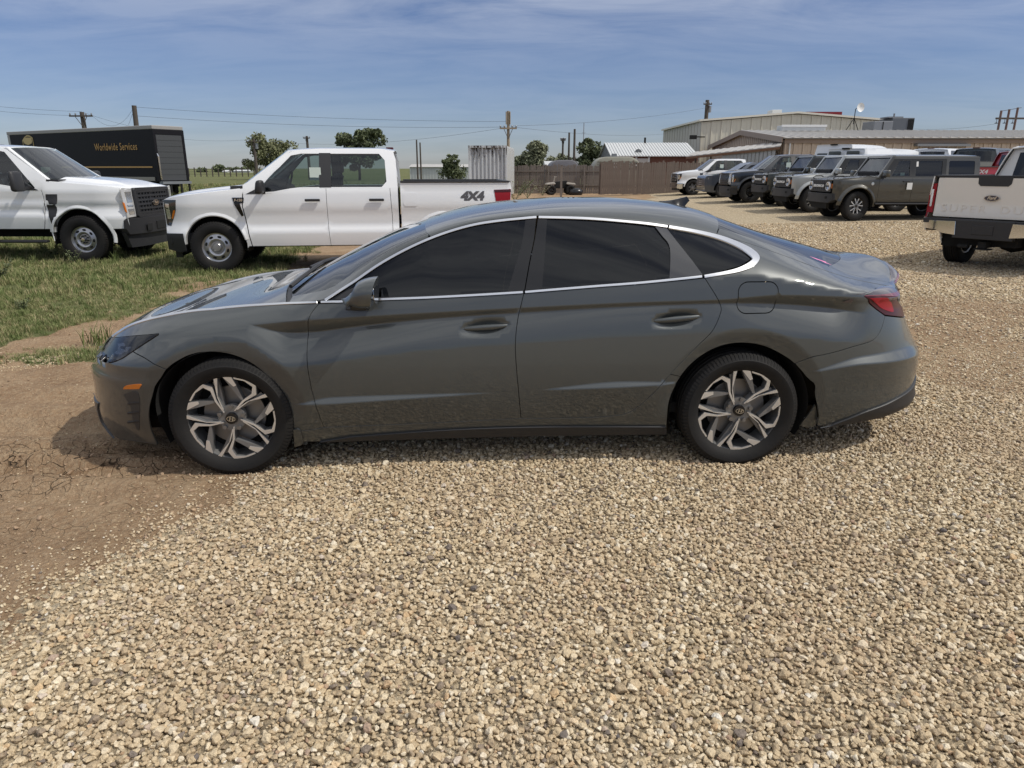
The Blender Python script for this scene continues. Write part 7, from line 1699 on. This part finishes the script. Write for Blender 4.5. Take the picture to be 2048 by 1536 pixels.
# --- trees and bushes
def leaf_mat(name, c, v=.45):
    m = mat(name, c, .75, 0, spec=.25); nt = m.node_tree; N = nt.nodes; L = nt.links; b = N['Principled BSDF']; g = N.new("ShaderNodeNewGeometry"); r = N.new("ShaderNodeMapRange"); r.inputs[3].default_value = 1 - v; r.inputs[4].default_value = 1 + v
    L.new(g.outputs['Random Per Island'], r.inputs[0]); h = N.new("ShaderNodeHueSaturation"); h.inputs['Color'].default_value = (*c, 1); L.new(r.outputs[0], h.inputs['Value']); L.new(h.outputs[0], b.inputs['Base Color']); return m
LF1 = leaf_mat("olive_leaves", (.175, .182, .095)); LF2 = leaf_mat("dark_leaves", (.125, .145, .078)); LF3 = leaf_mat("dusty_leaves", (.20, .212, .135)); M_BARK = mat("bark", (.055, .042, .034), .9, var=(5, .3))
def tree(label, px0, px1, pyt, Y, lm, n=5200, trunk=True, seed=1, shape='round', leaf=.20, cat="tree", lean=0.0, base=None):
    rng = np.random.default_rng(seed); a, c = ZP(px0, pyt, Y), ZP(px1, pyt, Y); w = (c[0] - a[0]) * 1.12; h = a[2] * 1.03; cx = (a[0] + c[0]) / 2
    t = thing("leafy_tree" if trunk else "leafy_bush", label, cat, (cx, Y, 0)); z0 = h * (.10 if trunk else .0)
    blobs = []
    nb = 40 if trunk else 34
    for i in range(nb):
        u = rng.normal(size=3); u /= np.linalg.norm(u); rr = rng.uniform(.35, 1.0)
        bx, by, bz = u[0] * w * .50 * rr, u[1] * w * .40 * rr, (z0 + h) / 2 + u[2] * (h - z0) * .46 * rr
        if shape == 'wind': bx += (bz / h - .5) * w * lean
        blobs.append((bx, by, bz, rng.uniform(.08, .18) * w * (.9 if trunk else 1.2)))
    k = n // nb; P = []
    for bx, by, bz, br in blobs:
        u = rng.normal(size=(k, 3)); u /= np.linalg.norm(u, axis=1)[:, None]; r = br * rng.uniform(.35, 1.08, k) ** .6; q = u * r[:, None]; q[:, 2] *= .75; P.append(q + (bx, by, bz))
    P = np.concatenate(P); P = P[P[:, 2] > .05]; P = P[P[:, 2] < h * 1.02]; m = len(P)
    A = rng.normal(size=(m, 3)); A /= np.linalg.norm(A, axis=1)[:, None]; B = np.cross(A, rng.normal(size=(m, 3))); B /= np.linalg.norm(B, axis=1)[:, None]; s = rng.uniform(.5, 1.25, m)[:, None] * leaf
    V = np.stack([P - A * s, P + B * s * .55, P + A * s, P - B * s * .55], 1).reshape(-1, 3); Fc = np.arange(m * 4).reshape(-1, 4)
    me = bpy.data.meshes.new("crown"); me.from_pydata(V.tolist(), [], Fc.tolist()); me.materials.append(lm); place("crown", me, t)
    if trunk:
        b = MB(); b.tube([(0, 0, -.05), (w * .01, 0, h * .2), (w * .03 * (1 + lean), 0, h * .45), (w * .05, 0, h * .7)], [w * .028, w * .022, w * .014, w * .006], 8)
        for i in range(9):
            bl = blobs[i]; zb = rng.uniform(.12, .38) * h; b.tube([(0, 0, zb), (bl[0] * .5, bl[1] * .5, (zb + bl[2]) / 2 + .2), (bl[0], bl[1], bl[2])], [w * .014, w * .009, w * .003], 6)
        b.obj("trunk", M_BARK, t, smooth=50)
    else:
        b = MB()
        for i in range(7): bl = blobs[i]; b.tube([(bl[0] * .2, bl[1] * .2, 0), (bl[0] * .6, bl[1] * .6, bl[2] * .6), bl[:3]], [.09, .06, .02], 5)
        b.obj("stem", M_BARK, t)
    return t
tree("wide olive tree with see-through crown left of the pickup's cab", 483, 586, 264, 112, LF1, 7500, True, 3, leaf=.22)
tree("dense dark wind-swept tree above the pickup's rear window", 668, 758, 250, 105, LF2, 11000, True, 8, 'wind', .24, lean=.25)
tree("small round tree left of the container", 884, 922, 306, 88, LF2, 2600, True, 11, leaf=.18)
tree("broad dusty bush right of the container beyond the fence", 1026, 1108, 281, 72, LF3, 11000, False, 21, leaf=.17, cat="bush"); tree("low dusty bush between the dark poles beyond the fence", 1102, 1138, 296, 74, LF3, 2600, False, 22, leaf=.16, cat="bush")
tree("tall dark bush left of the white-roofed house", 1148, 1218, 275, 72, LF2, 9500, False, 25, leaf=.17, cat="bush"); tree("low bush under the small round tree by the far shed", 880, 935, 326, 90, LF2, 1500, False, 27, leaf=.16, cat="bush")
for i, (x0_, x1_, yt, lb) in enumerate(((428, 447, 331, "ragged scrub left of the far white huts"), (452, 464, 336.5, "tiny round scrub just behind the far white huts"), (468, 478, 336, "tiny dark scrub above the long far shed's left end"), (482, 500, 334.5, "dark scrub above the long far shed's right end"), (396, 410, 338, "lowest scrub on the far horizon left of the huts"))):
    tree(lb, x0_, x1_, yt, 310, LF2, 420, False, 60 + i, leaf=.9, cat="bush").__setitem__('group', "far scrub on the horizon")
# --- wire fence across the field
FF = thing("wire_fence", "thin dark wire fence with many posts across the green field at left", "fence", (0, 150, 0)); x0_, x1_ = ZP(330, 345, 150)[0], ZP(520, 345, 150)[0]
for i, x in enumerate(np.linspace(x0_, x1_, 17)): b = MB(); b.box(x - .09, x + .09, -.09, .09, 0, 1.55 + .12 * (i % 3)); b.obj("post", M_POLE, FF)
for z in (.5, .95, 1.4): b = MB(); b.box(x0_, x1_, -.03, .03, z - .025, z + .025); b.obj("wire", M_WIRE, FF)
# --- small things by the fence
at_p = ZP(1120, 372, 47.5); ATV = thing("quad_bike", "dusty quad bike parked against the grey board fence", "quad bike", (at_p[0], 47.5, 0), .1); M_ATV = mat("dusty_quad_plastic", (.34, .31, .27), .7)
for x in (-.62, .62):
    for y in (-.4, .4): wheel(ATV, 'offroad', .30, .15, .24, x, y, .30)
b = MB(); b.hexa([(-.95, -.45, .62), (-.35, -.45, .66), (-.35, .45, .66), (-.95, .45, .62), (-.9, -.42, .72), (-.4, -.42, .78), (-.4, .42, .78), (-.9, .42, .72)]); b.obj("front_guard", M_ATV, ATV, bevel=.03); b = MB(); b.hexa([(.35, -.45, .66), (.95, -.45, .62), (.95, .45, .62), (.35, .45, .66), (.4, -.42, .78), (.9, -.42, .72), (.9, .42, .72), (.4, .42, .78)]); b.obj("rear_guard", M_ATV, ATV, bevel=.03)
b = MB(); b.hexa([(-.4, -.16, .4), (.5, -.16, .4), (.5, .16, .4), (-.4, .16, .4), (-.3, -.13, .82), (.45, -.15, .88), (.45, .15, .88), (-.3, .13, .82)]); b.obj("seat", M_DARK, ATV, bevel=.04); b = MB(); b.tube([(-.45, 0, .7), (-.35, 0, 1.08)], .04, 6); b.tube([(-.28, -.38, 1.12), (-.36, 0, 1.08), (-.28, .38, 1.12)], .022, 6); b.obj("handlebar", M_ATV, ATV)
p = ZP(1152, 378, 47); b = MB(); b.loft([[(p[0] + r * math.cos(a) * 1.3, 47 + r * math.sin(a), z) for a in np.arange(0, 6.28, .7)] for z, r in ((0, .30), (.12, .36), (.30, .33), (.42, .15))]); props(b.obj("rubbish_bag", mat("black_bag", (.012, .012, .014), .3), smooth=60), "black bag on the ground in front of the grey board fence", "bag")
# ---------------------------------------------------------------- gravel stones and grass: uncountable stuff, scattered as instances
def scatter(name, protos, pts, rots, scl, idx, label, mt=None):
    me = bpy.data.meshes.new(name); n = len(pts); me.vertices.add(n); me.vertices.foreach_set('co', np.asarray(pts, np.float32).ravel())
    a = me.attributes.new('rot', 'FLOAT_VECTOR', 'POINT'); a.data.foreach_set('vector', np.asarray(rots, np.float32).ravel())
    a = me.attributes.new('scl', 'FLOAT_VECTOR', 'POINT'); a.data.foreach_set('vector', np.asarray(scl, np.float32).ravel())
    a = me.attributes.new('pick', 'INT', 'POINT'); a.data.foreach_set('value', np.asarray(idx, np.int32))
    o = place(name, me); props(o, label, None, None, 'stuff')
    col = bpy.data.collections.new(name + "_pieces")
    for p in protos: col.objects.link(p)
    ng = bpy.data.node_groups.new(name + "_scatter", 'GeometryNodeTree'); ng.interface.new_socket("Geometry", in_out='INPUT', socket_type='NodeSocketGeometry'); ng.interface.new_socket("Geometry", in_out='OUTPUT', socket_type='NodeSocketGeometry')
    N = ng.nodes; L = ng.links; gi = N.new("NodeGroupInput"); go = N.new("NodeGroupOutput"); ci = N.new("GeometryNodeCollectionInfo"); ci.inputs[0].default_value = col; ci.inputs[1].default_value = True; ci.inputs[2].default_value = True
    ip = N.new("GeometryNodeInstanceOnPoints"); ip.inputs['Pick Instance'].default_value = True
    def na(nm, ty):
        q = N.new("GeometryNodeInputNamedAttribute"); q.data_type = ty; q.inputs[0].default_value = nm; return q.outputs[0]
    L.new(gi.outputs[0], ip.inputs['Points']); L.new(ci.outputs[0], ip.inputs['Instance']); L.new(na('pick', 'INT'), ip.inputs['Instance Index']); L.new(na('scl', 'FLOAT_VECTOR'), ip.inputs['Scale'])
    e2r = N.new("FunctionNodeEulerToRotation"); L.new(na('rot', 'FLOAT_VECTOR'), e2r.inputs[0]); L.new(e2r.outputs[0], ip.inputs['Rotation']); L.new(ip.outputs[0], go.inputs[0])
    md = o.modifiers.new("scatter", 'NODES'); md.node_group = ng
    return o
def stone_mat():
    m = bpy.data.materials.new("crushed_stone"); m.use_nodes = True; nt = m.node_tree; N = nt.nodes; L = nt.links; b = N['Principled BSDF']; b.inputs['Roughness'].default_value = .85; b.inputs['Specular IOR Level'].default_value = .25
    oi = N.new("ShaderNodeObjectInfo"); r = N.new("ShaderNodeValToRGB"); r.color_ramp.interpolation = 'LINEAR'; e = r.color_ramp.elements
    st = [(0, (.14, .125, .12)), (.02, (.25, .20, .155)), (.08, (.42, .325, .21)), (.30, (.54, .42, .265)), (.55, (.63, .505, .33)), (.78, (.71, .59, .41)), (.92, (.80, .71, .55)), (.955, (.62, .44, .25)), (.98, (.40, .27, .19)), (1.0, (.82, .77, .66))]
    while len(e) < len(st): e.new(.5)
    for k, (p, c) in enumerate(st): e[k].position = p; e[k].color = (*c, 1)
    L.new(oi.outputs['Random'], r.inputs[0]); tc = N.new("ShaderNodeTexCoord"); n = N.new("ShaderNodeTexNoise"); n.inputs['Scale'].default_value = 2.2; n.inputs['Detail'].default_value = 5; L.new(tc.outputs['Object'], n.inputs['Vector'])
    mr = N.new("ShaderNodeMapRange"); mr.inputs[1].default_value = .3; mr.inputs[2].default_value = .7; mr.inputs[3].default_value = .72; mr.inputs[4].default_value = 1.18; L.new(n.outputs[0], mr.inputs[0])
    mx = N.new("ShaderNodeMix"); mx.data_type = 'RGBA'; mx.blend_type = 'MULTIPLY'; mx.inputs[0].default_value = 1; L.new(r.outputs[0], mx.inputs[6]); L.new(mr.outputs[0], mx.inputs[7]); ns = N.new("ShaderNodeTexNoise"); ns.inputs['Scale'].default_value = 1.1; ns.inputs['Detail'].default_value = 4; L.new(oi.outputs['Location'], ns.inputs['Vector'])
    m3 = N.new("ShaderNodeMapRange"); m3.inputs[1].default_value = .42; m3.inputs[2].default_value = .72; m3.inputs[3].default_value = 0; m3.inputs[4].default_value = .5; L.new(ns.outputs[0], m3.inputs[0])
    dm = N.new("ShaderNodeMix"); dm.data_type = 'RGBA'; dm.inputs[7].default_value = (.47, .345, .225, 1); L.new(m3.outputs[0], dm.inputs[0]); L.new(mx.outputs[2], dm.inputs[6]); L.new(dm.outputs[2], b.inputs['Base Color'])
    bp = N.new("ShaderNodeBump"); bp.inputs['Strength'].default_value = .35; bp.inputs['Distance'].default_value = .2; L.new(n.outputs[0], bp.inputs['Height']); L.new(bp.outputs[0], b.inputs['Normal']); return m
M_STONE = stone_mat(); stones = []
for k in range(10):
    r_ = np.random.default_rng(100 + k); P = r_.normal(size=(22, 3)); P /= np.linalg.norm(P, axis=1)[:, None]; P *= r_.uniform(.75, 1.0, (22, 1)); P *= (1, r_.uniform(.65, .95), r_.uniform(.45, .8))
    bm = bmesh.new()
    for p in P: bm.verts.new(p)
    q = bmesh.ops.convex_hull(bm, input=bm.verts); bmesh.ops.delete(bm, geom=[v for v in bm.verts if not v.link_faces], context='VERTS')
    bmesh.ops.bevel(bm, geom=list(bm.edges), offset=.07, segments=1, affect='EDGES', clamp_overlap=True)
    me = bpy.data.meshes.new("stone"); bm.to_mesh(me); bm.free(); me.materials.append(M_STONE); me.polygons.foreach_set('use_smooth', [True] * len(me.polygons)); me.set_sharp_from_angle(angle=math.radians(32)); stones.append(bpy.data.objects.new("stone", me))
def field(n, y0, y1, xl, xr, seed):
    r_ = np.random.default_rng(seed); y = y0 + (y1 - y0) * r_.random(n); x = np.interp(y, *xl) + (np.interp(y, *xr) - np.interp(y, *xl)) * r_.random(n); return x, y, r_
PS = []; 
def jitter_grid(y0, y1, sp, seed, hx=lambda y: .92 * y + .9):
    r_ = np.random.default_rng(seed); ys = np.arange(y0, y1, sp); X = []; Y = []
    for y in ys:
        w = hx(y); x = np.arange(-w, w, sp); X.append(x + r_.uniform(-.5, .5, len(x)) * sp); Y.append(y + r_.uniform(-.5, .5, len(x)) * sp)
    return np.concatenate(X), np.concatenate(Y), r_
xs_, ys_, zs_, ss_, rs_ = [], [], [], [], []
for y0, y1, sp_, size, seed, lift_ in ((1.25, 6.6, .0182, .0098, 1, 0), (1.25, 6.6, .0210, .0116, 2, .0035), (6.6, 12.5, .029, .0142, 3, 0), (6.6, 12.5, .040, .017, 4, .005), (12.5, 22, .048, .0195, 5, 0)):
    x, y, r_ = jitter_grid(y0, y1, sp_, seed); g = gravel_mask(x, y); keep = r_.random(len(x)) < np.clip(g * 1.15 - .06, 0, 1) * (.93 if lift_ == 0 else .72) + (.022 if y0 < 6 else 0) * (1 - grass_mask(x, y))
    # leave out what the sedan's floor hides well inside its shadow
    x, y, g = x[keep], y[keep], g[keep]; s = size * np.exp(r_.normal(0, .30, len(x))) * (.42 + .58 * np.clip(g * 1.5, 0, 1)); s = np.clip(s, .004, size * 2.3)
    xs_.append(x); ys_.append(y); ss_.append(s); zs_.append(ground_z(x, y) + s * (.18 + .25 * g) + lift_ * g - .004); rs_.append(np.stack([r_.normal(0, .28, len(x)), r_.normal(0, .28, len(x)), r_.uniform(0, 6.28, len(x))], 1))
X, Y, Z, S, R_ = map(np.concatenate, (xs_, ys_, zs_, ss_, rs_)); print("stones", len(X))
scatter("gravel", stones, np.stack([X, Y, Z], 1), R_, np.stack([S, S, S], 1), RNG.integers(0, len(stones), len(X)), "loose tan crushed stone covering the lot")
# clods and grit on the bare dirt
M_CLOD = mat("dirt_clods", (.34, .235, .15), .95, var=(2.0, .35)); clods = []
for st_ in stones[:5]:
    me = st_.data.copy(); me.materials.clear(); me.materials.append(M_CLOD); clods.append(bpy.data.objects.new("clod", me))
x, y, r_ = jitter_grid(2.0, 9.5, .042, 88); k_ = fbm(x * 2.1, y * 2.1, 90); keep = (r_.random(len(x)) < np.clip((k_ - .34) * 2.6, .06, .9)) & (gravel_mask(x, y) < .7) & (grass_mask(x, y) < .75); x, y = x[keep], y[keep]
s = .0055 * np.exp(r_.normal(0, .60, len(x))); s = np.clip(s, .0018, .022)
scatter("dirt_clods", clods, np.stack([x, y, ground_z(x, y) + s * .2 - .004], 1), np.stack([r_.normal(0, .4, len(x)), r_.normal(0, .4, len(x)), r_.uniform(0, 6.28, len(x))], 1), np.stack([s * 1.2, s, s * .8], 1), r_.integers(0, 5, len(x)), "loose crumbs of dry dirt on the bare ground")
# grass clumps
def blade_mat(name, stops):
    m = bpy.data.materials.new(name); m.use_nodes = True; nt = m.node_tree; N = nt.nodes; L = nt.links; b = N['Principled BSDF']; b.inputs['Roughness'].default_value = .7; b.inputs['Specular IOR Level'].default_value = .2
    oi = N.new("ShaderNodeObjectInfo"); g = N.new("ShaderNodeNewGeometry"); ad = N.new("ShaderNodeMath"); ad.operation = 'MULTIPLY_ADD'; ad.inputs[1].default_value = .45; L.new(g.outputs['Random Per Island'], ad.inputs[0]); m2 = N.new("ShaderNodeMath"); m2.operation = 'MULTIPLY'; m2.inputs[1].default_value = .55; L.new(oi.outputs['Random'], m2.inputs[0]); L.new(m2.outputs[0], ad.inputs[2])
    r = N.new("ShaderNodeValToRGB"); e = r.color_ramp.elements
    while len(e) < len(stops): e.new(.5)
    for k, (p, c) in enumerate(stops): e[k].position = p; e[k].color = (*c, 1)
    L.new(ad.outputs[0], r.inputs[0]); L.new(r.outputs[0], b.inputs['Base Color']); return m
M_BLADE = blade_mat("grass_blades", [(0, (.080, .115, .034)), (.32, (.135, .175, .058)), (.58, (.21, .225, .092)), (.80, (.36, .31, .165)), (1, (.48, .40, .24))])
def clump(k, n, h, spread, mt):
    r_ = np.random.default_rng(k); vs, fs = [], []
    for i in range(n):
        a = r_.uniform(0, 6.28); d = r_.uniform(0, spread); x, y = d * math.cos(a), d * math.sin(a); hh = h * r_.uniform(.45, 1.1); ba = r_.uniform(0, 6.28); bend = hh * r_.uniform(.15, .8); w = r_.uniform(.0022, .0042) * (h / .12) ** .5; tx, ty = -math.sin(ba) * w, math.cos(ba) * w; cx_, cy_ = math.cos(ba), math.sin(ba); q = len(vs)
        vs += [(x - tx, y - ty, 0), (x + tx, y + ty, 0), (x + tx * .8 + cx_ * bend * .3, y + ty * .8 + cy_ * bend * .3, hh * .55), (x - tx * .8 + cx_ * bend * .3, y - ty * .8 + cy_ * bend * .3, hh * .55), (x + cx_ * bend, y + cy_ * bend, hh)]; fs += [(q, q + 1, q + 2, q + 3), (q + 3, q + 2, q + 4)]
    me = bpy.data.meshes.new("grass_tuft"); me.from_pydata(vs, [], fs); me.materials.append(mt); return bpy.data.objects.new("grass_tuft", me)
tufts = [clump(k, 34, .066, .075, M_BLADE) for k in range(5)] + [clump(20 + k, 26, .13, .06, M_BLADE) for k in range(2)]
gx_, gy_, gs_ = [], [], []
for y0, y1, sp_, sc, seed in ((5.0, 9.5, .055, .85, 1), (9.5, 17, .095, 1.35, 2), (17, 34, .24, 2.4, 3), (34, 75, .75, 4.2, 4)):
    r_ = np.random.default_rng(70 + seed); ys = np.arange(y0, y1, sp_)
    for y in ys:
        w = .95 * y + 1.2; x = np.arange(-w, -1.0 if y < 40 else 3.0, sp_); x = x + r_.uniform(-.5, .5, len(x)) * sp_; yy = y + r_.uniform(-.5, .5, len(x)) * sp_; k = r_.random(len(x)) < grass_mask(x, yy) ** 1.3 * (.35 + .65 * ss(.36, .52, fbm(x * 1.7, yy * 1.7, 81))); gx_.append(x[k]); gy_.append(yy[k]); gs_.append(np.full(k.sum(), sc) * r_.uniform(.6, 1.25, k.sum()))
X, Y, S = map(np.concatenate, (gx_, gy_, gs_)); print("tufts", len(X)); hv = .55 + .9 * fbm(X * 1.1, Y * 1.1, 77)
scatter("grass", tufts, np.stack([X, Y, ground_z(X, Y) - .01], 1), np.stack([X * 0, X * 0, RNG.uniform(0, 6.28, len(X))], 1), np.stack([S, S, S * hv], 1), np.where(RNG.random(len(X)) < .93, RNG.integers(0, 5, len(X)), RNG.integers(5, 7, len(X))), "short green and straw-coloured grass left of the gravel")
# weeds: single leafy plants one can pick out
M_WEED = leaf_mat("weed_leaves", (.13, .15, .075), .35)
def weed(label, x, y, h, n, seed, spread=.5, mt=None):
    r_ = random.Random(seed); t = thing("weed_plant", label, "weed", (x, y, 0), 0, "weeds in the grass"); vs, fs = [], []; b = MB()
    for i in range(n):
        a = r_.uniform(0, 6.28); l = h * r_.uniform(.7, 1.1); tip = Vector((math.cos(a) * l * spread, math.sin(a) * l * spread, l)); b.tube([(0, 0, 0), tuple(tip * .5 + Vector((0, 0, l * .08))), tuple(tip)], [.006, .005, .002], 4)
        for j in range(16):
            p = tip * r_.uniform(.25, 1.0); aa = r_.uniform(0, 6.28); d = Vector((math.cos(aa), math.sin(aa), r_.uniform(-.2, .7))).normalized(); s = Vector((-d.y, d.x, r_.uniform(-.4, .4))).normalized(); L_ = r_.uniform(.035, .075) * (h / .4) ** .5; q = len(vs)
            vs += [tuple(p), tuple(p + d * L_ * .5 + s * L_ * .28), tuple(p + d * L_), tuple(p + d * L_ * .5 - s * L_ * .28)]; fs.append((q, q + 1, q + 2, q + 3))
    b.obj("stem", M_WEED, t); me = bpy.data.meshes.new("leaves"); me.from_pydata(vs, [], fs); me.materials.append(mt or M_WEED); place("leaves", me, t)
def gnd(px, py): return ground_at(px, py)
for (px, py, h, n, sd, lb) in ((176, 514, .48, 9, 1, "grey-green weed in front of the left pickup's front wheel"), (222, 512, .42, 7, 2, "grey-green weed just right of the left pickup's front wheel"), (285, 512, .36, 6, 3, "low grey-green weed under the left pickup's front bumper"), (108, 520, .40, 7, 4, "ragged weed left of the left pickup's front wheel"),
                           (6, 560, .32, 10, 5, "bushy dark weed at the left edge of the photo"), (150, 530, .26, 8, 6, "spreading weed in the grass below the left pickup's wheel"), (48, 622, .14, 8, 7, "flat leafy weed low in the grass at far left")):
    x, y = gnd(px, py); weed(lb, x, y, h, n, sd, .55)
for (px, py, Y_, h, n, sd, lb) in ((1030, 392, 38, 1.1, 30, 31, "tall green weeds at the foot of the container"), (1055, 385, 42, .8, 20, 32, "dry pale weeds beside the container along the fence"), (1085, 380, 46, .7, 16, 33, "dry grey weeds left of the quad bike")):
    x = ZP(px, py, Y_)[0]; weed(lb, x, Y_, h, n, sd, .9, M_WEED if sd == 31 else leaf_mat("dry_weed_leaves", (.24, .21, .16), .3))
# the tuft of long grass beside the sedan's nose
x, y = gnd(214, 690); LG = clump(99, 60, .24, .15, blade_mat("long_grass", [(0, (.07, .10, .025)), (.6, (.13, .16, .05)), (1, (.24, .22, .10))])); COL.objects.link(LG); LG.name = "grass_tuft"; LG.location = (x - .1, y, 0); props(LG, "tuft of long bent grass beside the sedan's nose", "grass tuft")
